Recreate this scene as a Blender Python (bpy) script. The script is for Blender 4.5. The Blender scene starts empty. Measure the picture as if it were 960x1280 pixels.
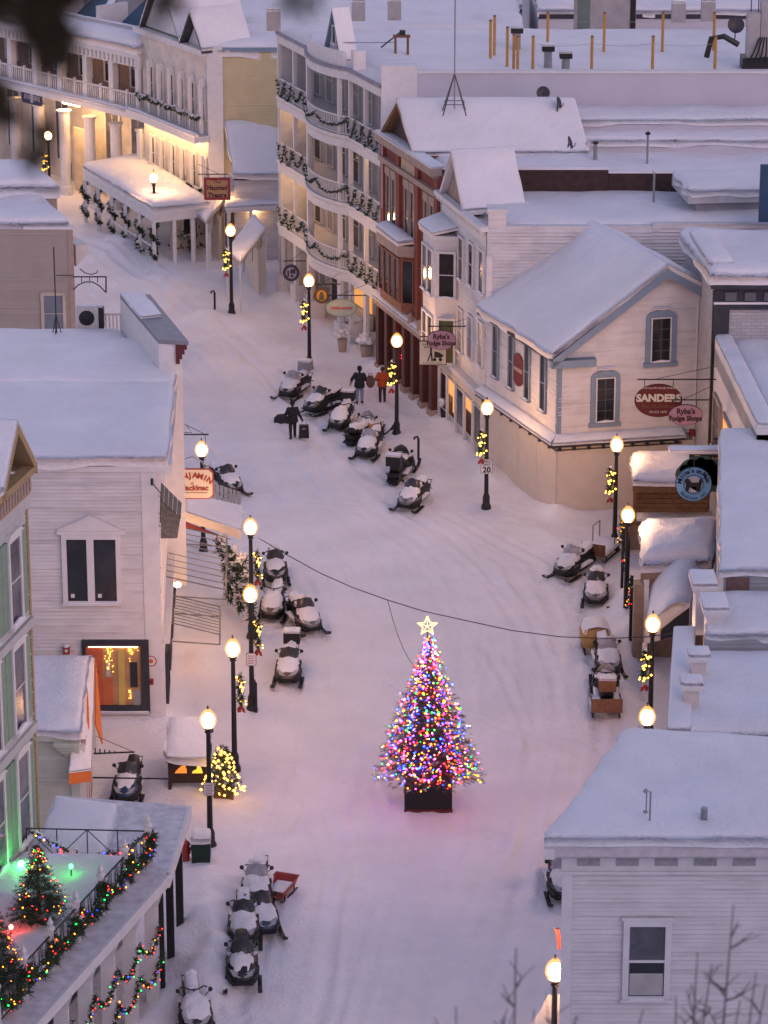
import bpy, bmesh, math, random
import numpy as np
from mathutils import Vector, Matrix
from math import radians, sin, cos, pi, sqrt, exp
R = random.Random(11)
scene = bpy.context.scene
col = scene.collection
# ---------------------------------------------------------------- camera
FPX, TH, HC = 4000.0, radians(18.75), 43.0
cam_d = bpy.data.cameras.new('camera'); cam = bpy.data.objects.new('camera', cam_d); col.objects.link(cam)
cam.location = (0, 0, HC); cam.rotation_euler = (pi/2 - TH, 0, 0)
cam_d.sensor_fit = 'VERTICAL'; cam_d.sensor_height = 36; cam_d.lens = 36*FPX/1280
cam_d.clip_start = 0.2; cam_d.clip_end = 20000
cam_d.dof.use_dof = True; cam_d.dof.focus_distance = 126; cam_d.dof.aperture_fstop = 3.3
scene.camera = cam
# ---------------------------------------------------------------- sky, sun, exposure (dusk)
world = bpy.data.worlds.new('World'); scene.world = world; world.use_nodes = True
wn = world.node_tree; wn.nodes.clear()
sky = wn.nodes.new('ShaderNodeTexSky'); sky.sky_type = 'NISHITA'; sky.sun_disc = False
SUN_EL, SUN_ROT = radians(2.5), radians(150)
sky.sun_elevation = SUN_EL; sky.sun_rotation = SUN_ROT
sky.air_density = 1.0; sky.dust_density = 0.6; sky.ozone_density = 1.4
tint = wn.nodes.new('ShaderNodeMix'); tint.data_type = 'RGBA'; tint.blend_type = 'MULTIPLY'; tint.inputs[0].default_value = 1
tint.inputs[7].default_value = (1.145, 0.825, 1.02, 1)
bg = wn.nodes.new('ShaderNodeBackground'); bg.inputs[1].default_value = 0.15
wo = wn.nodes.new('ShaderNodeOutputWorld')
wn.links.new(sky.outputs[0], tint.inputs[6]); wn.links.new(tint.outputs[2], bg.inputs[0]); wn.links.new(bg.outputs[0], wo.inputs[0])
sun_d = bpy.data.lights.new('sun', 'SUN'); sun = bpy.data.objects.new('sun', sun_d); col.objects.link(sun)
sun_d.energy = 0.12; sun_d.angle = radians(40); sun_d.color = (1.0, 0.72, 0.66)
sun.rotation_euler = (radians(58), 0, radians(180) - SUN_ROT)
vs = scene.view_settings; vs.view_transform = 'Standard'; vs.look = 'None'; vs.gamma = 1; vs.use_curve_mapping = False
vs.exposure = 2.1
scene.cycles.use_denoising = True
scene.cycles.max_bounces = 5; scene.cycles.diffuse_bounces = 3; scene.cycles.glossy_bounces = 2
scene.cycles.transmission_bounces = 3; scene.cycles.transparent_max_bounces = 8
scene.cycles.caustics_reflective = False; scene.cycles.caustics_refractive = False
scene.cycles.sample_clamp_indirect = 3.0
LAMP_E = 56.0
# ---------------------------------------------------------------- photograph geometry: a pixel of the 960x1280 photograph to a point in the place
def ray(x, y):
    a, b = x - 480, 640 - y
    return Vector((a, FPX*cos(TH) + b*sin(TH), -FPX*sin(TH) + b*cos(TH)))
def P(x, y, z=0.0):
    r = ray(x, y); t = (z - HC)/r.z
    return Vector((r.x*t, r.y*t, z))
def PY(x, y, Y):
    r = ray(x, y); t = Y/r.y
    return Vector((r.x*t, Y, HC + r.z*t))
def ZAT(Y, py):
    r = ray(480, py); return HC + r.z/r.y*Y
def PROJ(p):
    d = p - Vector((0, 0, HC)); fw = d.y*cos(TH) - d.z*sin(TH); up = d.y*sin(TH) + d.z*cos(TH)
    return 480 + FPX*d.x/fw, 640 - FPX*up/fw
# ---------------------------------------------------------------- value noise
_nt = np.random.RandomState(3).rand(256, 256)
def vnoise(x, y):
    x = np.asarray(x, float); y = np.asarray(y, float)
    xi = np.floor(x).astype(int); yi = np.floor(y).astype(int); fx = x - xi; fy = y - yi
    fx = fx*fx*(3 - 2*fx); fy = fy*fy*(3 - 2*fy)
    g = lambda a, b: _nt[a & 255, b & 255]
    return (g(xi, yi)*(1-fx) + g(xi+1, yi)*fx)*(1-fy) + (g(xi, yi+1)*(1-fx) + g(xi+1, yi+1)*fx)*fy - 0.5
# ---------------------------------------------------------------- materials
MATS = {}
def mat(name, c, rough=0.7, var=0.12, scale=2.0, bump=0.0, bscale=20.0, metal=0.0, spec=0.4, lap_dirt_shade=None, dscale=0.7, streak=None):
    if name in MATS: return MATS[name]
    m = bpy.data.materials.new(name); m.use_nodes = True; n = m.node_tree; b = n.nodes['Principled BSDF']
    b.inputs['Roughness'].default_value = rough; b.inputs['Metallic'].default_value = metal
    b.inputs['Specular IOR Level'].default_value = spec
    geo = n.nodes.new('ShaderNodeNewGeometry')
    tex = n.nodes.new('ShaderNodeTexNoise'); tex.inputs['Scale'].default_value = scale; tex.inputs['Detail'].default_value = 5
    n.links.new(geo.outputs['Position'], tex.inputs['Vector'])
    rp = n.nodes.new('ShaderNodeValToRGB'); rp.color_ramp.elements[0].position = .3; rp.color_ramp.elements[1].position = .7
    rp.color_ramp.elements[0].color = (*[v*(1-var) for v in c], 1); rp.color_ramp.elements[1].color = (*[min(1, v*(1+var)) for v in c], 1)
    n.links.new(tex.outputs['Fac'], rp.inputs['Fac']); out = rp.outputs['Color']
    if lap_dirt_shade:
        t2 = n.nodes.new('ShaderNodeTexNoise'); t2.inputs['Scale'].default_value = dscale; t2.inputs['Detail'].default_value = 8; t2.inputs['Roughness'].default_value = .7
        mp = n.nodes.new('ShaderNodeMapping'); mp.inputs['Scale'].default_value = streak or (1, 1, 1)
        n.links.new(geo.outputs['Position'], mp.inputs['Vector']); n.links.new(mp.outputs[0], t2.inputs['Vector'])
        r2 = n.nodes.new('ShaderNodeValToRGB'); r2.color_ramp.elements[0].position = .5; r2.color_ramp.elements[1].position = .72
        r2.color_ramp.elements[0].color = (0, 0, 0, 1); r2.color_ramp.elements[1].color = (.6, .6, .6, 1)
        n.links.new(t2.outputs['Fac'], r2.inputs['Fac'])
        mx = n.nodes.new('ShaderNodeMix'); mx.data_type = 'RGBA'
        n.links.new(r2.outputs['Color'], mx.inputs[0]); n.links.new(out, mx.inputs[6]); mx.inputs[7].default_value = (*lap_dirt_shade, 1)
        out = mx.outputs[2]
    n.links.new(out, b.inputs['Base Color'])
    if bump:
        t3 = n.nodes.new('ShaderNodeTexNoise'); t3.inputs['Scale'].default_value = bscale; t3.inputs['Detail'].default_value = 4
        n.links.new(geo.outputs['Position'], t3.inputs['Vector'])
        bp = n.nodes.new('ShaderNodeBump'); bp.inputs['Strength'].default_value = min(1, bump*10); bp.inputs['Distance'].default_value = bump
        n.links.new(t3.outputs['Fac'], bp.inputs['Height']); n.links.new(bp.outputs['Normal'], b.inputs['Normal'])
    MATS[name] = m; return m
def emis(name, c, s):
    if name in MATS: return MATS[name]
    m = bpy.data.materials.new(name); m.use_nodes = True; n = m.node_tree; b = n.nodes['Principled BSDF']
    b.inputs['Base Color'].default_value = (*[min(.8, v) for v in c], 1)
    b.inputs['Emission Color'].default_value = (*c, 1); b.inputs['Emission Strength'].default_value = s
    MATS[name] = m; return m
def brick_mat(name, c1, c2, mortar, sx=1.0, axis='XZ'):
    if name in MATS: return MATS[name]
    m = bpy.data.materials.new(name); m.use_nodes = True; n = m.node_tree; b = n.nodes['Principled BSDF']; b.inputs['Roughness'].default_value = .85
    geo = n.nodes.new('ShaderNodeNewGeometry'); sp = n.nodes.new('ShaderNodeSeparateXYZ'); n.links.new(geo.outputs['Position'], sp.inputs[0])
    cb = n.nodes.new('ShaderNodeCombineXYZ')
    ad = n.nodes.new('ShaderNodeMath'); ad.operation = 'ADD'; n.links.new(sp.outputs[0], ad.inputs[0]); n.links.new(sp.outputs[1], ad.inputs[1])
    n.links.new(ad.outputs[0], cb.inputs[0]); n.links.new(sp.outputs[2], cb.inputs[1])
    bt = n.nodes.new('ShaderNodeTexBrick'); bt.inputs['Scale'].default_value = 1; bt.inputs['Brick Width'].default_value = .24*sx; bt.inputs['Row Height'].default_value = .085*sx
    bt.inputs['Mortar Size'].default_value = .008*sx; bt.inputs['Color1'].default_value = (*c1, 1); bt.inputs['Color2'].default_value = (*c2, 1); bt.inputs['Mortar'].default_value = (*mortar, 1)
    n.links.new(cb.outputs[0], bt.inputs['Vector'])
    tx = n.nodes.new('ShaderNodeTexNoise'); tx.inputs['Scale'].default_value = 1.3; tx.inputs['Detail'].default_value = 6; n.links.new(geo.outputs['Position'], tx.inputs['Vector'])
    mx = n.nodes.new('ShaderNodeMix'); mx.data_type = 'RGBA'; mx.blend_type = 'MULTIPLY'; mx.inputs[0].default_value = .6
    n.links.new(bt.outputs['Color'], mx.inputs[6]); n.links.new(tx.outputs['Color'], mx.inputs[7]) 
    rp = n.nodes.new('ShaderNodeValToRGB'); rp.color_ramp.elements[0].color = (.6, .6, .6, 1); rp.color_ramp.elements[1].color = (1, 1, 1, 1)
    n.links.new(tx.outputs['Fac'], rp.inputs['Fac']); n.links.new(rp.outputs['Color'], mx.inputs[7])
    n.links.new(mx.outputs[2], b.inputs['Base Color'])
    bp = n.nodes.new('ShaderNodeBump'); bp.inputs['Distance'].default_value = .01; bp.inputs['Strength'].default_value = .8; bp.invert = True
    n.links.new(bt.outputs['Fac'], bp.inputs['Height']); n.links.new(bp.outputs['Normal'], b.inputs['Normal'])
    MATS[name] = m; return m
def glass_mat(name, c, rough=.08):
    m = mat(name, c, rough, .5, 1.2, spec=.6); return m
def snow_mat(name, c, b1, s1, b2, s2):
    m = bpy.data.materials.new(name); m.use_nodes = True; n = m.node_tree; b = n.nodes['Principled BSDF']
    b.inputs['Roughness'].default_value = .65; b.inputs['Specular IOR Level'].default_value = .25
    geo = n.nodes.new('ShaderNodeNewGeometry')
    def nz(s, d):
        t = n.nodes.new('ShaderNodeTexNoise'); t.inputs['Scale'].default_value = s; t.inputs['Detail'].default_value = d; t.inputs['Roughness'].default_value = .6
        n.links.new(geo.outputs['Position'], t.inputs['Vector']); return t
    a = nz(s1, 4); d = nz(s2, 3); e = nz(.35, 6)
    rp = n.nodes.new('ShaderNodeValToRGB'); rp.color_ramp.elements[0].position = .35; rp.color_ramp.elements[1].position = .65
    rp.color_ramp.elements[0].color = (*[v*.9 for v in c], 1); rp.color_ramp.elements[1].color = (*c, 1)
    n.links.new(e.outputs['Fac'], rp.inputs['Fac']); n.links.new(rp.outputs['Color'], b.inputs['Base Color'])
    p1 = n.nodes.new('ShaderNodeBump'); p1.inputs['Distance'].default_value = b1; p1.inputs['Strength'].default_value = 1
    p2 = n.nodes.new('ShaderNodeBump'); p2.inputs['Distance'].default_value = b2; p2.inputs['Strength'].default_value = 1
    n.links.new(a.outputs['Fac'], p1.inputs['Height']); n.links.new(d.outputs['Fac'], p2.inputs['Height'])
    n.links.new(p1.outputs['Normal'], p2.inputs['Normal']); n.links.new(p2.outputs['Normal'], b.inputs['Normal'])
    MATS[name] = m; return m
SNOW = snow_mat('snow', (.83, .82, .845), .12, 1.0, .03, 9)
SNOWG = snow_mat('street_snow', (.89, .87, .89), .05, 2.0, .032, 8)
WHITE = mat('white_paint', (.68, .66, .66), .6, .06, 3)
WSIDE = mat('white_clapboard_paint', (.66, .63, .63), .65, .07, 1.5, lap_dirt_shade=(.34, .31, .32), dscale=1.0, streak=(.45, .45, 7.6))  # streaks at board spacing put lap shade into the colour along with dirt
WSIDE2 = mat('weathered_white_clapboard', (.62, .60, .61), .7, .08, 1.5, lap_dirt_shade=(.26, .24, .25), dscale=1.0, streak=(.7, .7, 6.6))  # same lap shade and dirt streaks, spaced for wider boards
CREAM = mat('cream_paint', (.66, .57, .48), .6, .05, 2)
YELLOW = mat('pale_yellow_clapboard', (.60, .50, .30), .65, .06, 1.5)
TAN = mat('tan_clapboard', (.36, .31, .28), .7, .06, 1.5)
GREYC = mat('grey_clapboard', (.30, .30, .33), .7, .08, 1.5)
LAV = mat('pale_grey_render', (.50, .50, .56), .75, .05, .6)
BRICK = brick_mat('red_brick', (.34, .078, .055), (.27, .058, .044), (.25, .13, .10))
WBRICK = brick_mat('painted_white_brick', (.60, .58, .58), (.50, .48, .48), (.42, .40, .40), 1.6)
STONE = mat('tan_stone', (.38, .29, .24), .8, .12, 3, .004)
BLUE = mat('grey_blue_trim', (.20, .27, .36), .6, .06, 3)
DARKTRIM = mat('dark_slate_trim', (.035, .037, .05), .5, .2, 3)
BLACK = mat('black_iron', (.018, .018, .02), .45, .2, 5)
GLASS = glass_mat('dark_window_glass', (.018, .018, .024))
GLASSG = glass_mat('greyish_window_glass', (.10, .10, .12), .15)
CURT = mat('curtained_glass', (.30, .28, .28), .4, .15, 4)
WOOD = mat('brown_wood', (.17, .085, .04), .7, .25, 6, .004, 30)
ROOFD = mat('dark_shingle', (.06, .058, .065), .85, .25, 6, .004, 30)
GREENP = mat('green_needles', (.035, .06, .03), .8, .4, 3)
GREENS = mat('snow_dusted_needles', (.16, .18, .16), .85, .5, 6)
METAL = mat('galvanised_metal', (.32, .32, .34), .4, .15, 4, metal=.6)
RED = mat('red_paint', (.35, .035, .03), .5, .1, 3)
WARM = emis('warm_lit_room', (1.0, .42, .12), .16)
WARMX = emis('bright_entrance_light', (1.0, .56, .22), 15.0)
WARMS = emis('warm_porch_light', (1.0, .56, .22), 9.0)
CORE = emis('lamp_bulb_glow', (1.0, .52, .24), LAMP_E)
GLOBE = bpy.data.materials.new('amber_halo_globe'); GLOBE.use_nodes = True; _n = GLOBE.node_tree; _n.nodes.clear()
_o = _n.nodes.new('ShaderNodeOutputMaterial'); _m = _n.nodes.new('ShaderNodeMixShader'); _t = _n.nodes.new('ShaderNodeBsdfTransparent'); _e = _n.nodes.new('ShaderNodeEmission')
_e.inputs[0].default_value = (1, .42, .10, 1); _e.inputs[1].default_value = .55; _m.inputs[0].default_value = .42  # lamp halo put into the globe shell as amber emission
_n.links.new(_t.outputs[0], _m.inputs[1]); _n.links.new(_e.outputs[0], _m.inputs[2]); _n.links.new(_m.outputs[0], _o.inputs[0])
BULBW = emis('warm_white_bulbs', (1.0, .50, .07), 1.6)
# ---------------------------------------------------------------- mesh builder
class MB:
    def __init__(s): s.v = []; s.f = []; s.m = []
    def add(s, vs_, fs, m=0):
        o = len(s.v); s.v += [tuple(p) for p in vs_]; s.f += [tuple(i + o for i in f) for f in fs]; s.m += [m]*len(fs); return s
    def hexa(s, b, t, m=0):
        n = len(b)
        return s.add(list(b) + list(t), [tuple(range(n))[::-1], tuple(range(n, 2*n))] + [(i, (i+1) % n, n + (i+1) % n, n + i) for i in range(n)], m)
    def box(s, x0, x1, y0, y1, z0, z1, m=0):
        b = [(x0, y0), (x1, y0), (x1, y1), (x0, y1)]
        return s.hexa([(x, y, z0) for x, y in b], [(x, y, z1) for x, y in b], m)
    def fb(s, fc, s0, s1, d0, d1, z0, z1, m=0):
        b = [(s0, d0), (s1, d0), (s1, d1), (s0, d1)]
        return s.hexa([fc.w(a, d, z0) for a, d in b], [fc.w(a, d, z1) for a, d in b], m)
    def fpoly(s, fc, poly, d0, d1, m=0):
        return s.hexa([fc.w(a, d0, z) for a, z in poly], [fc.w(a, d1, z) for a, z in poly], m)
    def cyl(s, p0, p1, r0, r1=None, n=8, m=0, cap=True):
        p0 = Vector(p0); p1 = Vector(p1); r1 = r0 if r1 is None else r1
        ax = (p1 - p0); 
        if ax.length < 1e-6: return s
        ax.normalize(); a = ax.orthogonal().normalized(); b = ax.cross(a)
        A = [p0 + (a*cos(2*pi*i/n) + b*sin(2*pi*i/n))*r0 for i in range(n)]; B = [p1 + (a*cos(2*pi*i/n) + b*sin(2*pi*i/n))*r1 for i in range(n)]
        fs = [(i, (i+1) % n, n + (i+1) % n, n + i) for i in range(n)]
        if cap: fs += [tuple(range(n))[::-1], tuple(range(n, 2*n))]
        return s.add(A + B, fs, m)
    def tube(s, pts, r, n=5, m=0):
        pts = [Vector(p) for p in pts]; rings = []; up = None
        for i, p in enumerate(pts):
            d = (pts[min(i+1, len(pts)-1)] - pts[max(i-1, 0)]).normalized()
            if up is None: up = d.orthogonal().normalized()
            up = (up - d*up.dot(d)).normalized(); b = d.cross(up); rr = r[i] if isinstance(r, (list, tuple)) else r
            rings.append([p + (up*cos(2*pi*k/n) + b*sin(2*pi*k/n))*rr for k in range(n)])
        return s.loft(rings, True, m)
    def loft(s, rings, closed=True, m=0, caps=True):
        n = len(rings[0]); vs_ = [p for r in rings for p in r]; fs = []
        for i in range(len(rings)-1):
            for k in range(n if closed else n-1):
                fs.append((i*n+k, i*n+(k+1) % n, (i+1)*n+(k+1) % n, (i+1)*n+k))
        if caps and closed: fs += [tuple(range(n))[::-1], tuple(range((len(rings)-1)*n, len(rings)*n))]
        return s.add(vs_, fs, m)
    def lathe(s, c, prof, n=12, m=0):
        c = Vector(c)
        return s.loft([[c + Vector((r*cos(2*pi*k/n), r*sin(2*pi*k/n), z)) for k in range(n)] for r, z in prof], True, m)
    def ball(s, c, r, m=0, n=6, sz=1.0):
        c = Vector(c)
        return s.loft([[c + Vector((max(.02*r, r*sin(pi*j/n))*cos(2*pi*k/(n+2)), max(.02*r, r*sin(pi*j/n))*sin(2*pi*k/(n+2)), -r*sz*cos(pi*j/n))) for k in range(n+2)] for j in range(n+1)], True, m)
    def octa(s, c, r, m=0):
        x, y, z = c
        return s.add([(x+r, y, z), (x-r, y, z), (x, y+r, z), (x, y-r, z), (x, y, z+r), (x, y, z-r)], [(0,2,4),(2,1,4),(1,3,4),(3,0,4),(2,0,5),(1,2,5),(3,1,5),(0,3,5)], m)
    def build(s, name, mats, parent=None, org=None, smooth=False):
        if not isinstance(mats, (list, tuple)): mats = [mats]
        if org is None:
            org = Vector((0, 0, 0)); q = parent
            while q is not None: org = org + Vector(q.location); q = q.parent
        me = bpy.data.meshes.new(name)
        v = np.array(s.v, float).reshape(-1, 3) - np.array(org, float)
        me.from_pydata(v.tolist(), [], s.f)
        for m in mats: me.materials.append(m)
        if len(mats) > 1: me.polygons.foreach_set('material_index', s.m)
        if smooth: me.polygons.foreach_set('use_smooth', [True]*len(me.polygons))
        o = bpy.data.objects.new(name, me); col.objects.link(o)
        if parent is not None: o.parent = parent
        return o
def tag(o, label=None, cat=None, group=None, kind=None):
    if label: o['label'] = label
    if cat: o['category'] = cat
    if group: o['group'] = group
    if kind: o['kind'] = kind
    return o
def thing(name, label, cat, loc=(0, 0, 0), group=None, rz=0):
    o = bpy.data.objects.new(name, None); o.empty_display_size = .3; col.objects.link(o); o.location = loc; o.rotation_euler = (0, 0, rz)
    return tag(o, label, cat, group)
def copy_tree(o, parent=None):
    c = o.copy(); col.objects.link(c); c.parent = parent
    for ch in list(o.children): copy_tree(ch, c)
    return c
class Fac:
    """a vertical facade plane through ground points a and b; s runs a to b, d out of the wall towards the camera"""
    def __init__(s, a, b):
        s.a = Vector((a[0], a[1], 0)); s.b = Vector((b[0], b[1], 0)); s.u = (s.b - s.a); s.L = s.u.length; s.u.normalize()
        s.n = Vector((-s.u.y, s.u.x, 0))
        if s.n.dot(-s.a) < 0: s.n = -s.n
    def w(s, k, d, z): p = s.a + s.u*k + s.n*d; p.z = z; return p
    def at(s, x, y, d=0):
        r = ray(x, y); c = Vector((0, 0, HC)); t = (s.a + s.n*d - c).dot(s.n)/r.dot(s.n); p = c + r*t
        return (p - s.a).dot(s.u), p.z
    def off(s, d): return Fac(s.a + s.n*d, s.b + s.n*d)
def rng(poly, z):
    xs = []
    for i in range(len(poly)):
        (a, za), (b, zb) = poly[i], poly[(i+1) % len(poly)]
        if (za - z)*(zb - z) <= 0 and abs(za - zb) > 1e-9: xs.append(a + (b-a)*(z-za)/(zb-za))
    return (min(xs), max(xs)) if len(xs) > 1 else None
def claps(fc, poly, exp_=.13, lip=.022, d=0.0):
    rr = random.Random(int(fc.L*97) + len(poly)); base_lip = lip*2.0
    mb = MB(); z0 = min(z for _, z in poly); z1 = max(z for _, z in poly); n = max(1, int((z1-z0)/exp_))
    for i in range(n):
        a = z0 + (z1-z0)*i/n; b = z0 + (z1-z0)*(i+1)/n; ra = rng(poly, a + .002); rb = rng(poly, b - .002)
        if not ra or not rb: continue
        lip = base_lip*rr.choice((.75, .9, 1, 1, 1.1, 1.45)); b += rr.uniform(-.006, .006)
        mb.add([fc.w(ra[0], d+lip, a), fc.w(ra[1], d+lip, a), fc.w(rb[1], d+.002, b), fc.w(rb[0], d+.002, b), fc.w(ra[0], d, a), fc.w(ra[1], d, a)], [(0, 1, 2, 3), (4, 5, 1, 0)])
    return mb
def walls(T, pts, z0, z1, m, name='wall'):
    mb = MB(); mb.hexa([(p[0], p[1], z0) for p in pts], [(p[0], p[1], z1) for p in pts]); return mb.build(name, m, T)
def snow(T, q, th=.3, res=.45, amp=.08, name='snow_cover', edge=.45, m=None, jit=.09, rr=.5, build=True):
    """a blanket of snow on the quad q (four corners in order), rounded and uneven"""
    if name == 'roof_snow': th *= 1.3; jit = max(jit, .1); amp *= 1.25
    a, b, c, d = [Vector(p) for p in q]
    Lu = max((b-a).length, (c-d).length); Lv = max((d-a).length, (c-b).length)
    nu = max(4, min(60, int(Lu/res))); nv = max(4, min(60, int(Lv/res)))
    def sp(n, L):   # rows crowd at the edges
        e = min(.18, .2*rr/max(L, .1)*2)
        return [0, e*.35, e] + [e + (1-2*e)*i/(n-2) for i in range(1, n-2)] + [1-e, 1-e*.35, 1]
    us = sp(nu, Lu); vv = sp(nv, Lv); V = []; B = []
    for j, v in enumerate(vv):
        for i, u in enumerate(us):
            p = (a*(1-u) + b*u)*(1-v) + (d*(1-u) + c*u)*v
            e = min(u*Lu, (1-u)*Lu, v*Lv, (1-v)*Lv); t = min(1, e/rr)
            nz = float(vnoise(p.x*.55 + 9, p.y*.55 + p.z*.4)) + .5*float(vnoise(p.x*1.9, p.y*1.9 + p.z)) + .7*float(vnoise(p.x*.21 + 40, p.y*.21))
            h = 1.15*th*(edge + (1-edge)*sqrt(t*(2-t))) + 1.5*amp*nz*(.35 + .65*t)
            q_ = p.copy()
            if e <= 1e-6:
                cen = (a+b+c+d)/4; o = (p - cen); o.z = 0
                if o.length > 1e-6: q_ += o.normalized()*jit*(.6 + 2.2*float(vnoise(p.x*1.7 + 4, p.y*1.7 + p.z)) + 1.0*float(vnoise(p.x*5.1, p.y*5.1 + p.z)))
            q_.z = p.z + max(.02, h); V.append(q_); B.append(Vector((q_.x, q_.y, p.z - .01 - (max(0, float(vnoise(p.x*.9 + 17, p.y*.9)) + .1)*.35*min(1, th/.3) if name == 'roof_snow' else 0))))
    nU, nV = len(us), len(vv); mb = MB(); fs = [(j*nU+i, j*nU+i+1, (j+1)*nU+i+1, (j+1)*nU+i) for j in range(nV-1) for i in range(nU-1)]
    loop = list(range(nU)) + [j*nU + nU-1 for j in range(1, nV)] + [(nV-1)*nU + i for i in range(nU-2, -1, -1)] + [j*nU for j in range(nV-2, 0, -1)]
    off = len(V); V += [B[i] for i in loop]; n = len(loop)
    fs += [(loop[k], loop[(k+1) % n], off + (k+1) % n, off + k) for k in range(n)]
    mb.add(V, fs)
    return mb.build(name, m or SNOW, T, smooth=True) if build else mb
def flat(pts, z): return [Vector((p[0], p[1], z)) for p in pts]
def window(T, fc, s0, s1, z0, z1, fm=None, pm=None, cw=.09, nx=1, nz=2, sill=True, hood=None, sn=.05, d=0.03, bar=.035):
    """window part: casing and glazing bars (this mesh), with pane, sill and hood sub-parts"""
    fm = fm or WHITE; pm = pm or GLASS; mb = MB(); d += .04
    mb.fb(fc, s0-cw, s0, -.02, d+.05, z0-cw*.5, z1+cw); mb.fb(fc, s1, s1+cw, -.02, d+.05, z0-cw*.5, z1+cw)
    mb.fb(fc, s0, s1, -.02, d+.05, z1, z1+cw); mb.fb(fc, s0, s1, -.02, d+.05, z0-cw*.5, z0)
    for i in range(1, nx): x = s0 + (s1-s0)*i/nx; mb.fb(fc, x-bar/2, x+bar/2, d-.03, d+.028, z0, z1)
    for i in range(1, nz): z = z0 + (z1-z0)*i/nz; mb.fb(fc, s0, s1, d-.03, d+.031, z-bar/2, z+bar/2)
    W = mb.build('window', fm, T)
    MB().fb(fc, s0, s1, d-.04, d+.005, z0, z1).build('pane', pm, W)
    if sill:
        MB().fb(fc, s0-cw-.04, s1+cw+.04, -.02, d+.12, z0-cw*.5-.06, z0-cw*.5-.003).build('sill', fm, W)
    if sn: 
        zz = z0-cw*.5
        MB().fpoly(fc, [(s0-.02, zz), (s1+.02, zz), (s1-.03, zz+sn), ((s0+s1)/2, zz+sn*1.7), (s0+.05, zz+sn*.8)], d+.051, d+.115).build('sill_snow', SNOW, W)
    if hood: MB().fpoly(fc, [(s0-cw-hood*.5, z1+cw+.004), (s1+cw+hood*.5, z1+cw+.004), (s1+cw*.3, z1+cw+hood*.8), ((s0+s1)/2, z1+cw+hood), (s0-cw*.3, z1+cw+hood*.8)], -.02, d+.09).build('hood', fm, W)
    return W
def winp(T, fc, x0, y0, x1, y1, **k):
    xm, ym = (x0+x1)/2, (y0+y1)/2
    a, b = sorted((fc.at(x0, ym)[0], fc.at(x1, ym)[0])); z0, z1 = sorted((fc.at(xm, y0)[1], fc.at(xm, y1)[1]))
    return window(T, fc, a, b, z0, z1, **k)
def text(T, s, loc, size, m, rot=(pi/2, 0, 0), ext=.004, align='CENTER', name='lettering', sx=1.0, bold=0.0, shear=0):
    c = bpy.data.curves.new(name, 'FONT'); c.body = s; c.size = size; c.extrude = ext; c.align_x = align; c.align_y = 'CENTER'; c.resolution_u = 3; c.offset = bold; c.shear = shear
    c.materials.append(m); tmp = bpy.data.objects.new(name, c); me_ = bpy.data.meshes.new_from_object(tmp); bpy.data.objects.remove(tmp)
    o = bpy.data.objects.new(name, me_); col.objects.link(o); o.rotation_euler = rot; o.scale = (sx, 1, 1)
    o.parent = T; o.location = Vector(loc) - Vector(T.location if T.parent is None else (0, 0, 0)); return o
def sprig(mb, p, n, r, rr, m=0, w=.02):
    """n needle blades round p"""
    for _ in range(n):
        d = Vector((rr.gauss(0, 1), rr.gauss(0, 1), rr.gauss(0, 1))).normalized(); a = d.orthogonal().normalized()*w
        q = p + d*r*rr.uniform(.5, 1.1)
        mb.add([p - a, p + a, q], [(0, 1, 2)], m)
def garland_mesh(path, r, dens, rr, snowy=.3, step=.07, w=.02):
    mb = MB(); pts = [Vector(p) for p in path]
    for i in range(len(pts)-1):
        L = (pts[i+1]-pts[i]).length; n = max(1, int(L/step))
        for k in range(n):
            p = pts[i].lerp(pts[i+1], (k+rr.random())/n) + Vector((rr.gauss(0, r*.2), rr.gauss(0, r*.2), rr.gauss(0, r*.2)))
            sprig(mb, p, dens, r, rr, 0, w)
            if rr.random() < snowy: sprig(mb, p + Vector((0, 0, r*.45)), dens//2 + 1, r*.75, rr, 1, w*1.8)
    return mb
def sag(a, b, n, dip): 
    a = Vector(a); b = Vector(b)
    return [a.lerp(b, i/n) - Vector((0, 0, dip*4*(i/n)*(1-i/n))) for i in range(n+1)]
# ================================================================ ground: one sheet, street with banks and ruts, bluff under the camera
LEFT_Y = [60, 75, 94, 105, 113, 122, 135, 150, 165, 182, 260]; LEFT_X = [-7.6, -6.6, -5.8, -5.2, -5.6, -7.6, -11, -15.5, -20.5, -27, -50]
RIGHT_Y = [60, 75, 90, 102, 113, 120, 127, 137.5, 148, 158, 170, 182, 260]; RIGHT_X = [1.6, 4.2, 7.2, 9.0, 9.4, 8.8, 4.6, .8, -3.5, -7.7, -12.5, -19, -46]
def pdist(x, y, pts):
    best = np.full(np.shape(x), 1e9); side = np.zeros(np.shape(x))
    for (ax, ay), (bx, by) in zip(pts, pts[1:]):
        L2 = (bx-ax)**2 + (by-ay)**2; t = np.clip(((x-ax)*(bx-ax) + (y-ay)*(by-ay))/L2, 0, 1); dx = x - ax - t*(bx-ax); dy = y - ay - t*(by-ay); d = np.hypot(dx, dy)
        s = np.sign((bx-ax)*(y-ay) - (by-ay)*(x-ax)); m = d < best; best = np.where(m, d, best); side = np.where(m, s, side)
    return best*side
def curve(p, n=10):
    out = []
    for i in range(len(p)-1):
        a, b, c, d = p[max(0, i-1)], p[i], p[i+1], p[min(len(p)-1, i+2)]
        for k in range(n):
            t = k/n; out.append(tuple(.5*(2*b[j] + (c[j]-a[j])*t + (2*a[j]-5*b[j]+4*c[j]-d[j])*t*t + (-a[j]+3*b[j]-3*c[j]+d[j])*t**3) for j in (0, 1)))
    return out + [p[-1]]
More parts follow.
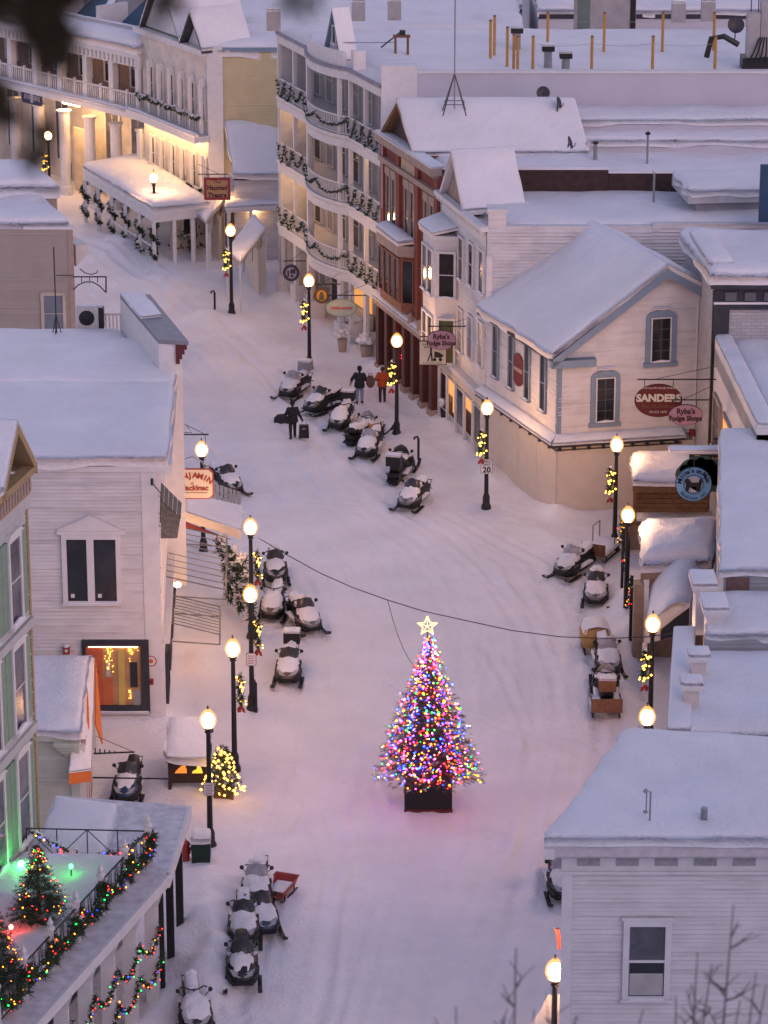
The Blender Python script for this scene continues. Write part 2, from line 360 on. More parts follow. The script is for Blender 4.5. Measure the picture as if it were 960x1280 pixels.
WALLS = [[(7.2, 126.2), (4.1, 133.4), (2.5, 140.5), (0, 147.5), (-5.2, 162)], [(13.8, 126.9), (7.2, 126.2)], [(-23, 103.5), (-7.7, 103.5), (-8.2, 117.2)], [(9.0, 109), (9.0, 117)], [(-6.2, 83), (-8.4, 76)], [(-9.5, 172), (-13.6, 179)]]
TRACKS = [curve(t) for t in ([(-2, 78), (-1.5, 90), (-2.6, 100), (-2, 112), (-3, 124), (-5, 138), (-9, 155), (-15, 172)], [(1.2, 78), (2.5, 88), (4.5, 97), (4.6, 106), (2, 118), (-1.5, 132), (-6, 150), (-12, 168)],
    [(4, 80), (5.2, 92), (6.2, 104), (5.4, 114), (2.6, 124), (-.6, 136), (-4.2, 148)], [(-4.2, 82), (-3.4, 95), (-1.5, 104), (2.5, 112), (6.8, 116)], [(6.5, 99), (4.4, 103), (.5, 107), (-2.8, 115), (-4.8, 126)], [(-3, 101), (.5, 102), (3.5, 106), (4.2, 116), (3.4, 126)],
    [(-1, 80), (.2, 92), (-.8, 104), (.4, 116), (-1.2, 128), (-4.5, 143), (-9.5, 158)], [(-6.5, 131), (-3, 128), (1, 127), (4, 122), (6.5, 112)], [(2.6, 79), (1.5, 87), (3.3, 94)])]
_fr = np.random.RandomState(5); FEET = []
for path in ([(-3.6, 133), (-2.2, 138), (-1.2, 143)], [(.2, 130), (.6, 136), (-.3, 143)], [(-4.5, 96), (-4.0, 106), (-4.2, 116)], [(7.3, 98), (7.6, 108), (7.2, 118)], [(-4.6, 82), (-3.9, 90), (-4.6, 97)], [(2.2, 134), (4, 129), (6, 124.5)], [(-5, 120), (-1, 121), (4, 124)], [(-9, 148), (-11, 160), (-14, 170)], [(1, 98), (-2, 99), (-4, 101)]):
    c_ = curve(path, 14)
    for i, (px_, py_) in enumerate(c_): FEET.append((px_ + (.14 if i % 2 else -.14) + _fr.normal(0, .05), py_ + _fr.normal(0, .12)))
def detail_h(x, y):
    h = np.zeros(np.shape(x))
    for i, t in enumerate(TRACKS):
        d = pdist(x, y, t) + .05*vnoise(y*1.3 + i*9, x*0 + i); a = np.clip(.55 + 1.2*vnoise(y*.21 + i*13, x*.05), .1, 1.1)
        h -= a*.04*np.exp(-(d/.17)**4); h += a*.022*np.exp(-((np.abs(d) - .3)/.09)**2)
        for o in (-.5, .5): h -= a*.028*np.exp(-((d-o)/.07)**2)
    for fx, fy in FEET: h -= .07*np.exp(-((x-fx)/.1)**2 - ((y-fy)/.17)**2)
    for w in WALLS:
        d = np.abs(pdist(x, y, w)); h += (.2 + .3*vnoise(x*.7, y*.7))*np.exp(-(d/.55)**2)
    return h
def ground_h(x, y):
    x = np.asarray(x, float); y = np.asarray(y, float)
    l = np.interp(y, LEFT_Y, LEFT_X); r = np.interp(y, RIGHT_Y, RIGHT_X); W = r - l
    h = .10*vnoise(x*.13 + 3, y*.13) + .07*vnoise(x*.5, y*.5 + 7) + .05*vnoise(x*1.7 + 5, y*1.7)
    inside = np.clip(np.minimum(x - l, r - x)/1.2, 0, 1)
    rut = np.zeros_like(h)
    for i, (w0, dep, wid, wob) in enumerate([(.16, .05, .22, .03), (.22, .05, .2, .03), (.31, .07, .24, .05), (.37, .06, .22, .05), (.44, .05, .3, .06), (.55, .06, .26, .05), (.61, .06, .24, .05),
                                             (.68, .05, .22, .08), (.74, .07, .26, .03), (.80, .06, .24, .03), (.88, .05, .2, .02), (.5, .04, .16, .12), (.27, .04, .15, .1), (.64, .04, .15, .11)]):
        c = l + W*(w0 + wob*np.sin(y*(.035 + .006*i) + i*1.7) + .02*vnoise(y*.18 + i*31, y*0 + i))
        d = (x - c)/wid; k = .6 + .8*vnoise(y*.3 + i*17, x*0 + i*3.3)
        rut -= 1.0*dep*np.clip(k, 0, 1.2)*np.exp(-d*d); rut += .45*dep*np.exp(-((np.abs(d) - 1.7)/.6)**2)
    h = h + rut*inside
    # ploughed banks along both kerbs
    for e, a in ((l, .22), (r, .16)):
        d = (x - e)/.85; k = np.clip(.45 + 1.5*vnoise(y*.22, e*0 + a*50), 0, 1.3)
        h += a*k*np.exp(-d*d)*(1 + .8*vnoise(x*2.2, y*2.2))
    for bx, by, ax, ay, ht in [(-5.3, 87.8, 1.0, 3.2, .75), (-5.0, 84, .9, 1.8, .5), (-6.6, 109, 1.1, 2.2, .25), (-8.6, 150, 1.6, 3.0, .5), (-11.5, 163, 1.8, 3, .45), (4.5, 131.5, .5, 1.6, .55), (9.3, 114, .6, 3, .5), (8.6, 106, .5, 2, .35), (-8.9, 157, 1.2, 1.2, .4), (-14.5, 172, 1.6, 2.4, .5), (-7.0, 99, .7, 1.2, .3)]:
        g = np.exp(-((x-bx)/ax)**2 - ((y-by)/ay)**2); h += ht*g*(1 + .7*vnoise(x*1.6 + 2, y*1.6))
    # bluff the photograph was taken from
    h = np.where(y < 62, h + np.clip((62 - y)*.66, 0, 41.2), h)
    far = np.clip((np.hypot(x, y - 130) - 90)/40, 0, 1)
    return h*(1 - far*(y > 62))
def axis(fine0, fine1, step, lo, hi):
    a = list(np.arange(fine0, fine1 + 1e-6, step)); s = step
    while a[-1] < hi: s *= 1.35; a.append(min(hi, a[-1] + s))
    s = step
    while a[0] > lo: s *= 1.35; a.insert(0, max(lo, a[0] - s))
    return np.array(a)
gx = axis(-20, 12, .1, -4000, 4000); gy = np.concatenate([a_ for a_ in (axis(78, 150, .13, -300, 150)[:-1], axis(150, 186, .22, 150, 9000))])
GX, GY = np.meshgrid(gx, gy); GZ = ground_h(GX, GY)
_m = (GX > -26) & (GX < 15) & (GY > 74) & (GY < 192); GZ[_m] += detail_h(GX[_m], GY[_m])
nx_, ny_ = len(gx), len(gy)
me = bpy.data.meshes.new('ground'); idx = np.arange(nx_*ny_).reshape(ny_, nx_)
fcs = np.stack([idx[:-1, :-1], idx[:-1, 1:], idx[1:, 1:], idx[1:, :-1]], -1).reshape(-1, 4)
me.from_pydata(np.stack([GX, GY, GZ], -1).reshape(-1, 3).tolist(), [], fcs.tolist()); me.polygons.foreach_set('use_smooth', [True]*len(me.polygons))
me.materials.append(SNOWG); ground = bpy.data.objects.new('ground', me); col.objects.link(ground)
tag(ground, 'packed snow covering the street, with sled ruts and ploughed banks', 'ground', kind='structure')
def gz(x, y): return float(ground_h(x, y))
for _p in ('ground',): pass
# ================================================================ right side: house with the grey-blue gable
def roofq(T, q, th=.12, m=None, name='roof'):
    mb = MB(); q = [Vector(p) for p in q]; mb.hexa([p - Vector((0, 0, th)) for p in q], q); return mb.build(name, m or ROOFD, T)
def body(T, foot, z1, m, z0=-.3): return walls(T, foot, z0, z1, m)
def bracketrow(fc, s0, s1, n, z0, z1, d0, d1, w=.12):
    mb = MB()
    for i in range(n): s = s0 + (s1-s0)*(i+.5)/n; mb.fb(fc, s-w/2, s+w/2, d0, d1, z0, z1)
    return mb
def house_sanders():
    A = P(695, 645); B = P(770, 640); u = (B - A); u.z = 0; u.normalize(); C = A + u*6.75; D = P(604, 578); E_ = D + u*6.75
    T = thing('gabled_house', 'white clapboard gabled house with grey-blue trim and arched window frames facing down the street', 'house', (A.x, A.y, 0))
    f = Fac(A, C); g = Fac(A, D)
    zl = g.at(690, 440)[1]; sa, za = f.at(832, 337); sr, zr = f.at(886, 368); 
    body(T, [A + f.n*-.06 - g.n*.06, C - f.n*.06, E_, D - g.n*.06], zl - .05, WSIDE)
    zc = f.at(720, 551)[1]
    MB().fpoly(f, [(.02, zl-.06), (sr, zl-.06), (sr, zr-.04), (sa, za-.04)], -.3, -.05).build('gable_wall', WSIDE, T)
    gp = [(0, zc+.1), (sr, zc+.1), (sr, zr), (sa, za), (0, zl)]
    claps(f, gp, .115).build('siding', WSIDE, T)['kind'] = 'stuff'
    claps(g, [(0, zc+.1), (g.L, zc+.1), (g.L, zl-.02), (0, zl-.02)], .115).build('siding', WSIDE, T)['kind'] = 'stuff'
    MB().fb(f, 0, f.L, -.02, .06, -.2, zc-.25).build('lower_wall', CREAM, T)
    MB().fb(g, 0.0, g.L, -.02, .06, -.2, zc-.25).build('lower_wall', CREAM, T)
    # pent ledge with dark brackets over the ground floor
    se = f.at(852, 549)[0]
    for fc, s0, s1, n in ((f, -.35, se, 9), (g, -.35, g.L, 8)):
        L = MB().fb(fc, s0, s1, .02, .42, zc-.12, zc).build('ledge', DARKTRIM, T)
        bracketrow(fc, s0+.1, s1, n, zc-.32, zc-.125, .065, .3, .1).build('bracket', DARKTRIM, L)
        MB().fb(fc, s0+.3, s1, .062, .10, zc-.37, zc-.322).build('moulding', DARKTRIM, L)
        snow(T, [fc.w(s0, .46, zc), fc.w(s1, .46, zc), fc.w(s1, .03, zc+.22), fc.w(s0+.3, .03, zc+.22)], .2, .3, .05, name='ledge_snow', jit=.03, rr=.25)
    MB().fb(f, -.02, .14, .02, .05, zc+.1, zl-.1).fb(g, -.02, .14, .02, .05, zc+.1, zl-.1).build('corner_board', BLUE, T)
    for k in range(3): MB().fb(g, g.L*(.25+.25*k)-.02, g.L*(.25+.25*k)+.02, .06, .075, .1, zc-.4).build('batten', CREAM, T)
    # roof
    back = D - A; ap = f.w(sa, .35, za+.10); el = f.w(-.35, .35, zl-.05); er = f.w(sr+.35, .35, zr-.12)
    bk = back + f.n*-.35
    roofq(T, [el, ap, ap + bk, el + bk]); roofq(T, [ap, er, er + bk, ap + bk])
    for a_, b_ in ((el, ap), (ap, er)):
        d_ = Vector((0, 0, -.34)); n_ = f.n*.05
        MB().hexa([a_ + d_ + n_, b_ + d_ + n_, b_ + Vector((0, 0, .02)) + n_, a_ + Vector((0, 0, .02)) + n_], [a_ + d_, b_ + d_, b_ + Vector((0, 0, .02)), a_ + Vector((0, 0, .02))]).build('bargeboard', BLUE, T)
    MB().fb(f, -.4, 1.5, .02, .4, zl-.42, zl-.10).build('eave_return', BLUE, T)
    up = Vector((0, 0, .0)); sh = -f.n*.12
    snow(T, [el + sh, ap + sh, ap + bk, el + bk], .3, .5, .1, name='roof_snow'); snow(T, [ap + sh, er + sh, er + bk, ap + bk], .3, .5, .1, name='roof_snow')
    # arched windows in blue surrounds
    for (x0, y0, x1, y1) in ((815, 398, 836, 450), (746, 473, 766, 525)):
        s0, z1 = f.at(x0, y0); s1, z0 = f.at(x1, y1)
        W = window(T, f, s0, s1, z0, z1, WHITE, GLASS, .05, 1, 1, False, None, .06, .05, .025)
        gb = MB(); [gb.fb(f, s0, s1,   .096, .106, z0 + (z1-z0)*k/4 - .012, z0 + (z1-z0)*k/4 + .012) for k in (1, 2, 3)]; gb.fb(f, (s0+s1)/2-.012, (s0+s1)/2+.012, .096, .107, z0, z1); gb.build('glazing_bars', mat('dark_glazing_bar', (.09, .09, .10), .6), W)
        fr = MB(); w = .26; o = []
        for t in range(9): a = pi*t/8; o.append(((s0+s1)/2 + ((s1-s0)/2 + w)*cos(a), z1 + .02 + w*1.25*sin(a)**.8))
        i_ = [(s1 + .06, z1 + .065), (s0 - .06, z1 + .065)]
        fr.fpoly(f, o + [(s0-.06, z1+.02), (s0-.06, z1+.065), (s1+.06, z1+.065), (s1+.06, z1+.02)], .0, .11)
        fr.fb(f, s0-w, s0-.062, 0, .11, z0-.1, z1+.02); fr.fb(f, s1+.062, s1+w, 0, .11, z0-.1, z1+.02); fr.fb(f, s0-w-.06, s1+w+.06, 0, .15, z0-.24, z0-.06)
        fr.fpoly(f, [((s0+s1)/2-.12, z1+.16), ((s0+s1)/2+.12, z1+.16), ((s0+s1)/2+.17, z1+.42), ((s0+s1)/2-.17, z1+.42)], .0, .15)
        fr.build('surround', BLUE, W)
        snow(T, [f.w(s0+.02, .16, z1+.40), f.w(s1-.02, .16, z1+.40), f.w(s1-.02, .0, z1+.40), f.w(s0+.02, .0, z1+.40)], .08, .1, .02, name='hood_snow', jit=.02, rr=.1)
    for x, y0, y1 in ((621.5, 406, 472), (641, 417, 486), (661, 429, 500), (681, 443, 514)):
        winp(T, g, x-2.6, y0+2, x+2.6, y1-2, fm=BLUE, cw=.09, nx=1, nz=2, bar=.05)
    # oval sign on the street wall
    s, z = g.at(649.5, 462); S = thing('oval_sign', 'maroon oval sign fixed flat between the side windows of the blue-trimmed house', 'sign', g.w(s, .05, z))
    ov = MB(); ov.fpoly(g, [(s + .62*cos(2*pi*k/24), z + .72*sin(2*pi*k/24)) for k in range(24)], .03, .09); ov.build('board', mat('maroon', (.13, .015, .016), .5), S)
    t = text(S, 'SANDERS', g.w(s, .097, z), .24, CREAM, rot=(pi/2, 0, math.atan2(-g.u.y, -g.u.x))); t.location = Vector(g.w(s, .10, z)) - S.location
    # drain pipe, box
    MB().fb(f, sr-.5, sr-.44, .03, .09, .1, zr-.3).build('downpipe', WHITE, T)
    bx, bz = f.at(864, 537); MB().fb(f, bx-.1, bx+.1, .03, .2, bz-.25, bz+.05).build('meter_box', RED, T)
    return T
house_sanders()
# street wall line on the right, far side
K0 = P(606, 580); K1 = P(550, 521); K2 = P(480, 461); K3 = P(352, 366)
def bld_white_bay():
    T = thing('white_shop_building', 'narrow white clapboard shop building with projecting bay window and small roof gable', 'building', (K0.x, K0.y, 0))
    f = Fac(K0, K1); X = Vector((1, 0, 0)); zt = ZAT(K0.y, 286); depth = 26
    g = Fac(K0, K0 + X*10)
    body(T, [K0, K1, K1 + X*depth, K0 + X*depth], zt - .25, WSIDE2)
    claps(f, [(0, 3.3), (f.L, 3.3), (f.L, zt-.4), (0, zt-.4)], .13).build('siding', WSIDE, T)['kind'] = 'stuff'
    s8 = g.at(815, 300)[0]; zt2 = ZAT(K0.y, 281)
    claps(g, [(.0, 4), (s8, 4), (s8, zt), (0, zt)], .15, .03).build('siding', WSIDE2, T)['kind'] = 'stuff'
    claps(g, [(s8, 4), (depth, 4), (depth, zt2), (s8, zt2)], .15, .03).build('siding', WSIDE2, T)['kind'] = 'stuff'
    MB().fb(g, -.02, s8, -.35, .03, zt-.1, zt+.12).build('parapet', WSIDE2, T); MB().fb(g, s8+.003, depth, -.35, .03, zt2-.1, zt2+.06).build('parapet', WSIDE2, T)
    # cornice
    MB().fb(f, -.15, f.L, .0, .35, zt-.1, zt+.1).build('cornice', WHITE, T); bracketrow(f, 0, f.L, 22, zt-.3, zt-.103, .03, .28, .1).build('dentil_row', WHITE, T)['kind'] = 'stuff'
    MB().fb(f, .05, f.L*.95, .03, .06, zt-.75, zt-.32).build('frieze', WHITE, T)
    # chimney-like parapet block at the near corner
    s, z = g.at(627, 290); b0 = P(613, 262, zt+.9); pb = MB().box(K0.x+.05, K0.x+.8, K0.y-.02, K0.y+.9, zt-1.2, zt+.75).build('parapet_block', WSIDE, T)
    MB().box(K0.x, K0.x+.85, K0.y-.07, K0.y+.95, zt+.75, zt+.85).build('cap', WHITE, pb)
    MB().fb(g, -.02, .22, .031, .07, 4, zt-1.2).build('corner_board', WHITE, T)
    # roof snow
    zr = zt - .22
    snow(T, flat([K0 + X*.9 + Vector((0, .4, 0)), K0 + X*depth + Vector((0, .4, 0)), K1 + X*(depth), K1 + X*.4], zr), .3, .8, .14, name='roof_snow')
    # gable front set on the cornice
    a = f.at(563, 232); zb = zt + .08; s0 = f.L*.40; s1 = f.L*.92; sm = (s0+s1)/2; zg = ZAT(f.w(sm, 0, 0).y, 191)
    MB().fpoly(f, [(s0+.15, zb), (s1-.15, zb), (sm, zg-.3)], -.25, -.05).build('gable_wall', STONE, T)
    for sa_, sb_ in ((s0, sm), (s1, sm)):
        q = [f.w(sa_, .25, zb), f.w(sb_, .25, zg), f.w(sb_, -2.6, zg), f.w(sa_, -2.6, zb)]
        R_ = roofq(T, q, .16, WHITE, 'gable_roof'); snow(T, q, .22, .4, .06, name='gable_snow', jit=.02, rr=.3)
    # bay window over two floors
    b0, zb0 = f.at(563, 290); ba, bb = f.L*.60, f.L*.99; 
    zb1 = ZAT(f.w(bb, .9, 0).y, 284); zb0 = 3.35
    bay = [(ba, 0), (ba+.45, .95), (bb-.35, .95), (bb, 0)]
    MB().hexa([f.w(s_, d_, zb0) for s_, d_ in bay], [f.w(s_, d_, zb1) for s_, d_ in bay]).build('bay', WSIDE, T)
    cap = [(ba-.15, 0), (ba+.38, 1.12), (bb-.2, 1.12), (bb+.12, 0)]
    MB().hexa([f.w(s_, d_, zb1+.003) for s_, d_ in cap], [f.w(s_, d_, zb1+.2) for s_, d_ in cap]).build('bay_cornice', WHITE, T)
    snow(T, [f.w(ba+.38, 1.15, zb1+.2), f.w(bb-.2, 1.15, zb1+.2), f.w(bb, 0, zb1+.5), f.w(ba, 0, zb1+.5)], .2, .25, .04, name='bay_snow', jit=.03, rr=.25)
    nf = Fac(f.w(*bay[0], 0), f.w(*bay[1], 0)); ff = Fac(f.w(*bay[1], 0), f.w(*bay[2], 0))
    for z_ in (zb1 - 2.55, zb1 - 5.6):
        window(T, nf, nf.L*.2, nf.L*.82, z_, z_+1.95, cw=.1, nz=2, pm=GLASS if z_ > 5 else mat('olive_blind', (.10, .11, .05), .6))
        window(T, ff, ff.L*.12, ff.L*.46, z_, z_+1.95, cw=.08, nz=2); window(T, ff, ff.L*.56, ff.L*.9, z_, z_+1.95, cw=.08, nz=2)
    for x, y0, y1 in ((578, 298, 348), (590.5, 305, 356), (603.5, 314, 364)): winp(T, f, x-2.4, y0, x+2.4, y1, cw=.1, nz=2)
    for x, y0, y1 in ((577, 388, 438), (589.5, 396, 446), (602.5, 404, 456)): winp(T, f, x-2.4, y0, x+2.4, y1, cw=.1, nz=2, pm=CURT)
    # shop front
    MB().fb(f, 0, f.L, .0, .4, 3.1, 3.34).build('shop_cornice', WHITE, T); MB().fb(f, 0, f.L, .0, .12, 2.5, 3.09).build('fascia', CREAM, T)
    for i in range(6): s = f.L*(i+.02)/5.25; MB().fb(f, s, s+.2, .01, .16, -.2, 2.5).build('pilaster', WHITE, T)
    for i in range(5):
        s = f.L*(i+.02)/5.25 + .28; e = f.L*(i+1.02)/5.25 - .08
        W = window(T, f, s, e, .7, 2.35, WHITE, WARM if i in (1, 3) else GLASS, .05, 1, 1, False, None, 0, .05)
        if i in (1, 3):
            mb = MB()
            for k in range(7): mb.fb(f, R.uniform(s+.05, e-.3), R.uniform(s+.35, e-.05), .1, .115, .72, R.uniform(.9, 1.8))
            mb.build('display', WOOD, W)
    return T
bld_white_bay()
def bld_brick():
    T = thing('brick_building', 'red brick building with tall paired windows, tan stone cornice and roof gable', 'building', (K1.x, K1.y, 0))
    f = Fac(K1, K2); X = Vector((1, 0, 0)); zt = (ZAT(K1.y, 214) + ZAT(K2.y, 160))/2; depth = 30
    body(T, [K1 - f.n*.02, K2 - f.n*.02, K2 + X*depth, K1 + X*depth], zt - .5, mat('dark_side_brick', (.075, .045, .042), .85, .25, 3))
    L = f.L
    MB().fb(f, 0, L, -.3, .05, 3.6, zt-.4).build('brick_face', BRICK, T)
    for s in (0.02, L*.33, L*.66, L-.5): MB().fb(f, s, s+.45, .052, .2, 3.6, zt-.5).build('pilaster', BRICK, T)
    MB().fb(f, -.05, L+.05, .0, .5, zt-.35, zt).build('cornice', STONE, T); MB().fb(f, 0, L, .03, .3, zt-1.35, zt-1.1).build('string_course', STONE, T)
    MB().fb(f, L*.36, L*.63, .06, .17, zt-1.08, zt-.37).build('sign_panel', mat('buff_panel', (.5, .36, .26), .7), T)
    bracketrow(f, 0, L, 26, zt-.5, zt-.353, .055, .35, .14).build('dentil_row', STONE, T)['kind'] = 'stuff'
    snow(T, [f.w(0, .5, zt), f.w(L, .5, zt), f.w(L, -.2, zt), f.w(0, -.2, zt)], .12, .3, .05, name='cornice_snow', jit=.03, rr=.25)
    g0 = Fac(K1, K1 + X*10)
    # tall narrow windows in pairs with pale lintels
    for c in (.16, .50, .83):
        for k in (-1, 1):
            s = L*c + k*.42; W = window(T, f, s-.24, s+.24, zt-4.6, zt-1.95, STONE, GLASS, .09, 1, 2, True, None, .14, .05)
            MB().fb(f, s-.36, s+.36, .05, .18, zt-1.85, zt-1.5).build('lintel', STONE, W)
    for c in (.16, .83):
        for k in (-1, 1):
            s = L*c + k*.42; W = window(T, f, s-.24, s+.24, 4.3, 6.6, STONE, GLASS, .09, 1, 2, True, None, .14, .05)
            MB().fb(f, s-.36, s+.36, .05, .18, 6.7, 7.0).build('lintel', STONE, W)
    # wooden bay on the first floor
    b0, b1 = L*.42, L*.88; bay = [(b0, .06), (b0+.35, .62), (b1-.35, .62), (b1, .06)]; zb = 7.2
    MB().hexa([f.w(*p, 4.0) for p in bay], [f.w(*p, zb-.5) for p in bay]).build('wood_bay', mat('red_brown_wood', (.26, .10, .06), .6, .2, 5), T)
    cp = [(b0-.15, .06), (b0+.3, .8), (b1-.3, .8), (b1+.15, .06)]
    MB().hexa([f.w(*p, zb-.5) for p in cp], [f.w(*p, zb) for p in cp]).build('bay_cornice', STONE, T)
    snow(T, [f.w(b0+.3, .82, zb), f.w(b1-.3, .82, zb), f.w(b1, .07, zb+.12), f.w(b0, .07, zb+.12)], .3, .25, .12, name='bay_snow', jit=.04, rr=.25)
    segs = [Fac(f.w(*bay[i], 0), f.w(*bay[i+1], 0)) for i in range(3)]
    for fc, n in ((segs[0], 1), (segs[1], 4), (segs[2], 1)):
        for i in range(n): w = fc.L/n; window(T, fc, w*i + .1, w*(i+1) - .1, 4.5, zb-.7, MATS['red_brown_wood'], GLASS, .05, 1, 1, False, None, 0, .03)
    # shop cornice and front
    MB().fb(f, -.05, L+.05, .0, .55, 3.35, 3.62).build('shop_cornice', STONE, T)
    snow(T, [f.w(0, .58, 3.62), f.w(L, .58, 3.62), f.w(L, .06, 3.7), f.w(0, .06, 3.7)], .18, .3, .06, name='ledge_snow', jit=.03, rr=.2)
    MB().fb(f, 0, L, -.1, .03, -.2, 3.34).build('shop_wall', BRICK, T)
    for i in range(7):
        s = L*i/6*.95; p = MB().fb(f, s, s+.42, .04, .42, .35, 3.34).build('pier', mat('oxblood_paint', (.095, .032, .028), .55), T)
        MB().fb(f, s-.06, s+.48, .03, .5, -.2, .347).build('plinth', STONE, p)
    for i in range(6):
        s = L*i/6*.95 + .5; e = L*(i+1)/6*.95 - .1
        W = window(T, f, s, e, .55, 2.9, MATS['oxblood_paint'], GLASSG if i != 3 else emis('red_lit_window', (1, .10, .06), .15), .05, 1, 2, False, None, 0, .08)
        if i == 3:
            mb = MB()
            for k in range(40): mb.octa(f.w(R.uniform(s, e), .16, R.uniform(.6, 2.6)), .03)
            mb.build('fairy_lights', emis('red_bulbs', (1, .06, .05), 1.5), W)
    for i in (1, 2): p = f.w(L*i/6*.95+.2, .5, 3.85); MB().lathe(p, [(.09, -.1), (.16, 0), (.10, .12), (.2, .2), (.03, .4)], 8).build('finial', STONE, T)
    # roofs behind: gable roof at the front, flat snow behind, dark low parapets
    zb = zt - .02; s0, s1 = L*.35, L*.95; sm = (s0+s1)/2; zg = ZAT(f.w(sm, 0, 0).y, 127)
    MB().fpoly(f, [(s0+.2, zb), (s1-.2, zb), (sm, zg-.35)], -.3, -.08).build('gable_wall', mat('dark_brown_boards', (.07, .05, .045), .7), T)
    for sa_ in (s0, s1):
        q = [f.w(sa_, .35, zb), f.w(sm, .35, zg), f.w(sm, .35, zg) + X*8.2, f.w(sa_, .35, zb) + X*8.0]
        roofq(T, q, .2, WOOD, 'gable_roof'); snow(T, q, .3, .45, .08, name='gable_snow', jit=.03, rr=.4)
    gB = f.w(s0, .3, zb) + X*8; 
    MB().box(gB.x-.15, gB.x+.0, gB.y+.1, gB.y+5.2, zt-.5, zb+.6).build('gable_end_wall', WSIDE2, T)
    snow(T, flat([K1 + X*.6, K1 + X*depth, K2 + X*depth, K2 + X*.6], zt - .48), .3, .9, .15, name='roof_snow')
    bw = mat('dark_brown_brick', (.055, .03, .028), .8, .3, 3)
    a = P(597, 221, zt-.2); b = P(760, 221, zt-.2); c = P(920, 223, zt-.4)
    p1 = MB().box(a.x, b.x, a.y, a.y+.3, zt-2.2, zt+.12).build('parapet', bw, T); MB().box(a.x-.03, b.x+.03, a.y-.05, a.y+.35, zt+.123, zt+.25).build('coping', SNOW, p1)
    p2 = MB().box(b.x+.02, c.x, a.y+.05, a.y+.3, zt-2.2, zt-.05).build('parapet', bw, T); MB().box(b.x+.02, c.x+.03, a.y, a.y+.35, zt-.047, zt+.07).build('coping', SNOW, p2)
    # upper roof tier meeting the hotel side wall
    q0 = P(690, 187, zt+.1); q1 = P(980, 187, zt+.1)
    MB().box(q0.x-1, q1.x, q0.y, K2.y+.4, zt-.4, zt+.35).build('upper_tier', LAV, T)
    snow(T, flat([(q0.x-1, q0.y-.05), (q1.x, q0.y-.05), (q1.x, K2.y-.35), (q0.x-1, K2.y-.35)], zt+.35), .25, .8, .1, name='roof_snow')
    MB().box(K2.x+5.2, q1.x, K2.y-3.0, K2.y-.35, zt+.55, zt+1.0).build('tier_wall', LAV, T)
    snow(T, flat([(K2.x+5.2, K2.y-3.05), (q1.x, K2.y-3.05), (q1.x, K2.y-.35), (K2.x+5.2, K2.y-.35)], zt+1.0), .25, .8, .1, name='roof_snow')
    return T
bld_brick()
def swagpath(f, d, s0, s1, z, dip, n=6):
    return sag(f.w(s0, d, z), f.w(s1, d, z), n, dip)
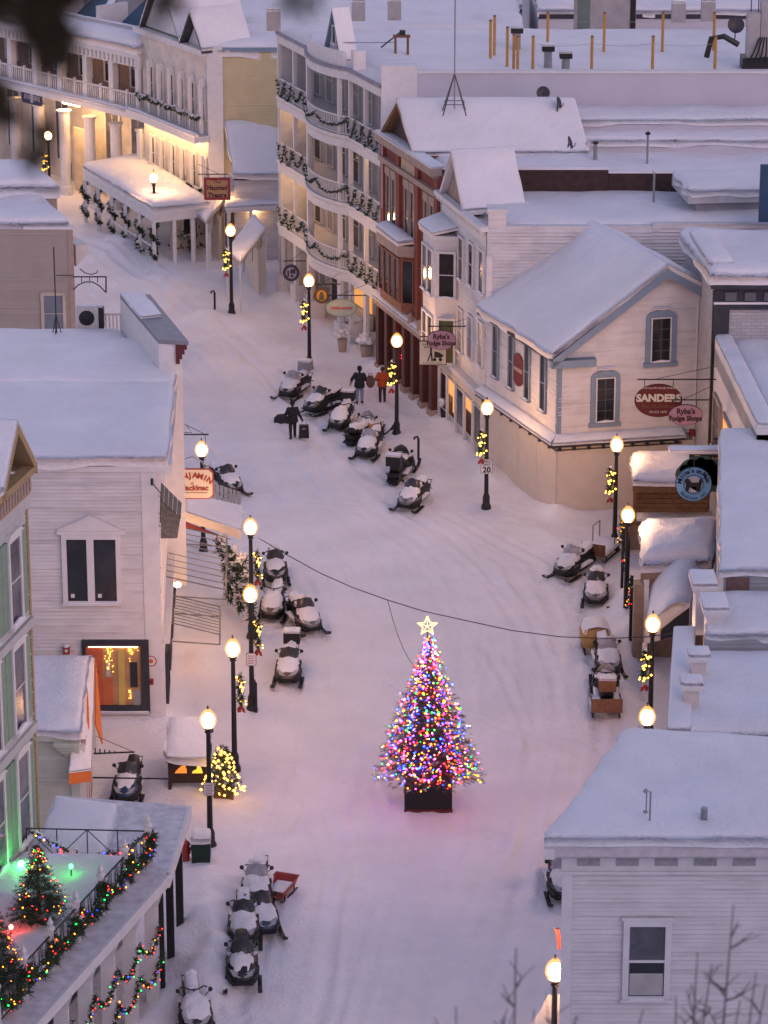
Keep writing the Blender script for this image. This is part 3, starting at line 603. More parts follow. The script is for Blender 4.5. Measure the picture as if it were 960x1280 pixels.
def bld_hotel():
    T = thing('balcony_hotel', 'white four-storey hotel with stacked curved balconies along the street', 'hotel', (K2.x, K2.y, 0))
    f = Fac(K2, K3); X = Vector((1, 0, 0)); L = f.L; zt = (ZAT(K2.y, 108) + ZAT(K3.y, 38))/2; depth = 26
    rec = 1.8
    back = f.off(-rec)
    body(T, [back.w(0, 0, 0), back.w(L, 0, 0), K3 + X*depth, K2 + X*depth], zt - .35, mat('gallery_shade_grey', (.44, .41, .41), .7))  # gallery shade put into the wall colour as a darker grey
    # end walls of the recessed galleries
    MB().fb(f, -.02, .28, -rec-.1, .1, -.2, zt+.35).build('end_wall', WHITE, T); MB().fb(f, L-.28, L+.02, -rec-.1, .1, -.2, zt+.05).build('end_wall', WHITE, T)
    zf = [3.75 + i*(zt-3.75)/3.0 for i in range(4)]   # balcony floors and roof line
    b0, b1 = L*.30, L*.68
    def bulge(s): 
        t = (s-b0)/(b1-b0); return .12 + (.75*sin(pi*t)**.7 if 0 < t < 1 else 0)
    ss = [L*i/44 for i in range(45)]
    def strip(z0, z1, w, extra=0, s0=0, s1=None, m=WHITE, name='fascia', parent=None):
        mb = MB(); q = [s for s in ss if s >= s0 and s <= (s1 if s1 else L)]
        rings = [[f.w(s, bulge(s)+extra-w, z0), f.w(s, bulge(s)+extra, z0), f.w(s, bulge(s)+extra, z1), f.w(s, bulge(s)+extra-w, z1)] for s in q]
        mb.loft(rings); return mb.build(name, m, parent or T)
    for i, z in enumerate(zf):
        slab = MB(); rings = [[f.w(s, -rec, z-.16), f.w(s, bulge(s), z-.16), f.w(s, bulge(s), z), f.w(s, -rec, z)] for s in ss]; slab.loft(rings)
        fl = slab.build('floor_slab' if i < 3 else 'roof_slab', WHITE, T)
        strip(z-.55, z-.163, .12, .02, parent=fl)
        strip(z-.10, z+.06, .1, .09, name='moulding', parent=fl, m=WHITE if i < 3 else mat('lilac_grey_trim', (.26, .25, .32), .6))
        if i < 3: snow(T, [f.w(.3, .10, z), f.w(b0, .10, z), f.w(b0, -.5, z), f.w(.3, -.5, z)], .1, .3, .04, name='ledge_snow', jit=.02, rr=.2)
    ncol = [.02, .10, .19, .30, .345, .645, .68, .80, .90, .985]
    cols = [c for c in (.16, .30, .34, .64, .68, .84)]
    for i in range(4):
        z0 = zf[i-1] if i else -.2; z1 = zf[i] - .55
        for c in [.012] + cols + [.985]:
            s = L*c; d = bulge(s) - .02; w = .085 if i else .17
            p = MB().fb(f, s-w, s+w, d-.2, d, z0, z1).build('column', WHITE, T)
            if i == 0: MB().fb(f, s-.42, s+.42, d-.75, d+.12, -.2, 1.05).build('plinth', WHITE, p)
        # doors and windows at the back of the gallery
        if i:
            n = 8
            for k in range(n):
                s = L*(k+.5)/n; window(T, back, s-.42, s+.42, z0+.15, z0+2.3, WHITE, GLASS if (k*i) % 3 else CURT, .09, 1, 2, False, None, 0, .03)
            MB().fb(f, L*.46, L*.5, -.35, -.2, z1+.1-.55, z1+.05).build('ceiling_lantern', BLACK, T)
    # railings: rail and balusters follow the curve
    for i in range(3):
        z = zf[i]; rl = strip(z+.93, z+1.0, .06, -.03, name='railing'); strip(z+.10, z+.15, .05, -.035, name='bottom_rail', parent=rl)
        mb = MB(); n = int(L/.16)
        for k in range(n): s = L*(k+.5)/n; d = bulge(s) - .06; mb.fb(f, s-.018, s+.018, d-.018, d+.018, z+.15, z+.93)
        mb.build('balusters', WHITE, rl)['kind'] = 'stuff'
    # warm porch lights on the lower gallery ceilings
    for i, c in ((1, .09), (1, .92), (1, .77), (2, .92), (2, .10)):
        p = f.w(L*c, -.9, zf[i]-.3); 
        MB().lathe(p, [(.02, 0.0), (.16, .0), (.18, .08), (.05, .12)], 10).build('ceiling_light', WARMS, T)
    # parapet, roof gable, roof
    strip(zt+.0, zt+.75, .14, -.06, s0=b0-.05, s1=b1+.05, name='curved_parapet')
    sm = (b0+b1)/2; zg = ZAT(f.w(sm, .3, 0).y, 12)
    MB().fpoly(f, [(sm-1.15, zt), (sm+1.15, zt), (sm, zg-.1)], -.5, -.3).build('gable_wall', WHITE, T)
    for k in (-1, 1):
        q = [f.w(sm+1.25*k, -.1, zt+.0), f.w(sm, -.1, zg), f.w(sm, -1.0, zg), f.w(sm+1.25*k, -1.0, zt)]
        roofq(T, q, .18, BLUE, 'gable_roof'); snow(T, q, .15, .4, .05, name='gable_snow', jit=.02, rr=.3)
    window(T, f.off(-.3), sm-.22, sm+.22, zt+.7, zt+1.5, WHITE, GLASS, .07, 1, 1)
    MB().fb(f, b0-.5, b0-.1, -.6, 0.02, zt, zt+.9).build('parapet_post', WHITE, T)
    p = P(486, 83, zt+.5)
    zs = ZAT(K2.y, 90)
    S = MB().box(K2.x+.05, K2.x+depth, K2.y-.3, K2.y-.02, 8, zs).build('side_wall', LAV, T)
    MB().box(K2.x-.1, K2.x+depth, K2.y-.36, K2.y+.2, zs, zs+.1).build('coping', WHITE, S); MB().box(K2.x-.12, K2.x+1.55, K2.y-.42, K2.y+.4, 8, zs+.35).build('corner_pier', WHITE, S)
    snow(T, flat([K2 + X*1.6 + Vector((0, .2, 0)), K2 + X*depth + Vector((0, .2, 0)), K3 + X*depth, K3 + X*.1], zt - .3), .35, .8, .12, name='roof_snow')
    # snowy gallery wall of the ground floor with arch openings, lit entrance
    MB().fb(back, .3, L*.30, .0, .12, -.2, 3.0).build('shop_wall', WHITE, T)
    window(T, back, L*.72, L*.78, .2, 2.4, WHITE, GLASS, .1, 1, 2, False, None, 0, .15); window(T, back, L*.84, L*.90, .8, 2.4, WHITE, CURT, .1, 1, 2, False, None, 0, .15)
    MB().fb(back, L*.42, L*.60, .02, .06, .9, 2.7).build('lit_entrance', WARM, T)
    MB().fb(back, L*.36, L*.52, .3, .9, -.1, 1.0).build('counter', WHITE, T)
    for k in range(3): s = L*(.06 + .09*k); window(T, back, s, s+.6, .7, 2.5, WHITE, GLASSG, .1, 1, 1, False, None, 0, .13)
    # garlands, one run for each balcony
    rr = random.Random(5)
    for i, nm in ((0, 'first'), (1, 'second'), (2, 'third')):
        z = zf[i] + .95; path = []; anchors = [.012, .16, .30, .64, .84, .985]
        dips = [.85, .85, .25, .6, .85]
        for k in range(len(anchors)-1):
            sa_, sb_ = L*anchors[k], L*anchors[k+1]
            if k == 2:
                n = 14; path += [f.w(sa_ + (sb_-sa_)*j/n, bulge(sa_ + (sb_-sa_)*j/n)+.07, z - .42*abs(sin(2*pi*j/n))**.7 - .1) for j in range(n+1)]
            else:
                n = 8
                for h in range(2):
                    for j in range(n+1): s = sa_ + (sb_-sa_)*(h*n + j)/(2*n); path.append(f.w(s, bulge(s)+.09, z - dips[k]*4*(j/n)*(1-j/n)))
        G = garland_mesh(path, .14, 7, rr, .3, .055, .028).build('balcony_garland', [GREENP, SNOW], None, Vector((0, 0, 0)))
        tag(G, f'snow-dusted evergreen garland swagged along the {nm} balcony above the street of the white hotel', 'garland', 'garlands on the hotel balconies')
    return T
bld_hotel()
# ================================================================ right side, near end
def bld_corner_right():
    zE = 8.6; A = PY(705, 1046, 75.0); z0 = A.z; A.z = 0
    uL = Vector((2.5, 6.25, 0)).normalized(); X = Vector((1, 0, 0))
    T = thing('white_corner_building', 'white clapboard building with bracketed cornice and one sash window in the near corner', 'building', (A.x, A.y, 0))
    C = A + X*16; D = A + uL*7.2; E_ = C + uL*7.2; f = Fac(A, C); g = Fac(A, D)
    zE = f.at(800, 1046)[1] + .0
    body(T, [A, C, E_, D], zE-.1, WHITE)
    claps(f, [(0, -.2), (f.L, -.2), (f.L, zE-.95), (0, zE-.95)], .125, .02).build('siding', WSIDE, T)['kind'] = 'stuff'
    MB().fb(f, -.03, .24, .022, .06, -.2, zE-.95).build('corner_board', WHITE, T)
    MB().fb(f, -.05, f.L, .0, .06, zE-.95, zE-.35).build('frieze', WHITE, T)
    MB().fb(f, -.1, f.L, .0, .14, zE-1.0, zE-.93).build('frieze_moulding', WHITE, T)
    panelm = mat('worn_grey_paint', (.33, .31, .33), .8, .2, 6)
    n = 16
    for i in range(n):
        s = f.L*(i+.35)/n; MB().fb(f, s, s+.58, .062, .085, zE-.78, zE-.55).build('frieze_panel', panelm, T)
    MB().fb(f, -.5, f.L, .0, .5, zE-.33, zE-.05).fb(f, -.35, f.L, .0, .32, zE-.45, zE-.333).build('cornice', mat('stained_white_paint', (.55, .51, .52), .7, .12, 4), T)
    el = f.w(-.52, .52, zE); er = f.w(16, .52, zE); bl = P(785, 921, zE + .55); br = P(1000, 932, zE+.5)
    roofq(T, [el, er, br, bl], .045, WHITE)
    snow(T, [el, er, br, bl], .24, .45, .1, name='roof_snow', jit=.05, rr=.5, edge=.6)
    MB().hexa([el - Vector((0, 0, .4)), bl - Vector((0, 0, .95)), bl - Vector((0, 0, .11)), el - Vector((0, 0, .11))], [p + Vector((.25, 0, 0)) for p in (el - Vector((0, 0, .4)), bl - Vector((0, 0, .95)), bl - Vector((0, 0, .11)), el - Vector((0, 0, .11)))]).build('side_fascia', WHITE, T)
    s0, z1 = f.at(787, 1156); s1, z0 = f.at(829, 1243)
    W = window(T, f, s0, s1, z0, z1, WHITE, GLASSG, .16, 1, 2, True, None, .03, .04, .07)
    MB().fb(f, s0-.22, s1+.22, .02, .12, z1+.163, z1+.24).build('drip_cap', WHITE, W)
    MB().fb(f, s0+.03, s1-.03, .08, .092, z0+.03, (z0+z1)/2-.35).build('blind', mat('pale_curtain', (.42, .40, .38), .8), W)
    MB().fb(f, s0+.03, s1-.03, .079, .088, (z0+z1)/2-.35, (z0+z1)/2-.05).build('gap', GLASS, W)
    # roof gear
    for px, py, h in ((880, 1022, .28), (933, 962, .18)): p = P(px, py, zE+.45); MB().cyl(p - Vector((0, 0, .2)), p + Vector((0, 0, h)), .09, n=10).build('vent_pipe', METAL, T)
    a = thing('roof_aerial', 'thin metal aerial standing on the snowy roof edge of the near corner building', 'aerial', P(812, 1034, zE+.2))
    p = P(812, 1034, zE+.2); mb = MB(); mb.cyl(p, p + Vector((0, 0, 1.0)), .025, n=6).cyl(p + Vector((-.1, 0, 1.0)), p + Vector((-.1, 0, .4)), .02, n=5)
    mb.build('mast', METAL, a); MB().lathe(p + Vector((-.12, 0, .95)), [(.02, 0), (.09, .05), (.03, .12)], 8).lathe(p + Vector((-.12, 0, .38)), [(.02, 0), (.08, .05), (.03, .1)], 8).build('whip', METAL, a)
    # bay / lit porch at the street side near the bottom edge
    return T
bld_corner_right()
RL = [P(843, 793, 6.0), P(835, 925, 6.0)]
def roofs_right():
    X = Vector((1, 0, 0))
    def at(x, y, z): return P(x, y, z)
    # three stepped flat-roofed buildings
    specs = [('low_parapet_building', 'low flat-roofed white building with square parapet posts, next beyond the near corner building', 6.0, (838, 924), (845, 822), WSIDE),
             ('grey_sided_building', 'low grey-sided flat-roofed building between the post parapet and the long snow roof', 6.6, (880, 797), (884, 747), GREYC),
             ('long_roof_building', 'long low grey-sided building with a wide unbroken snow roof', 7.4, (899, 716), (898, 543), GREYC)]
    out = []
    for nm, lb, z, n_, f_, m in specs:
        a = at(*n_, z); d = at(*f_, z); T = thing(nm, lb, 'building', (a.x, a.y, 0)); out.append(T)
        q = [a, a + X*12, d + X*12, d]; body(T, [p + Vector((.02, .02, 0)) for p in q], z-.05, m)
        snow(T, flat([q[0] + X*.05, q[1], q[2], q[3] + X*.05], z-.05), .26, .6, .12, name='roof_snow', jit=.05)
        fc = Fac(a, a + X*12); claps(fc, [(0, z-2), (12, z-2), (12, z-.05), (0, z-.05)], .15, .02).build('siding', m, T)['kind'] = 'stuff'
        g = Fac(a, d)
        if nm == 'low_parapet_building':
            a2 = at(846, 796, 6.0); par = MB(); gg = Fac(a, a2)
            MB().hexa([a + Vector((-.1, 0, -.6)), a + Vector((.55, 0, -.6)), a2 + Vector((.55, 0, -.6)), a2 + Vector((-.1, 0, -.6))], [a + Vector((-.1, 0, .2)), a + Vector((.55, 0, .2)), a2 + Vector((.55, 0, .2)), a2 + Vector((-.1, 0, .2))]).build('parapet', WHITE, T)
            snow(T, [a + Vector((-.12, 0, .2)), a + Vector((.6, 0, .2)), a2 + Vector((.6, 0, .2)), a2 + Vector((-.12, 0, .2))], .22, .3, .06, name='parapet_snow', jit=.03, rr=.25)
            for px, py in ((873, 850), (864, 886)):
                p = at(px, py, 6.15); o = MB().box(p.x-.24, p.x+.21, p.y-.22, p.y+.22, 5.9, 6.85).build('parapet_post', mat('warm_white', (.62, .55, .52), .7), T)
                MB().box(p.x-.36, p.x+.33, p.y-.33, p.y+.33, 6.85, 6.97).build('post_cap', WHITE, o); snow(T, flat([(p.x-.36, p.y-.33), (p.x+.33, p.y-.33), (p.x+.33, p.y+.33), (p.x-.36, p.y+.33)], 6.97), .22, .15, .03, name='post_snow', jit=.01, rr=.2)
        if nm == 'grey_sided_building':
            for px, py, w in ((893, 772, .27), (879, 742, .27)):
                p = at(px, py, 6.9); o = MB().box(p.x-w, p.x+w, p.y-.4, p.y+.6, 5.6, 7.0).build('corner_post', WHITE, T)
                for k in range(3): MB().box(p.x-w-.05-.05*k, p.x+w+.05+.05*k, p.y-.45-.05*k, p.y+.65+.05*k, 7.003+.1*k, 7.1+.1*k).build('post_moulding', WHITE, o)
                snow(T, flat([(p.x-w-.15, p.y-.55), (p.x+w+.15, p.y-.55), (p.x+w+.15, p.y+.75), (p.x-w-.15, p.y+.75)], 7.31), .2, .2, .04, name='post_snow', jit=.01, rr=.2)
        if nm == 'long_roof_building':
            p = at(925, 722, 7.0); MB().fb(fc, .25, 1.0, .02, .06, z-1.2, z-.15).build('side_window', mat('brown_panel', (.16, .10, .09), .8, .3, 8), T)
            MB().fb(fc, 0, .14, .022, .07, z-2, z-.05).build('corner_board', WHITE, T)
    # dark-corniced building: low wing and tall part
    z = 8.0; a = at(946, 542, z); d = at(893, 432, z); T = thing('dark_cornice_building', 'white brick building with a black bracketed cornice and thick roof snow', 'building', (d.x, d.y, 0))
    q = [a, a + X*9, d + X*9, d]; body(T, q, z-.05, WSIDE); snow(T, flat([a + X*.6, a + X*9, d + X*9, d + X*.6], z-.05), .28, .6, .1, name='roof_snow')
    pa = [a, a + X*.7, d + X*.7, d]; MB().hexa([p - Vector((0, 0, .7)) for p in pa], [p + Vector((0, 0, .25)) for p in pa]).build('parapet', WHITE, T)
    snow(T, [p + Vector((0, 0, .25)) for p in pa], .25, .3, .08, name='parapet_snow', jit=.05, rr=.3)
    Y = d.y; fc = Fac(d + X*.0, d + X*9); zt = ZAT(Y, 352); zz = lambda py: ZAT(Y, py)
    body(T, [d, d + X*9, d + X*9 + Vector((-.6, 6.6, 0)), d + Vector((-.6, 6.6, 0))], zt-.1, WBRICK)
    MB().fb(fc, -.25, 9, .0, .45, zz(358), zt).build('cornice', DARKTRIM, T); MB().fb(fc, -.1, 9, .0, .12, zz(376), zz(358)-.003).build('frieze', DARKTRIM, T)
    greyp = mat('dark_grey_panel', (.12, .12, .14), .6)
    for i in range(7): s = .25 + i*.78; MB().fb(fc, s+.1, s+.55, .125, .2, zz(374.5), zz(364)).build('frieze_panel', greyp, T)
    MB().fb(fc, -.1, 9, .0, .2, zz(379), zz(376.5)).build('ledge_snow', SNOW, T); MB().fb(fc, -.1, 9, .0, .15, zz(386), zz(379)-.003).build('lower_cornice', DARKTRIM, T)
    MB().fb(fc, -.1, .55, .0, .12, zz(425), zz(386)-.003).build('corner_pilaster', DARKTRIM, T)
    s0 = fc.at(918, 430)[0]; s1 = fc.at(952, 430)[0]; MB().fb(fc, s0, s1, .0, .05, zz(431), zz(425)).build('blue_panel', BLUE, T)
    qq = flat([d + X*-.25 + Vector((0, -.45, 0)), d + X*9 + Vector((0, -.45, 0)), d + X*9 + Vector((-.6, 6.6, 0)), d + Vector((-.85, 6.6, 0))], zt)
    snow(T, qq, .45, .5, .15, name='roof_snow', jit=.06)
    snow(T, flat([d + Vector((-.3, .3, 0)), d + Vector((.75, .3, 0)), d + Vector((.45, 5.5, 0)), d + Vector((-.6, 5.5, 0))], zt+.4), .45, .4, .08, name='chimney_snow', jit=.02)
    g = Fac(d, a); MB().hexa([d + Vector((-.12, -.1, -8)), d + Vector((0, -.1, -8)), d + Vector((0, .2, -8)), d + Vector((-.12, .2, -8))], [Vector((p.x, p.y, zt-.4)) for p in (d + Vector((-.12, -.1, 0)), d + Vector((0, -.1, 0)), d + Vector((0, .2, 0)), d + Vector((-.12, .2, 0)))]).build('downpipe', BLACK, T)
    pb = PY(957, 258, 132); MB().box(pb.x-.28, pb.x+3, 131.9, 132.1, zt+.5, pb.z+1.8).build('blue_signboard', mat('deep_blue_paint', (.03, .07, .14), .5), T)
    # lit shop fronts under the wing
    lw = Fac(a, d)
    for k in range(4):
        s = lw.L*(.08 + .23*k); W = window(T, lw, s, s+lw.L*.15, 4.2, 6.2, STONE, WARM if k % 2 == 0 else GLASS, .12, 1, 2)
    # snow laden canopies that project over the pavement
    def canopy(nm, lb, pts, z, th, wallm, arch=0.0):
        T = thing(nm, lb, 'canopy', (pts[0].x, pts[0].y, 0)); 
        c = [Vector((p.x, p.y, 0)) for p in pts]
        roofq(T, [Vector((p.x, p.y, z)) for p in pts], .28, wallm, 'canopy_roof')
        if arch:
            a_, b_, c_, d_ = [Vector((p.x, p.y, z)) for p in pts]; mb = MB(); n = 9; rings = []
            for i in range(n): 
                t = i/(n-1); h = arch*sin(pi*(t*.62 + .08)) - arch*sin(pi*.08)
                rings.append([a_.lerp(b_, t) + Vector((0, 0, .0)), a_.lerp(b_, t) + Vector((0, 0, max(.02, h))), d_.lerp(c_, t) + Vector((0, 0, max(.02, h))), d_.lerp(c_, t)])
            mb.loft(rings).build('arched_roof', SNOW, T, smooth=False)
            for i in range(n-1):
                pass
            n_ = 4
            for i in range(n-1):
                q = [rings[i][1], rings[i+1][1], rings[i+1][2], rings[i][2]]
            # one draped blanket over the arch
            us = 14; vs2 = 14; V = []; fs = []
            for j in range(vs2+1):
                v = j/vs2
                for i in range(us+1):
                    u = i/us; p = (a_.lerp(b_, u)).lerp(d_.lerp(c_, u), v); h = arch*sin(pi*(u*.62 + .08)) - arch*sin(pi*.08); e = min(u, 1-u, v, 1-v)
                    V.append(p + Vector((0, 0, max(.02, h) + th*(.3 + .7*min(1, e/.12)**.5) + .06*float(vnoise(p.x*1.5, p.y*1.5)))))
            fs = [(j*(us+1)+i, j*(us+1)+i+1, (j+1)*(us+1)+i+1, (j+1)*(us+1)+i) for j in range(vs2) for i in range(us)]
            nV = len(V); loop = list(range(us+1)) + [j*(us+1)+us for j in range(1, vs2+1)] + [vs2*(us+1)+i for i in range(us-1, -1, -1)] + [j*(us+1) for j in range(vs2-1, 0, -1)]
            V += [V[i] - Vector((0, 0, th*.35 + .06)) for i in loop]; L_ = len(loop); fs += [(loop[k], loop[(k+1) % L_], nV + (k+1) % L_, nV + k) for k in range(L_)]
            MB().add(V, fs).build('canopy_snow', SNOW, T, smooth=True)
        else: snow(T, [Vector((p.x, p.y, z)) for p in pts], th, .25, .12, name='canopy_snow', jit=.08, rr=.7, edge=.35)
        return T
    tanw = mat('tan_timber', (.30, .21, .15), .75, .15, 4, .003)
    # farthest: over the wooden terrace
    a, b, c, d = P(791, 607, 3.4), P(888, 607, 3.4), P(892, 574, 3.4), P(789, 574, 3.4)
    T1 = canopy('terrace_canopy', 'thick snow on the flat canopy over the wooden terrace, behind the round blue sign', [a, b, c, d], 3.4, .45, WOOD)
    for i in range(5): y0 = 3.1 - .2*i; MB().box(a.x+.15, b.x, a.y+.5, a.y+.58, y0-.19, y0-.01).build('plank', WOOD, T1)
    fl = P(780, 640, 1.75); fr = P(888, 640, 1.75)
    D_ = MB().box(fl.x, fr.x, fl.y, a.y+.6, 1.55, 1.75).build('terrace_floor', WOOD, T1); snow(T1, flat([(fl.x, fl.y), (fr.x, fl.y), (fr.x, a.y+.5), (fl.x, a.y+.5)], 1.752), .12, .3, .04, name='terrace_snow', rr=.3)
    for x_ in (fl.x+.1, (fl.x+fr.x)/2, fr.x-.2): MB().box(x_-.08, x_+.08, fl.y+.1, fl.y+.26, -.3, 1.547).build('post', WOOD, T1)
    MB().box(fl.x, fr.x, fl.y+.3, fl.y+.4, .0, 1.5).build('skirt', tanw, T1)
    MB().box(a.x+.05, a.x+.2, a.y+.2, a.y+.35, 1.7, 3.1).build('post', WOOD, T1)
    pb = thing('wooden_planter_box', 'snowy brown planter box on the wooden terrace', 'planter', P(812, 628, 1.87)); p = pb.location.copy()
    mb = MB(); mb.hexa([p + Vector(v) for v in ((-.36, -.2, 0), (.36, -.2, 0), (.36, .2, 0), (-.36, .2, 0))], [p + Vector(v) for v in ((-.42, -.24, .42), (.42, -.24, .42), (.42, .24, .42), (-.42, .24, .42))]).build('box', tanw, pb)
    snow(pb, [p + Vector(v) for v in ((-.42, -.24, .42), (.42, -.24, .42), (.42, .24, .42), (-.42, .24, .42))], .12, .15, .03, name='snow_cap', jit=.02, rr=.15)
    # middle
    a, b, c, d = P(801, 716, 3.4), P(890, 710, 3.4), P(900, 664, 3.4), P(800, 668, 3.4)
    T2 = canopy('porch_canopy', 'deep rounded snow on the tan porch roof below the wooden terrace', [a, b, c, d], 3.4, .7, tanw)
    w0 = P(792, 850, 0); MB().box(a.x-.25, a.x+.1, a.y-.5, a.y+.1, -.2, 3.11).build('end_wall', tanw, T2); MB().box(a.x+.35, b.x, a.y+.25, a.y+.4, -.2, 3.2).build('porch_wall', tanw, T2)
    MB().box(a.x+.5, a.x+1.4, a.y+.18, a.y+.247, 1.8, 3.0).build('green_panel', mat('teal_paint', (.03, .14, .11), .6), T2)
    # nearest, arched
    a, b, c, d = P(806, 796, 2.6), P(862, 782, 2.6), P(878, 716, 2.6), P(815, 722, 2.6)
    T3 = canopy('arched_canopy', 'curved snow-covered canopy with a dark open end beside the low parapet building', [a, b, c, d], 2.6, .3, WHITE, arch=1.25)
    e0 = a.lerp(b, .35); e1 = a.lerp(b, .98)
    MB().hexa([e0 + Vector((0, -.06, -.25)), e1 + Vector((0, -.06, -.25)), e1 + Vector((0, -.06, .75)), e0 + Vector((0, -.06, .12))], [e0 + Vector((0, .0, -.25)), e1 + Vector((0, .0, -.25)), e1 + Vector((0, .0, .75)), e0 + Vector((0, .0, .12))]).build('open_end', DARKTRIM, T3)
    MB().hexa([e0 + Vector((-.3, -.12, .0)), e1 + Vector((0, -.12, .75)), e1 + Vector((0, -.12, .9)), e0 + Vector((-.3, -.12, .14))], [e0 + Vector((-.3, .0, .0)), e1 + Vector((0, .0, .75)), e1 + Vector((0, .0, .9)), e0 + Vector((-.3, .0, .14))]).build('rake_board', WHITE, T3)
    for p in (a, b, c, d): MB().box(p.x-.06, p.x+.06, p.y-.06+.1, p.y+.16, -.3, 2.32).build('post', WHITE, T3)
    # facade under/behind the canopies, keeps the pavement edge closed
    F0 = P(880, 797, 6.6); 
    return out
roofs_right()
# ================================================================ far left end of the street
def far_buildings():
    X = Vector((1, 0, 0))
    M0 = Vector((-9.5, 172, 0)); M1 = Vector((-13.6, 179.2, 0)); M2 = Vector((-29.0, 196.0, 0))
    T = thing('cream_building', 'cream building with pale yellow side wall, arched windows and steep snowy gables', 'building', tuple(M0))
    f = Fac(M0, M1); g = Fac(M0, M0 + X*8); zt = ZAT(M0.y, 62); L = f.L
    body(T, [M0, M1, M1 + X*10 + Vector((0, 2, 0)), M0 + X*10], zt - .4, YELLOW)
    claps(g, [(.3, 1), (10, 1), (10, zt), (.3, zt)], .15, .02).build('siding', YELLOW, T)['kind'] = 'stuff'
    MB().fb(g, -.1, .75, .0, .10, -.2, zt+.2).build('corner_pier', WHITE, T)
    MB().fb(g, .75, 10, .0, .15, zt-.1, zt+.12).build('coping', BLUE, T)
    snow(T, flat([M0 + X*.2, M0 + X*10, M1 + X*10 + Vector((0, 2, 0)), M1 + X*.3], zt-.35), .5, .6, .12, name='roof_snow')
    MB().fb(f, 0, L, -.3, .025, -.2, zt).build('front', mat('cream_front', (.66, .60, .54), .65), T)
    z2 = ZAT(f.w(L*.3, 0, 0).y, 168) ; zm = ZAT(M0.y, 167)
    for z in (zm - .1, ):
        MB().fb(f, -.1, L+.3, .0, 1.0, z-.35, z).build('balcony_floor', WHITE, T)
        snow(T, [f.w(-.1, 1.0, z), f.w(L+.3, 1.0, z), f.w(L+.3, .75, z), f.w(-.1, .75, z)], .2, .3, .05, name='ledge_snow', jit=.03, rr=.2)
        MB().fb(f, 0, L, .6, .7, z-.43, z-.36).build('light_strip', WARMS, T)
    for z, h in ((zm, 3.4), (zm-4.0, 3.2)):
        for i in range(7):
            s = L*i/6*.94 + .1; MB().fb(f, s, s+.2, .35, .5, z-.9 if h < 3.3 else z, z+h-.4).build('column', WHITE, T)
        for i in range(6):
            s = L*(i+.5)/6*.94; W = window(T, f, s-.25, s+.3, z+.7, z+2.5, WHITE, GLASS if i % 2 else CURT, .12, 1, 2, False, None, 0, .03)
            if h > 3.3: MB().fpoly(f, [(s+.025 + .38*cos(pi*k/8), z+2.62 + .38*sin(pi*k/8)) for k in range(9)], 0, .09).build('arch', WHITE, W)
        MB().fb(f, 0, L, .42, .5, z+.85, z+.93).build('rail', WHITE, T)
        mb = MB()
        for k in range(26): s = L*(k+.5)/26; mb.fb(f, s-.025, s+.025, .44, .48, z, z+.85)
        mb.build('balusters', WHITE, T)['kind'] = 'stuff'
        rr = random.Random(int(z*10)); path = []
        for k in range(5): path += sag(f.w(L*k/5, .58, z+.95), f.w(L*(k+1)/5, .58, z+.95), 5, .22)
        G = garland_mesh(path, .22, 6, rr, .5, .07, .035).build('balcony_garland', [GREENP, SNOW], None, Vector((0, 0, 0)))
        tag(G, 'snowy evergreen garland along the %s rail of the cream building' % ('upper' if h > 3.3 else 'lower'), 'garland', 'garlands on the cream building')
    MB().fb(f, -.1, L+.2, .0, .5, zt-.3, zt).build('eave', WHITE, T)
    # steep roofs
    def gable(s0, s1, zb, zp, dep, d=.3):
        sm = (s0+s1)/2; MB().fpoly(f, [(s0+.15, zb), (s1-.15, zb), (sm, zp-.3)], -.2, 0).build('gable_wall', WHITE, T)
        for a_ in (s0, s1):
            q = [f.w(a_, d, zb), f.w(sm, d, zp), f.w(sm, -dep, zp), f.w(a_, -dep, zb)]; roofq(T, q, .15, ROOFD, 'gable_roof'); snow(T, q, .25, .4, .06, name='gable_snow', jit=.02, rr=.3)
    gable(-.2, 2.6, zt, ZAT(171, 22), 2.6, .5); gable(3.0, L-.3, zt+.1, ZAT(175, -30), 4, .3)
    # hotel wing closing the view on the left
    T = thing('gallery_hotel', 'white two-storey hotel with a long column gallery and brightly lit entrance, far at the bend', 'hotel', tuple(M1))
    f = Fac(M1, M2); L = f.L; rec = 2.6; back = f.off(-rec)
    zr = ZAT(M1.y, 119) ; z1 = zr - 1.05; zt = ZAT(M1.y, 72); z3 = ZAT(M1.y, 62)
    nrm = -f.n
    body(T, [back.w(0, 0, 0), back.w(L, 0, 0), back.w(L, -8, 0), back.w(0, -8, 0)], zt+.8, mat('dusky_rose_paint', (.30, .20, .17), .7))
    MB().fb(f, 0, L, -rec, .15, z1-.45, z1).build('gallery_floor', WHITE, T); MB().fb(f, 0, L, -rec, .45, zt-.05, zt+.25).build('gallery_roof', WHITE, T)
    snow(T, [f.w(0, .5, zt+.25), f.w(L, .5, zt+.25), f.w(L, -.6, zt+.7), f.w(0, -.6, zt+.7)], .5, .5, .1, name='roof_snow', rr=.4)
    snow(T, [f.w(0, .45, z1), f.w(L, .45, z1), f.w(L, .02, z1), f.w(0, .02, z1)], .22, .4, .06, name='ledge_snow', jit=.04, rr=.25); MB().fb(f, 0, L, .15, .5, z1-.3, z1-.02).build('gallery_ledge', WHITE, T)
    MB().fb(f, 0, L, .0, .2, zt-.6, zt-.05).build('frieze', WHITE, T); bracketrow(f, 0, L, 60, zt-.5, zt-.06, .2, .42, .16).build('bracket_row', WHITE, T)['kind'] = 'stuff'
    rl = MB().fb(f, 0, L, .02, .1, z1+.97, z1+1.05).build('railing', WHITE, T); mb = MB()
    for k in range(int(L/.2)): s = .2*k; mb.fb(f, s, s+.06, .04, .08, z1, z1+.97)
    mb.build('balusters', WHITE, rl)['kind'] = 'stuff'
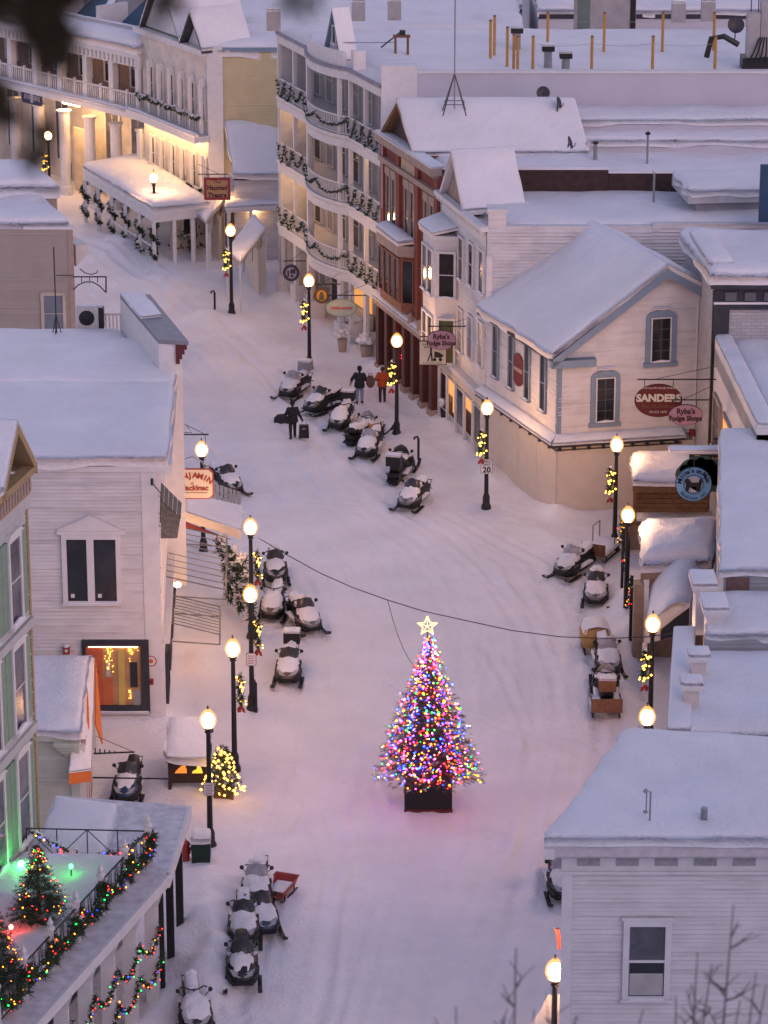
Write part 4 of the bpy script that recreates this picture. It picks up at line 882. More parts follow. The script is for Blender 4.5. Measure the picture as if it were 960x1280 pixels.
    for k in range(10):
        s = .25 + k*2.45
        if s > L: break
        MB().fb(f, s, s+.4, -.3, .1, z1, zt-.6).build('column', WHITE, T); MB().fb(f, s+1.15, s+1.28, .0, .12, z1, z1+1.18).build('rail_post', WHITE, rl)
        c = MB(); c.lathe(f.w(s+.2, -.15, 0), [(.42, -.2), (.42, .5), (.32, .55), (.32, z1-1.2), (.45, z1-1.0)], 12).build('ground_column', WHITE, T)
        window(T, back, s+.6, s+1.6, z1+.6, z1+2.7, WHITE, GLASS, .14, 1, 2, False, None, 0, .04)
        if k not in (3,): window(T, back, s+.5, s+1.7, 1.2, z1-1.1, WHITE, GLASSG, .14, 2, 1, False, None, 0, .04)
    wl = mat('cream_render', (.62, .56, .50), .8)
    MB().fb(back, 0, L, .0, .03, -.2, z1-.46).build('ground_wall', wl, T)
    s0 = f.at(98, 200)[0]; s1 = f.at(74, 200)[0]; s0, s1 = min(s0, s1), max(s0, s1)
    E_ = MB().fb(f.off(-1.2), s0, s1, .0, .08, .1, ZAT(f.w(s0, 0, 0).y, 168)).build('entrance_screen', mat('pale_cream_screen', (.75, .62, .42), .8), T)
    for k in range(3): MB().lathe(f.w(s0 + (s1-s0)*(.2+.3*k), -.45, z1-.62), [(.03, 0), (.3, 0), (.3, .1), (.05, .14)], 10).build('ceiling_light', WARMX, T)
    for k in (2, 5, 7): MB().lathe(f.w(.8 + k*2.45, -.8, z1-.62), [(.03, 0), (.14, 0), (.14, .1), (.05, .14)], 10).build('ceiling_light', WARMS, T)
    MB().lathe(f.w(f.at(93, 66)[0], -1.2, zt-.8), [(.02, 0), (.12, .08), (.12, .22), (.02, .3)], 8).build('gallery_lantern', WARMS, T)
    dk = mat('dark_oxblood_door', (.07, .02, .02), .5); s = f.at(40, 210)[0]; D_ = MB().fb(back, s-.5, s+.5, .04, .1, -.1, 3.4).build('door', dk, T); MB().lathe(back.w(s+.4, .13, 1.1), [(.03, -.03), (.05, 0), (.03, .03)], 8).build('handle', METAL, D_)
    # mansard with blue dormer roofs above
    for k in range(5):
        s = 1.0 + k*4.2; q = [f.w(s, -.8, zt+.6), f.w(s+3.2, -.8, zt+.6), f.w(s+2.4, -3.4, zt+2.8), f.w(s+.8, -3.4, zt+2.8)]
        roofq(T, q, .12, mat('blue_awning', (.035, .08, .13), .6), 'awning'); snow(T, [q[0], q[0].lerp(q[1], .25), q[3].lerp(q[2], .3), q[3]], .15, .3, .04, name='awning_snow', jit=.02, rr=.2)
        MB().fb(f, s-.35, s-.05, -2.8, -.7, zt+.5, zt+2.2).build('dormer_pier', WHITE, T)
    MB().fb(f, 0, L, -.75, -.6, zt+.3, zt+1.35).build('roof_parapet', WHITE, T); snow(T, [f.w(0, -.55, zt+1.35), f.w(L, -.55, zt+1.35), f.w(L, -.8, zt+1.35), f.w(0, -.8, zt+1.35)], .15, .4, .08, name='parapet_snow', jit=.03, rr=.2)
    MB().fb(back, 0, L, -3, -2.5, zt+.5, zt+4.5).build('upper_wall', WHITE, T)
    sg = f.at(46, 121)[0]; zs = f.at(46, 121)[1]; S = thing('hotel_name_sign', 'small dark blue name board with snow on top, hung on the far gallery rail', 'sign', f.w(sg, .3, zs))
    MB().fpoly(f, [(sg - 1.0, zs-.25), (sg-.85, zs-.4), (sg+.85, zs-.4), (sg+1.0, zs-.25), (sg+1.0, zs+.25), (sg+.85, zs+.4), (sg-.85, zs+.4), (sg-1.0, zs+.25)], .3, .38).build('board', mat('navy_paint', (.03, .03, .08), .5), S)
    st = MB()
    for k in range(13):
        if k != 6: a_ = sg - .78 + .12*k; st.fb(f, a_, a_+.05, .381, .39, zs-.17 + .03*(k % 3), zs+.15)
    st.fpoly(f, [(sg-.13, zs-.3), (sg+.13, zs-.3), (sg+.13, zs+.2), (sg, zs+.38), (sg-.13, zs+.2)], .381, .388)
    st.build('faded_lettering', mat('faded_white_print', (.45, .43, .46), .7), S)['kind'] = 'stuff'
    snow(S, [f.w(sg-.95, .39, zs+.4), f.w(sg+.95, .39, zs+.4), f.w(sg+.95, .28, zs+.4), f.w(sg-.95, .28, zs+.4)], .12, .15, .03, name='snow_cap', jit=.02, rr=.1)
    # low covered walkway with garlanded posts
    z = 3.0; a, b, c, d = P(193, 266, z), P(262, 258, z), P(175, 198, z), P(104, 212, z)
    T = thing('covered_walkway', 'low flat-roofed walkway under deep snow with garlanded posts, in front of the cream building', 'walkway', (a.x, a.y, 0))
    roofq(T, [a, b, c, d], .55, WHITE); snow(T, [a, b, c, d], .35, .4, .08, name='roof_snow')
    rr = random.Random(8)
    for k in range(6):
        p = a.lerp(d, k/5*.97 + .01); MB().box(p.x-.1, p.x+.1, p.y-.1, p.y+.1, -.4, z-.55).build('post', WHITE, T)
        path = [p + Vector((.16*cos(t*1.3), .16*sin(t*1.3), -.6 - t*.22)) for t in range(10)]
        G = garland_mesh(path, .24, 9, rr, .3, .04, .05).build('post_garland', [GREENP, SNOW], None, Vector((0, 0, 0)))
        tag(G, 'snowy evergreen garland wound on post %s of the low covered walkway' % ['one, nearest the street lamp,', 'two', 'three', 'four', 'five', 'six, farthest,'][k], 'garland', 'garlands on the walkway posts')
        if k < 5:
            q = a.lerp(d, (k+1)/5*.97 + .01); MB().hexa([p + Vector((0, -.03, -2.0)), q + Vector((0, -.03, -2.0)), q + Vector((0, .03, -2.0)), p + Vector((0, .03, -2.0))], [p + Vector((0, -.03, -1.9)), q + Vector((0, -.03, -1.9)), q + Vector((0, .03, -1.9)), p + Vector((0, .03, -1.9))]).build('rail', WHITE, T)
    for k in (.35, .68, .98): p = a.lerp(b, k); MB().box(p.x-.1, p.x+.1, p.y+.1, p.y+.3, -.3, z-.55).build('post', WHITE, T)
    MB().hexa([Vector((p.x, p.y, -.2)) for p in (a.lerp(b, .1)+Vector((.3, 3.2, 0)), b + Vector((0, 3.2, 0)), b + Vector((0, 3.4, 0)), a.lerp(b, .1) + Vector((.3, 3.4, 0)))], [Vector((p.x, p.y, z-.56)) for p in (a.lerp(b, .1)+Vector((.3, 3.2, 0)), b + Vector((0, 3.2, 0)), b + Vector((0, 3.4, 0)), a.lerp(b, .1) + Vector((.3, 3.4, 0)))]).build('back_wall', CREAM, T)
    w = Fac(a.lerp(b, .1)+Vector((.3, 3.2, 0)), b + Vector((0, 3.2, 0))); window(T, w, w.L*.3, w.L*.6, .9, 2.0, WHITE, GLASS, .08, 2, 1)
    sh = thing('snowy_shrub', 'dark leafless shrub under the covered walkway roof', 'shrub', P(238, 312)); mb = MB(); p = P(238, 312)
    for k in range(120): d_ = Vector((rr.gauss(0, .5), rr.gauss(0, .5), rr.uniform(.1, 1.3))); sprig(mb, p + d_, 5, .25, rr, 0, .03)
    mb.build('foliage', GREENP, sh); MB().cyl(p, p + Vector((0, 0, .6)), .06, .03).build('stem', WOOD, sh)
    # small gabled shop between the hotel and the cream building
    z = 4.6; T = thing('small_gabled_shop', 'small white gabled shop with snowy roofs squeezed beside the balcony hotel', 'shop', tuple(P(300, 335)))
    e0 = P(292, 222, z); e1 = P(352, 222, z); r0 = P(283, 157, z+2.3); r1 = P(352, 152, z+2.3)
    bl = [Vector((e0.x, e0.y+.3, 0)), Vector((e1.x, e1.y+.3, 0)), Vector((e1.x, e1.y+5.5, 0)), Vector((e0.x, e0.y+5.5, 0))]; body(T, bl, z-.15, WHITE)
    fc = Fac(bl[0], bl[1]); claps(fc, [(0, 0), (fc.L, 0), (fc.L, z-.2), (0, z-.2)], .15, .02).build('siding', WSIDE, T)['kind'] = 'stuff'
    roofq(T, [e0, e1, r1, r0], .15); snow(T, [e0, e1, r1, r0], .3, .4, .06, name='roof_snow')
    eb = Vector((r0.x*2 - e0.x, r0.y*2 - e0.y, z)); roofq(T, [r0, r1, Vector((e1.x, eb.y, z)), Vector((e0.x, eb.y, z))], .15)
    MB().hexa([e0 + Vector((.05, .1, 0)), r0 + Vector((.4, 0, -.1)), Vector((e0.x+.05, eb.y, z))], [e0 + Vector((.2, .1, 0)), r0 + Vector((.55, 0, -.1)), Vector((e0.x+.2, eb.y, z))]).build('gable_wall', WHITE, T)
    q = [P(272, 248, 4.0), P(296, 232, 4.0), P(296, 216, 4.4), P(270, 226, 4.4)]; roofq(T, q, .12, WHITE, 'side_canopy'); snow(T, q, .15, .3, .03, name='canopy_snow', jit=.02, rr=.2)
    MB().lathe(P(284, 240, 3.75), [(.03, 0), (.14, 0), (.14, .08), (.04, .1)], 8).build('canopy_light', WARMS, T)
    pz = 3.1; pq = [P(282, 262, pz), P(352, 258, pz), P(352, 240, pz), P(282, 240, pz)]; roofq(T, pq, .18, WHITE, 'porch_roof'); snow(T, pq, .25, .3, .05, name='porch_snow', rr=.3)
    for k in (.05, .45, .95): p = pq[0].lerp(pq[1], k); MB().box(p.x-.1, p.x+.1, p.y+.1, p.y+.3, -.3, pz-.18).build('porch_post', WHITE, T)
    MB().lathe(pq[0].lerp(pq[1], .5) + Vector((0, .8, -.4)), [(.03, 0), (.12, 0), (.12, .08), (.04, .1)], 8).build('porch_light', WARMS, T)
    # pair of pitched awnings low down
    for k, (pp, lb) in enumerate(((((243, 266), (258, 279), (280, 263), (266, 249)), 'small snowy pitched awning over a stall beside the theatre sign'), (((284, 315), (300, 330), (332, 300), (318, 282)), 'snowy pitched awning with striped frame beside the hotel corner'))):
        zz = 2.6; q = [P(*x, zz) for x in pp]; q[2].z += .5; q[3].z += .5
        T = thing('pitched_awning', lb, 'awning', (q[1].x, q[1].y, 0)); roofq(T, q, .08, mat('striped_canvas', (.35, .30, .25), .8), 'canvas'); snow(T, q, .2, .25, .03, name='awning_snow', jit=.03, rr=.25)
        for k2 in range(7): p = q[1].lerp(q[2], k2/6); MB().cyl(p + Vector((0, 0, -.1)), p + Vector((-.05, .1, -.75)), .02, n=5).build('rib', WOOD if k2 % 2 else WHITE, T)
        for p in (q[1], q[0], q[2]): MB().box(p.x-.05, p.x+.05, p.y-.05, p.y+.05, -.3, zz-.05).build('post', WHITE, T)
        bw = q[3].lerp(q[2], .5); MB().hexa([Vector((p.x, p.y, -.2)) for p in (q[0].lerp(q[3], .7), q[1].lerp(q[2], .7), q[2], q[3])], [Vector((p.x, p.y, 2.4)) for p in (q[0].lerp(q[3], .7), q[1].lerp(q[2], .7), q[2], q[3])]).build('booth', CREAM, T)
far_buildings()
# ================================================================ left side
COLS = {'red': (1, .015, .012), 'amber': (1, .26, .012), 'green': (.012, 1, .09), 'blue': (.012, .03, 1), 'pink': (1, .04, .5), 'white': (1, .75, .5)}
def bulbs(parent, pts, names, r, strength, rr, jit=0):
    by = {}
    for p in pts: by.setdefault(rr.choice(names), []).append(p)
    for c in sorted(by):
        mb = MB()
        for p in by[c]: mb.octa(Vector(p) + Vector((rr.gauss(0, jit), rr.gauss(0, jit), rr.gauss(0, jit))), r*rr.uniform(.8, 1.2))
        o = mb.build(c + '_bulbs', emis('%s_bulb_%g' % (c, strength), COLS[c], strength), parent); o['kind'] = 'stuff'
X = Vector((1, 0, 0))
def bld_l3():
    A = P(204, 905); Y0 = A.y; T = thing('white_clapboard_store', 'large white clapboard store with a pedimented double window and a lit shop window below', 'store', (A.x, A.y, 0))
    uL = Vector((-.55, 13.5, 0)); B = A - X*16; D = A + uL; f = Fac(B, A); g = Fac(A, D); zt = ZAT(Y0, 580); L = f.L
    body(T, [A, B, B + uL, D], zt-.1, WHITE)
    def S(x, y): return f.at(x, y)
    claps(f, [(0, -.1), (L-.55, -.1), (L-.55, zt-.1), (0, zt-.1)], .13, .024).build('siding', WSIDE, T)['kind'] = 'stuff'
    MB().fb(f, L-.55, L+.02, .0, .06, -.2, zt-.1).build('corner_board', WHITE, T); claps(g, [(0, 3.2), (g.L, 3.2), (g.L, zt-.3), (0, zt-.3)], .15).build('siding', WSIDE, T)['kind'] = 'stuff'
    MB().fb(f, 0, L+.3, .0, .12, zt-.25, zt).build('eave_board', WHITE, T); MB().fb(g, -.1, g.L, .0, .5, zt-.35, zt).build('cornice', WHITE, T)
    # upper double window with pediment
    s0, z1 = S(83, 673); s1, z0 = S(110.5, 750); s2 = S(117, 673)[0]; s3 = S(144.5, 673)[0]
    W = window(T, f, s0, s3, z0, z1, WHITE, GLASS, .17, 1, 1, True, None, .04, .05); MB().fb(f, s1, s2, .04, .14, z0, z1).build('mullion', WHITE, W)
    for s in (s0+.1, s2+.1): MB().fb(f, s, s+.13, .096, .1, z0+.12, z0+.26).build('sticker', WHITE, W)
    pd = MB(); pd.fb(f, s0-.32, s3+.32, .0, .14, z1+.175, z1+.3); pd.fpoly(f, [(s0-.32, z1+.303), (s3+.32, z1+.303), ((s0+s3)/2, z1+.85)], .0, .12); pd.build('pediment', WHITE, W)
    snow(T, [f.w(s0-.3, .15, z1+.31), f.w((s0+s3)/2, .15, z1+.86), f.w((s0+s3)/2, .0, z1+.86), f.w(s0-.3, .0, z1+.31)], .05, .2, .02, name='pediment_snow', jit=.01, rr=.1)
    # lit shop window
    s0, z1 = S(107, 806); s1, z0 = S(178, 880); dk = DARKTRIM
    fr = MB(); fr.fb(f, s0-.12, s1+.28, .0, .16, z1, z1+.22).fb(f, s0-.12, s0, .0, .16, z0-.3, z1).fb(f, s1, s1+.28, .0, .16, z0-.3, z1).fb(f, s0, s1, .0, .16, z0-.3, z0-.003)
    W = fr.build('shop_window', dk, T)
    MB().fb(f, s0, s1, .06, .068, z0, z1).build('backdrop', mat('tan_shop_wall', (.42, .24, .12), .8), W)
    lt = MB(); lt.fb(f, s0+.1, s1-.1, .075, .12, z1-.05, z1-.02); lt.build('strip_light', emis('shop_strip', (1, .58, .28), 1.6), W)
    wd = s1-s0
    for a_, b_, c_, d_, m in ((.02, .30, .0, 1.0, mat('orange_cloth', (.5, .12, .05), .8)), (.30, .48, .0, .45, mat('orange_cloth2', (.55, .15, .06), .8)), (.36, .44, .48, .75, mat('pale_cloth', (.5, .42, .35), .8)), (.58, .70, .0, .95, mat('yellow_panel', (.55, .42, .12), .8)), (.80, .93, .3, .72, mat('dark_coat', (.03, .03, .04), .8)), (.12, .24, .55, .57, BLACK), (.84, .98, .0, .25, mat('grey_goods', (.3, .3, .3), .8))):
        MB().fb(f, s0 + wd*a_, s0 + wd*b_, .07, .09 + .01*a_, z0 + (z1-z0)*c_, z0 + (z1-z0)*d_).build('goods', m, W)
    rr = random.Random(3); pts = [f.w(s0 + wd*rr.gauss(.42, .035), .12, z1 - (z1-z0)*abs(rr.gauss(.05, .2))) for _ in range(46)] + [f.w(s0 + wd*rr.gauss(.85, .05), .12, z1 - (z1-z0)*abs(rr.gauss(.02, .1))) for _ in range(26)] + [f.w(s0 + wd*rr.gauss(.78, .02), .12, z0 + (z1-z0)*rr.uniform(.1, .28)) for _ in range(14)]
    mb = MB(); [mb.octa(p, .018) for p in pts]; mb.build('fairy_lights', BULBW, W)['kind'] = 'stuff'
    snow(T, [f.w(s0-.1, .2, z0-.3), f.w(s1+.25, .2, z0-.3), f.w(s1+.25, .02, z0-.3), f.w(s0-.1, .02, z0-.3)], .12, .2, .05, name='sill_snow', jit=.02, rr=.1)
    MB().fb(f, S(104, 880)[0], L-.2, .024, .08, .05, z0-.4).build('stall_riser', WHITE, T)
    # roof: gentle fold, street end false front
    zr = zt; mid = .55; q = [f.w(0, .12, zr), f.w(L+.35, .12, zr), g.w(g.L*.55, .45, zr+.35), B + uL*.55 + Vector((0, 0, zr+.35))]
    roofq(T, q, .05, WHITE); snow(T, q, .32, .6, .12, name='roof_snow', jit=.06, edge=.6)
    q2 = [q[3], q[2], g.w(g.L, .45, zr+.2), B + uL + Vector((0, 0, zr+.2))]; roofq(T, q2, .05, WHITE); snow(T, q2, .36, .7, .1, name='roof_snow', jit=.05)
    a = P(197, 447, 9.9); 
    bk = MB().box(a.x, a.x+.85, a.y-.3, a.y+.9, 9.3, 10.7).build('roof_box', mat('dark_grey_sheet', (.13, .13, .16), .6), T)
    snow(T, flat([(a.x+.1, a.y-.32), (a.x+.85, a.y-.32), (a.x+.85, a.y+.9), (a.x+.1, a.y+.9)], 10.7), .12, .2, .05, name='box_snow', jit=.01, rr=.2)
    # small things on the wall
    for nm, lb, px, py, w, h, m, shp in (('round_wall_sign', 'small round white sign with orange centre on the store corner', 189, 825, .2, .2, WHITE, 'o'), ('red_wall_sign', 'small red sign on the store corner beside the shop window', 186, 851, .17, .11, RED, 'r')):
        s, z = S(px, py); S_ = thing(nm, lb, 'sign', f.w(s, .1, z))
        poly = [(s + w*cos(2*pi*k/20), z + h*sin(2*pi*k/20)) for k in range(20)] if shp == 'o' else [(s-w, z-h), (s+w, z-h), (s+w, z+h), (s-w, z+h)]
        MB().fpoly(f, poly, .065, .11).build('plate', m, S_)
        if shp == 'o': MB().loft([[f.w(s + r_*cos(2*pi*k/24), .111, z + r_*sin(2*pi*k/24)) for k in range(24)] for r_ in (.2, .165)], True, caps=False).build('rim', RED, S_); MB().fpoly(f, [(s + .08*cos(2*pi*k/14), z + .08*sin(2*pi*k/14)) for k in range(14)], .112, .118).build('emblem', mat('orange_print', (.6, .15, .03), .6), S_)
        else: MB().fb(f, s-.12, s+.12, .112, .118, z-.03, z+.03).build('band', BLACK, S_)
    s, z = S(83.5, 811); al = thing('fire_alarm_bell', 'small red alarm box with snow cap high on the white store wall', 'alarm', f.w(s, .05, z)); MB().fb(f, s-.11, s+.11, .03, .2, z-.13, z+.13).build('box', RED, al); MB().fb(f, s-.05, s+.05, .203, .22, z-.05, z+.05).build('lens', WHITE, al); MB().ball(f.w(s, .12, z+.15), .12, 0, 6, .6).build('snow_cap', SNOW, al, smooth=True)
    # scroll bracket on street corner
    s, z = S(191, 600); br = thing('wall_bracket', 'thin black iron bracket on the upper corner of the white store', 'bracket', f.w(s, .1, z)); p = f.w(s, .0, z)
    MB().tube([p, p + Vector((0, -.35, 0)), p + Vector((.3, -.4, -.35)), p + Vector((.25, -.4, -1.4))], .02, 5).cyl(p + Vector((0, -.4, -.05)), p + Vector((0, -.4, .18)), .05, n=8).build('arm', BLACK, br)
    # dark boarded hood on the street wall
    a = PY(205, 645, Y0+2.2); hd = thing('boarded_hood', 'grey weathered board hood projecting from the store above the awning frames', 'hood', (A.x, Y0+1.5, a.z)); gb = mat('weathered_grey_boards', (.14, .135, .13), .85, .3, 9)
    q = [g.w(1.2, .02, a.z+1.0), g.w(2.8, .02, a.z+1.0), g.w(2.8, .75, a.z+.2), g.w(1.2, .75, a.z+.2)]
    for k in range(5): 
        t0, t1 = k/5, (k+.9)/5; MB().hexa([q[0].lerp(q[3], t0), q[1].lerp(q[2], t0), q[1].lerp(q[2], t1), q[0].lerp(q[3], t1)], [p + Vector((0, 0, .06)) for p in (q[0].lerp(q[3], t0), q[1].lerp(q[2], t0), q[1].lerp(q[2], t1), q[0].lerp(q[3], t1))]).build('board', gb, hd)
    MB().hexa([g.w(1.25, .02, a.z-.5), g.w(1.25, .6, a.z-.5), g.w(1.25, .72, a.z+.22), g.w(1.25, .02, a.z+.95)], [g.w(1.32, .02, a.z-.5), g.w(1.32, .6, a.z-.5), g.w(1.32, .72, a.z+.22), g.w(1.32, .02, a.z+.95)]).build('side_board', gb, hd)
    # awnings over the pavement: one canvas under snow, two bare frames
    aw = thing('canvas_awning', 'cream and red canvas awning with patchy snow on its slatted roof, over the pavement', 'awning', g.w(12.0, 0, 0))
    zA = 3.7; s0, s1 = 12.0, 16.6; q = [g.w(s0, .05, zA+.25), g.w(s1, .05, zA+.25), g.w(s1, 2.75, zA-.75), g.w(s0, 2.75, zA-.75)]
    for k in range(16): 
        t0, t1 = k/16, (k+.85)/16; a_, b_, c_, d_ = q[0].lerp(q[3], t0), q[1].lerp(q[2], t0), q[1].lerp(q[2], t1), q[0].lerp(q[3], t1); MB().hexa([a_, b_, c_, d_], [p + Vector((0, 0, .04)) for p in (a_, b_, c_, d_)]).build('slat', METAL, aw)
    snow(aw, [q[0].lerp(q[3], .2), q[0].lerp(q[1], .5).lerp(q[3].lerp(q[2], .5), .2), q[3].lerp(q[2], .6), q[3].lerp(q[2], .0)], .10, .3, .1, name='patchy_snow', jit=.1, rr=.4)
    MB().hexa([q[0] + Vector((0, -.06, -.32)), q[3] + Vector((0, -.06, -.32)), q[3] + Vector((0, -.06, .04)), q[0] + Vector((0, -.06, .04))], [q[0] + Vector((0, -.01, -.32)), q[3] + Vector((0, -.01, -.32)), q[3] + Vector((0, -.01, .04)), q[0] + Vector((0, -.01, .04))]).build('cream_edge', CREAM, aw)
    MB().hexa([q[0] + Vector((.0, -.05, -.62)), q[3] + Vector((-.4, -.05, -.33)), q[0] + Vector((.0, -.05, -.33))], [q[0] + Vector((.0, .0, -.62)), q[3] + Vector((-.4, .0, -.33)), q[0] + Vector((.0, .0, -.33))]).build('red_valance', mat('dark_red_canvas', (.16, .025, .03), .8), aw)
    def frame(sa, sb, lb, z=3.3, out=2.1):
        fr = thing('awning_frame', lb, 'awning frame', g.w(sa, 0, 0), 'bare awning frames on the store'); wm = mat('grey_tube', (.17, .16, .165), .5, .1, 4)
        a, b, c, d = g.w(sa, .03, z), g.w(sb, .03, z), g.w(sb, out, z-.55), g.w(sa, out, z-.55)
        r = .026
        for p, q_ in ((a, b), (b, c), (c, d), (d, a)): MB().cyl(p, q_, r, n=6).build('tube', wm, fr)
        for k in range(1, 9): MB().cyl(a.lerp(b, k/9), d.lerp(c, k/9), r*.7, n=5).build('rafter', wm, fr)
        dn = Vector((0, 0, -.75)); MB().cyl(d, d + dn*.5, r, n=5).build('tube', wm, fr); MB().cyl(c, c + dn*.5, r, n=5).build('tube', wm, fr); MB().cyl(d + dn*.5, c + dn*.5, r, n=5).build('tube', wm, fr)
        MB().cyl(a + dn, d + dn*.5, r, n=5).build('brace', wm, fr); MB().cyl(b + dn, c + dn*.5, r, n=5).build('brace', wm, fr)
    frame(2.0, 4.8, 'nearest bare white tube awning frame jutting from the store wall', 3.1, 2.0); frame(5.5, 11.3, 'bare white tube awning frame between the nearest frame and the canvas awning', 3.5, 2.2)
    # shop floor front: pale wall, lit porch
    MB().fb(g, 0, g.L, .0, .1, -.2, 3.1).build('shop_wall', WHITE, T); MB().fb(g, 0, g.L, .0, .3, 3.0, 3.18).build('shop_cornice', WHITE, T)
    for k in range(4): s = .6 + k*3.2; window(T, g, s, s+1.8, .6, 2.4, DARKTRIM, WARM if k in (1, 2) else GLASS, .1, 2, 1, False, None, 0, .12)
    [MB().lathe(g.w(s_, .42, 2.72), [(.03, 0), (.12, 0), (.12, .1), (.05, .14)], 10).build('porch_light', WARMX, T) for s_ in (11.4, 9.0, 6.6)]
    return T, f, g
T3, F3, G3 = bld_l3()
def bld_left_far():
    # false-front building just beyond the store
    z = 10.2; a = P(150, 371, z+1.2); b = P(212, 428, z+1.2)
    T = thing('false_front_building', 'flat-roofed building with a slanting snow-topped false front, just beyond the white store', 'building', (b.x, b.y, 0))
    w = Vector((.95, 0, 0)); bo = Vector((b.x-.4, b.y, 0)); ao = Vector((a.x, a.y, 0))
    body(T, [bo + Vector((0, .0, 0)), bo - X*14, ao - X*14, ao], z-.4, WSIDE)
    snow(T, flat([bo - X*.3, bo - X*14, ao - X*14, ao - X*.1], z-.4), .3, .7, .08, name='roof_snow')
    q = [Vector((b.x-.4, b.y, 0)), Vector((b.x+.45, b.y, 0)), Vector((a.x+.9, a.y, 0)), Vector((a.x, a.y, 0))]
    p = MB().hexa([v + Vector((0, 0, 2)) for v in q], [v + Vector((0, 0, z+1.15)) for v in q]).build('false_front', WHITE, T)
    MB().hexa([v + Vector((0, 0, z+1.15)) for v in (q[0], q[1] + Vector((.25, -.2, 0)), q[2] + Vector((.25, 0, 0)), q[3])], [v + Vector((0, 0, z+1.3)) for v in (q[0], q[1] + Vector((.25, -.2, 0)), q[2] + Vector((.25, 0, 0)), q[3])]).build('coping', mat('grey_flashing', (.22, .22, .25), .5), p)
    snow(T, [v + Vector((0, 0, z+1.31)) for v in (q[0].lerp(q[3], .45), q[1].lerp(q[2], .5), q[2], q[3])], .10, .25, .06, name='coping_snow', jit=.03, rr=.3)
    dr = mat('dark_red_bracket', (.10, .02, .03), .6); c = q[1]
    for k in range(4): MB().box(c.x-.25+.02, c.x+.18-.09*k, c.y-.1, c.y, z+.95-.18*k, z+1.13-.18*k).build('corbel', dr, T)
    # air conditioner
    ac = thing('air_conditioner', 'pale outdoor air conditioner with round fan grille on the roof behind the false front', 'air conditioner', P(112, 411, z-.1)); p = ac.location.copy()
    MB().box(p.x-.5, p.x+.35, p.y, p.y+.4, z-.1, z+.75).build('casing', mat('cream_metal', (.5, .48, .46), .5), ac); MB().box(p.x+.36, p.x+.55, p.y, p.y+.4, z-.1, z+.7).build('side_panel', BLACK, ac)
    mb = MB(); mb.loft([[Vector((p.x-.1 + r*cos(2*pi*k/20), p.y-.02, z+.33 + r*sin(2*pi*k/20))) for k in range(20)] for r in (.3, .27)], True, caps=False)
    for r in (.26, .2, .14, .08): mb.tube([Vector((p.x-.1 + r*cos(2*pi*k/16), p.y-.02, z+.33 + r*sin(2*pi*k/16))) for k in range(17)], .014, 4)
    mb.build('fan_grille', BLACK, ac); MB().loft([[Vector((p.x-.1 + r*cos(2*pi*k/20), p.y-.006, z+.33 + r*sin(2*pi*k/20))) for k in range(20)] for r in (.28, .001)], True, caps=False).build('fan_opening', DARKTRIM, ac)
    snow(ac, flat([(p.x-.42, p.y+.02), (p.x+.5, p.y+.02), (p.x+.5, p.y+.38), (p.x-.42, p.y+.38)], z+.75), .06, .15, .02, name='snow_cap', jit=.01, rr=.1)
    rl = thing('roof_rail', 'short wooden roof rail between the air conditioner and the false front', 'railing', P(138, 411, z-.1)); p = rl.location.copy()
    MB().box(p.x-.25, p.x+.4, p.y+.3, p.y+.36, z+.35, z+.42).build('rail', CREAM, rl)
    for k in range(5): MB().box(p.x-.22+.14*k, p.x-.17+.14*k, p.y+.3, p.y+.35, z-.3, z+.35).build('picket', CREAM, rl)
    # tan building
    Y = 140; c = PY(91, 300, Y); zt = ZAT(Y, 286); T = thing('tan_clapboard_building', 'tan clapboard building with a snowy parapet roof at the left, across from the hotel', 'building', (c.x, Y, 0))
    A = Vector((c.x, Y, 0)); B = A - X*14; sk = Vector((-4.2, 11, 0)); f = Fac(B, A); L = f.L
    body(T, [A, B, B + sk, A + sk], zt-.1, TAN); claps(f, [(0, 2), (L, 2), (L, zt), (0, zt)], .14, .02).build('siding', TAN, T)['kind'] = 'stuff'
    MB().fb(f, L-.22, L+.02, .0, .06, 2, zt).build('corner_board', STONE, T); MB().fb(f, f.at(29, 285)[0], L+.05, -.3, .08, zt-.02, zt+.1).build('coping', WHITE, T)
    winp(T, f, 55.5, 369, 79, 414, cw=.14, nx=1, nz=2, pm=mat('blue_grey_glass', (.18, .20, .24), .2), fm=mat('cream_trim', (.5, .42, .34), .7))
    a0 = f.at(0, 300)[0]; a1 = f.at(29, 300)[0]
    MB().fb(f, 0, a1, -.3, .05, zt+.0, zt+.0+.02).build('ledge', WHITE, T)
    snow(T, [f.w(0, -.1, zt), f.w(L-.1, -.1, zt), A + sk*.45 + Vector((0, 0, zt)), B + sk*.45 + Vector((0, 0, zt))], .35, .6, .15, name='roof_snow')
    e = PY(84, 256, Y+6); zz = e.z; b2 = MB().hexa([Vector((e.x-14, Y+4.4, zt-.5)), Vector((e.x-.3, Y+4.4, zt-.5)), Vector((e.x-2, Y+9, zt-.5)), Vector((e.x-16, Y+9, zt-.5))], [Vector((e.x-14, Y+4.4, zt+.55)), Vector((e.x-.3, Y+4.4, zt+.55)), Vector((e.x-2, Y+9, zt+.55)), Vector((e.x-16, Y+9, zt+.55))]).build('rear_block', TAN, T)
    snow(T, [Vector((e.x-14, Y+4.3, zt+.56)), Vector((e.x-.2, Y+4.3, zt+.56)), Vector((e.x-2, Y+9, zt+.56)), Vector((e.x-16, Y+9, zt+.56))], .5, .5, .1, name='roof_snow')
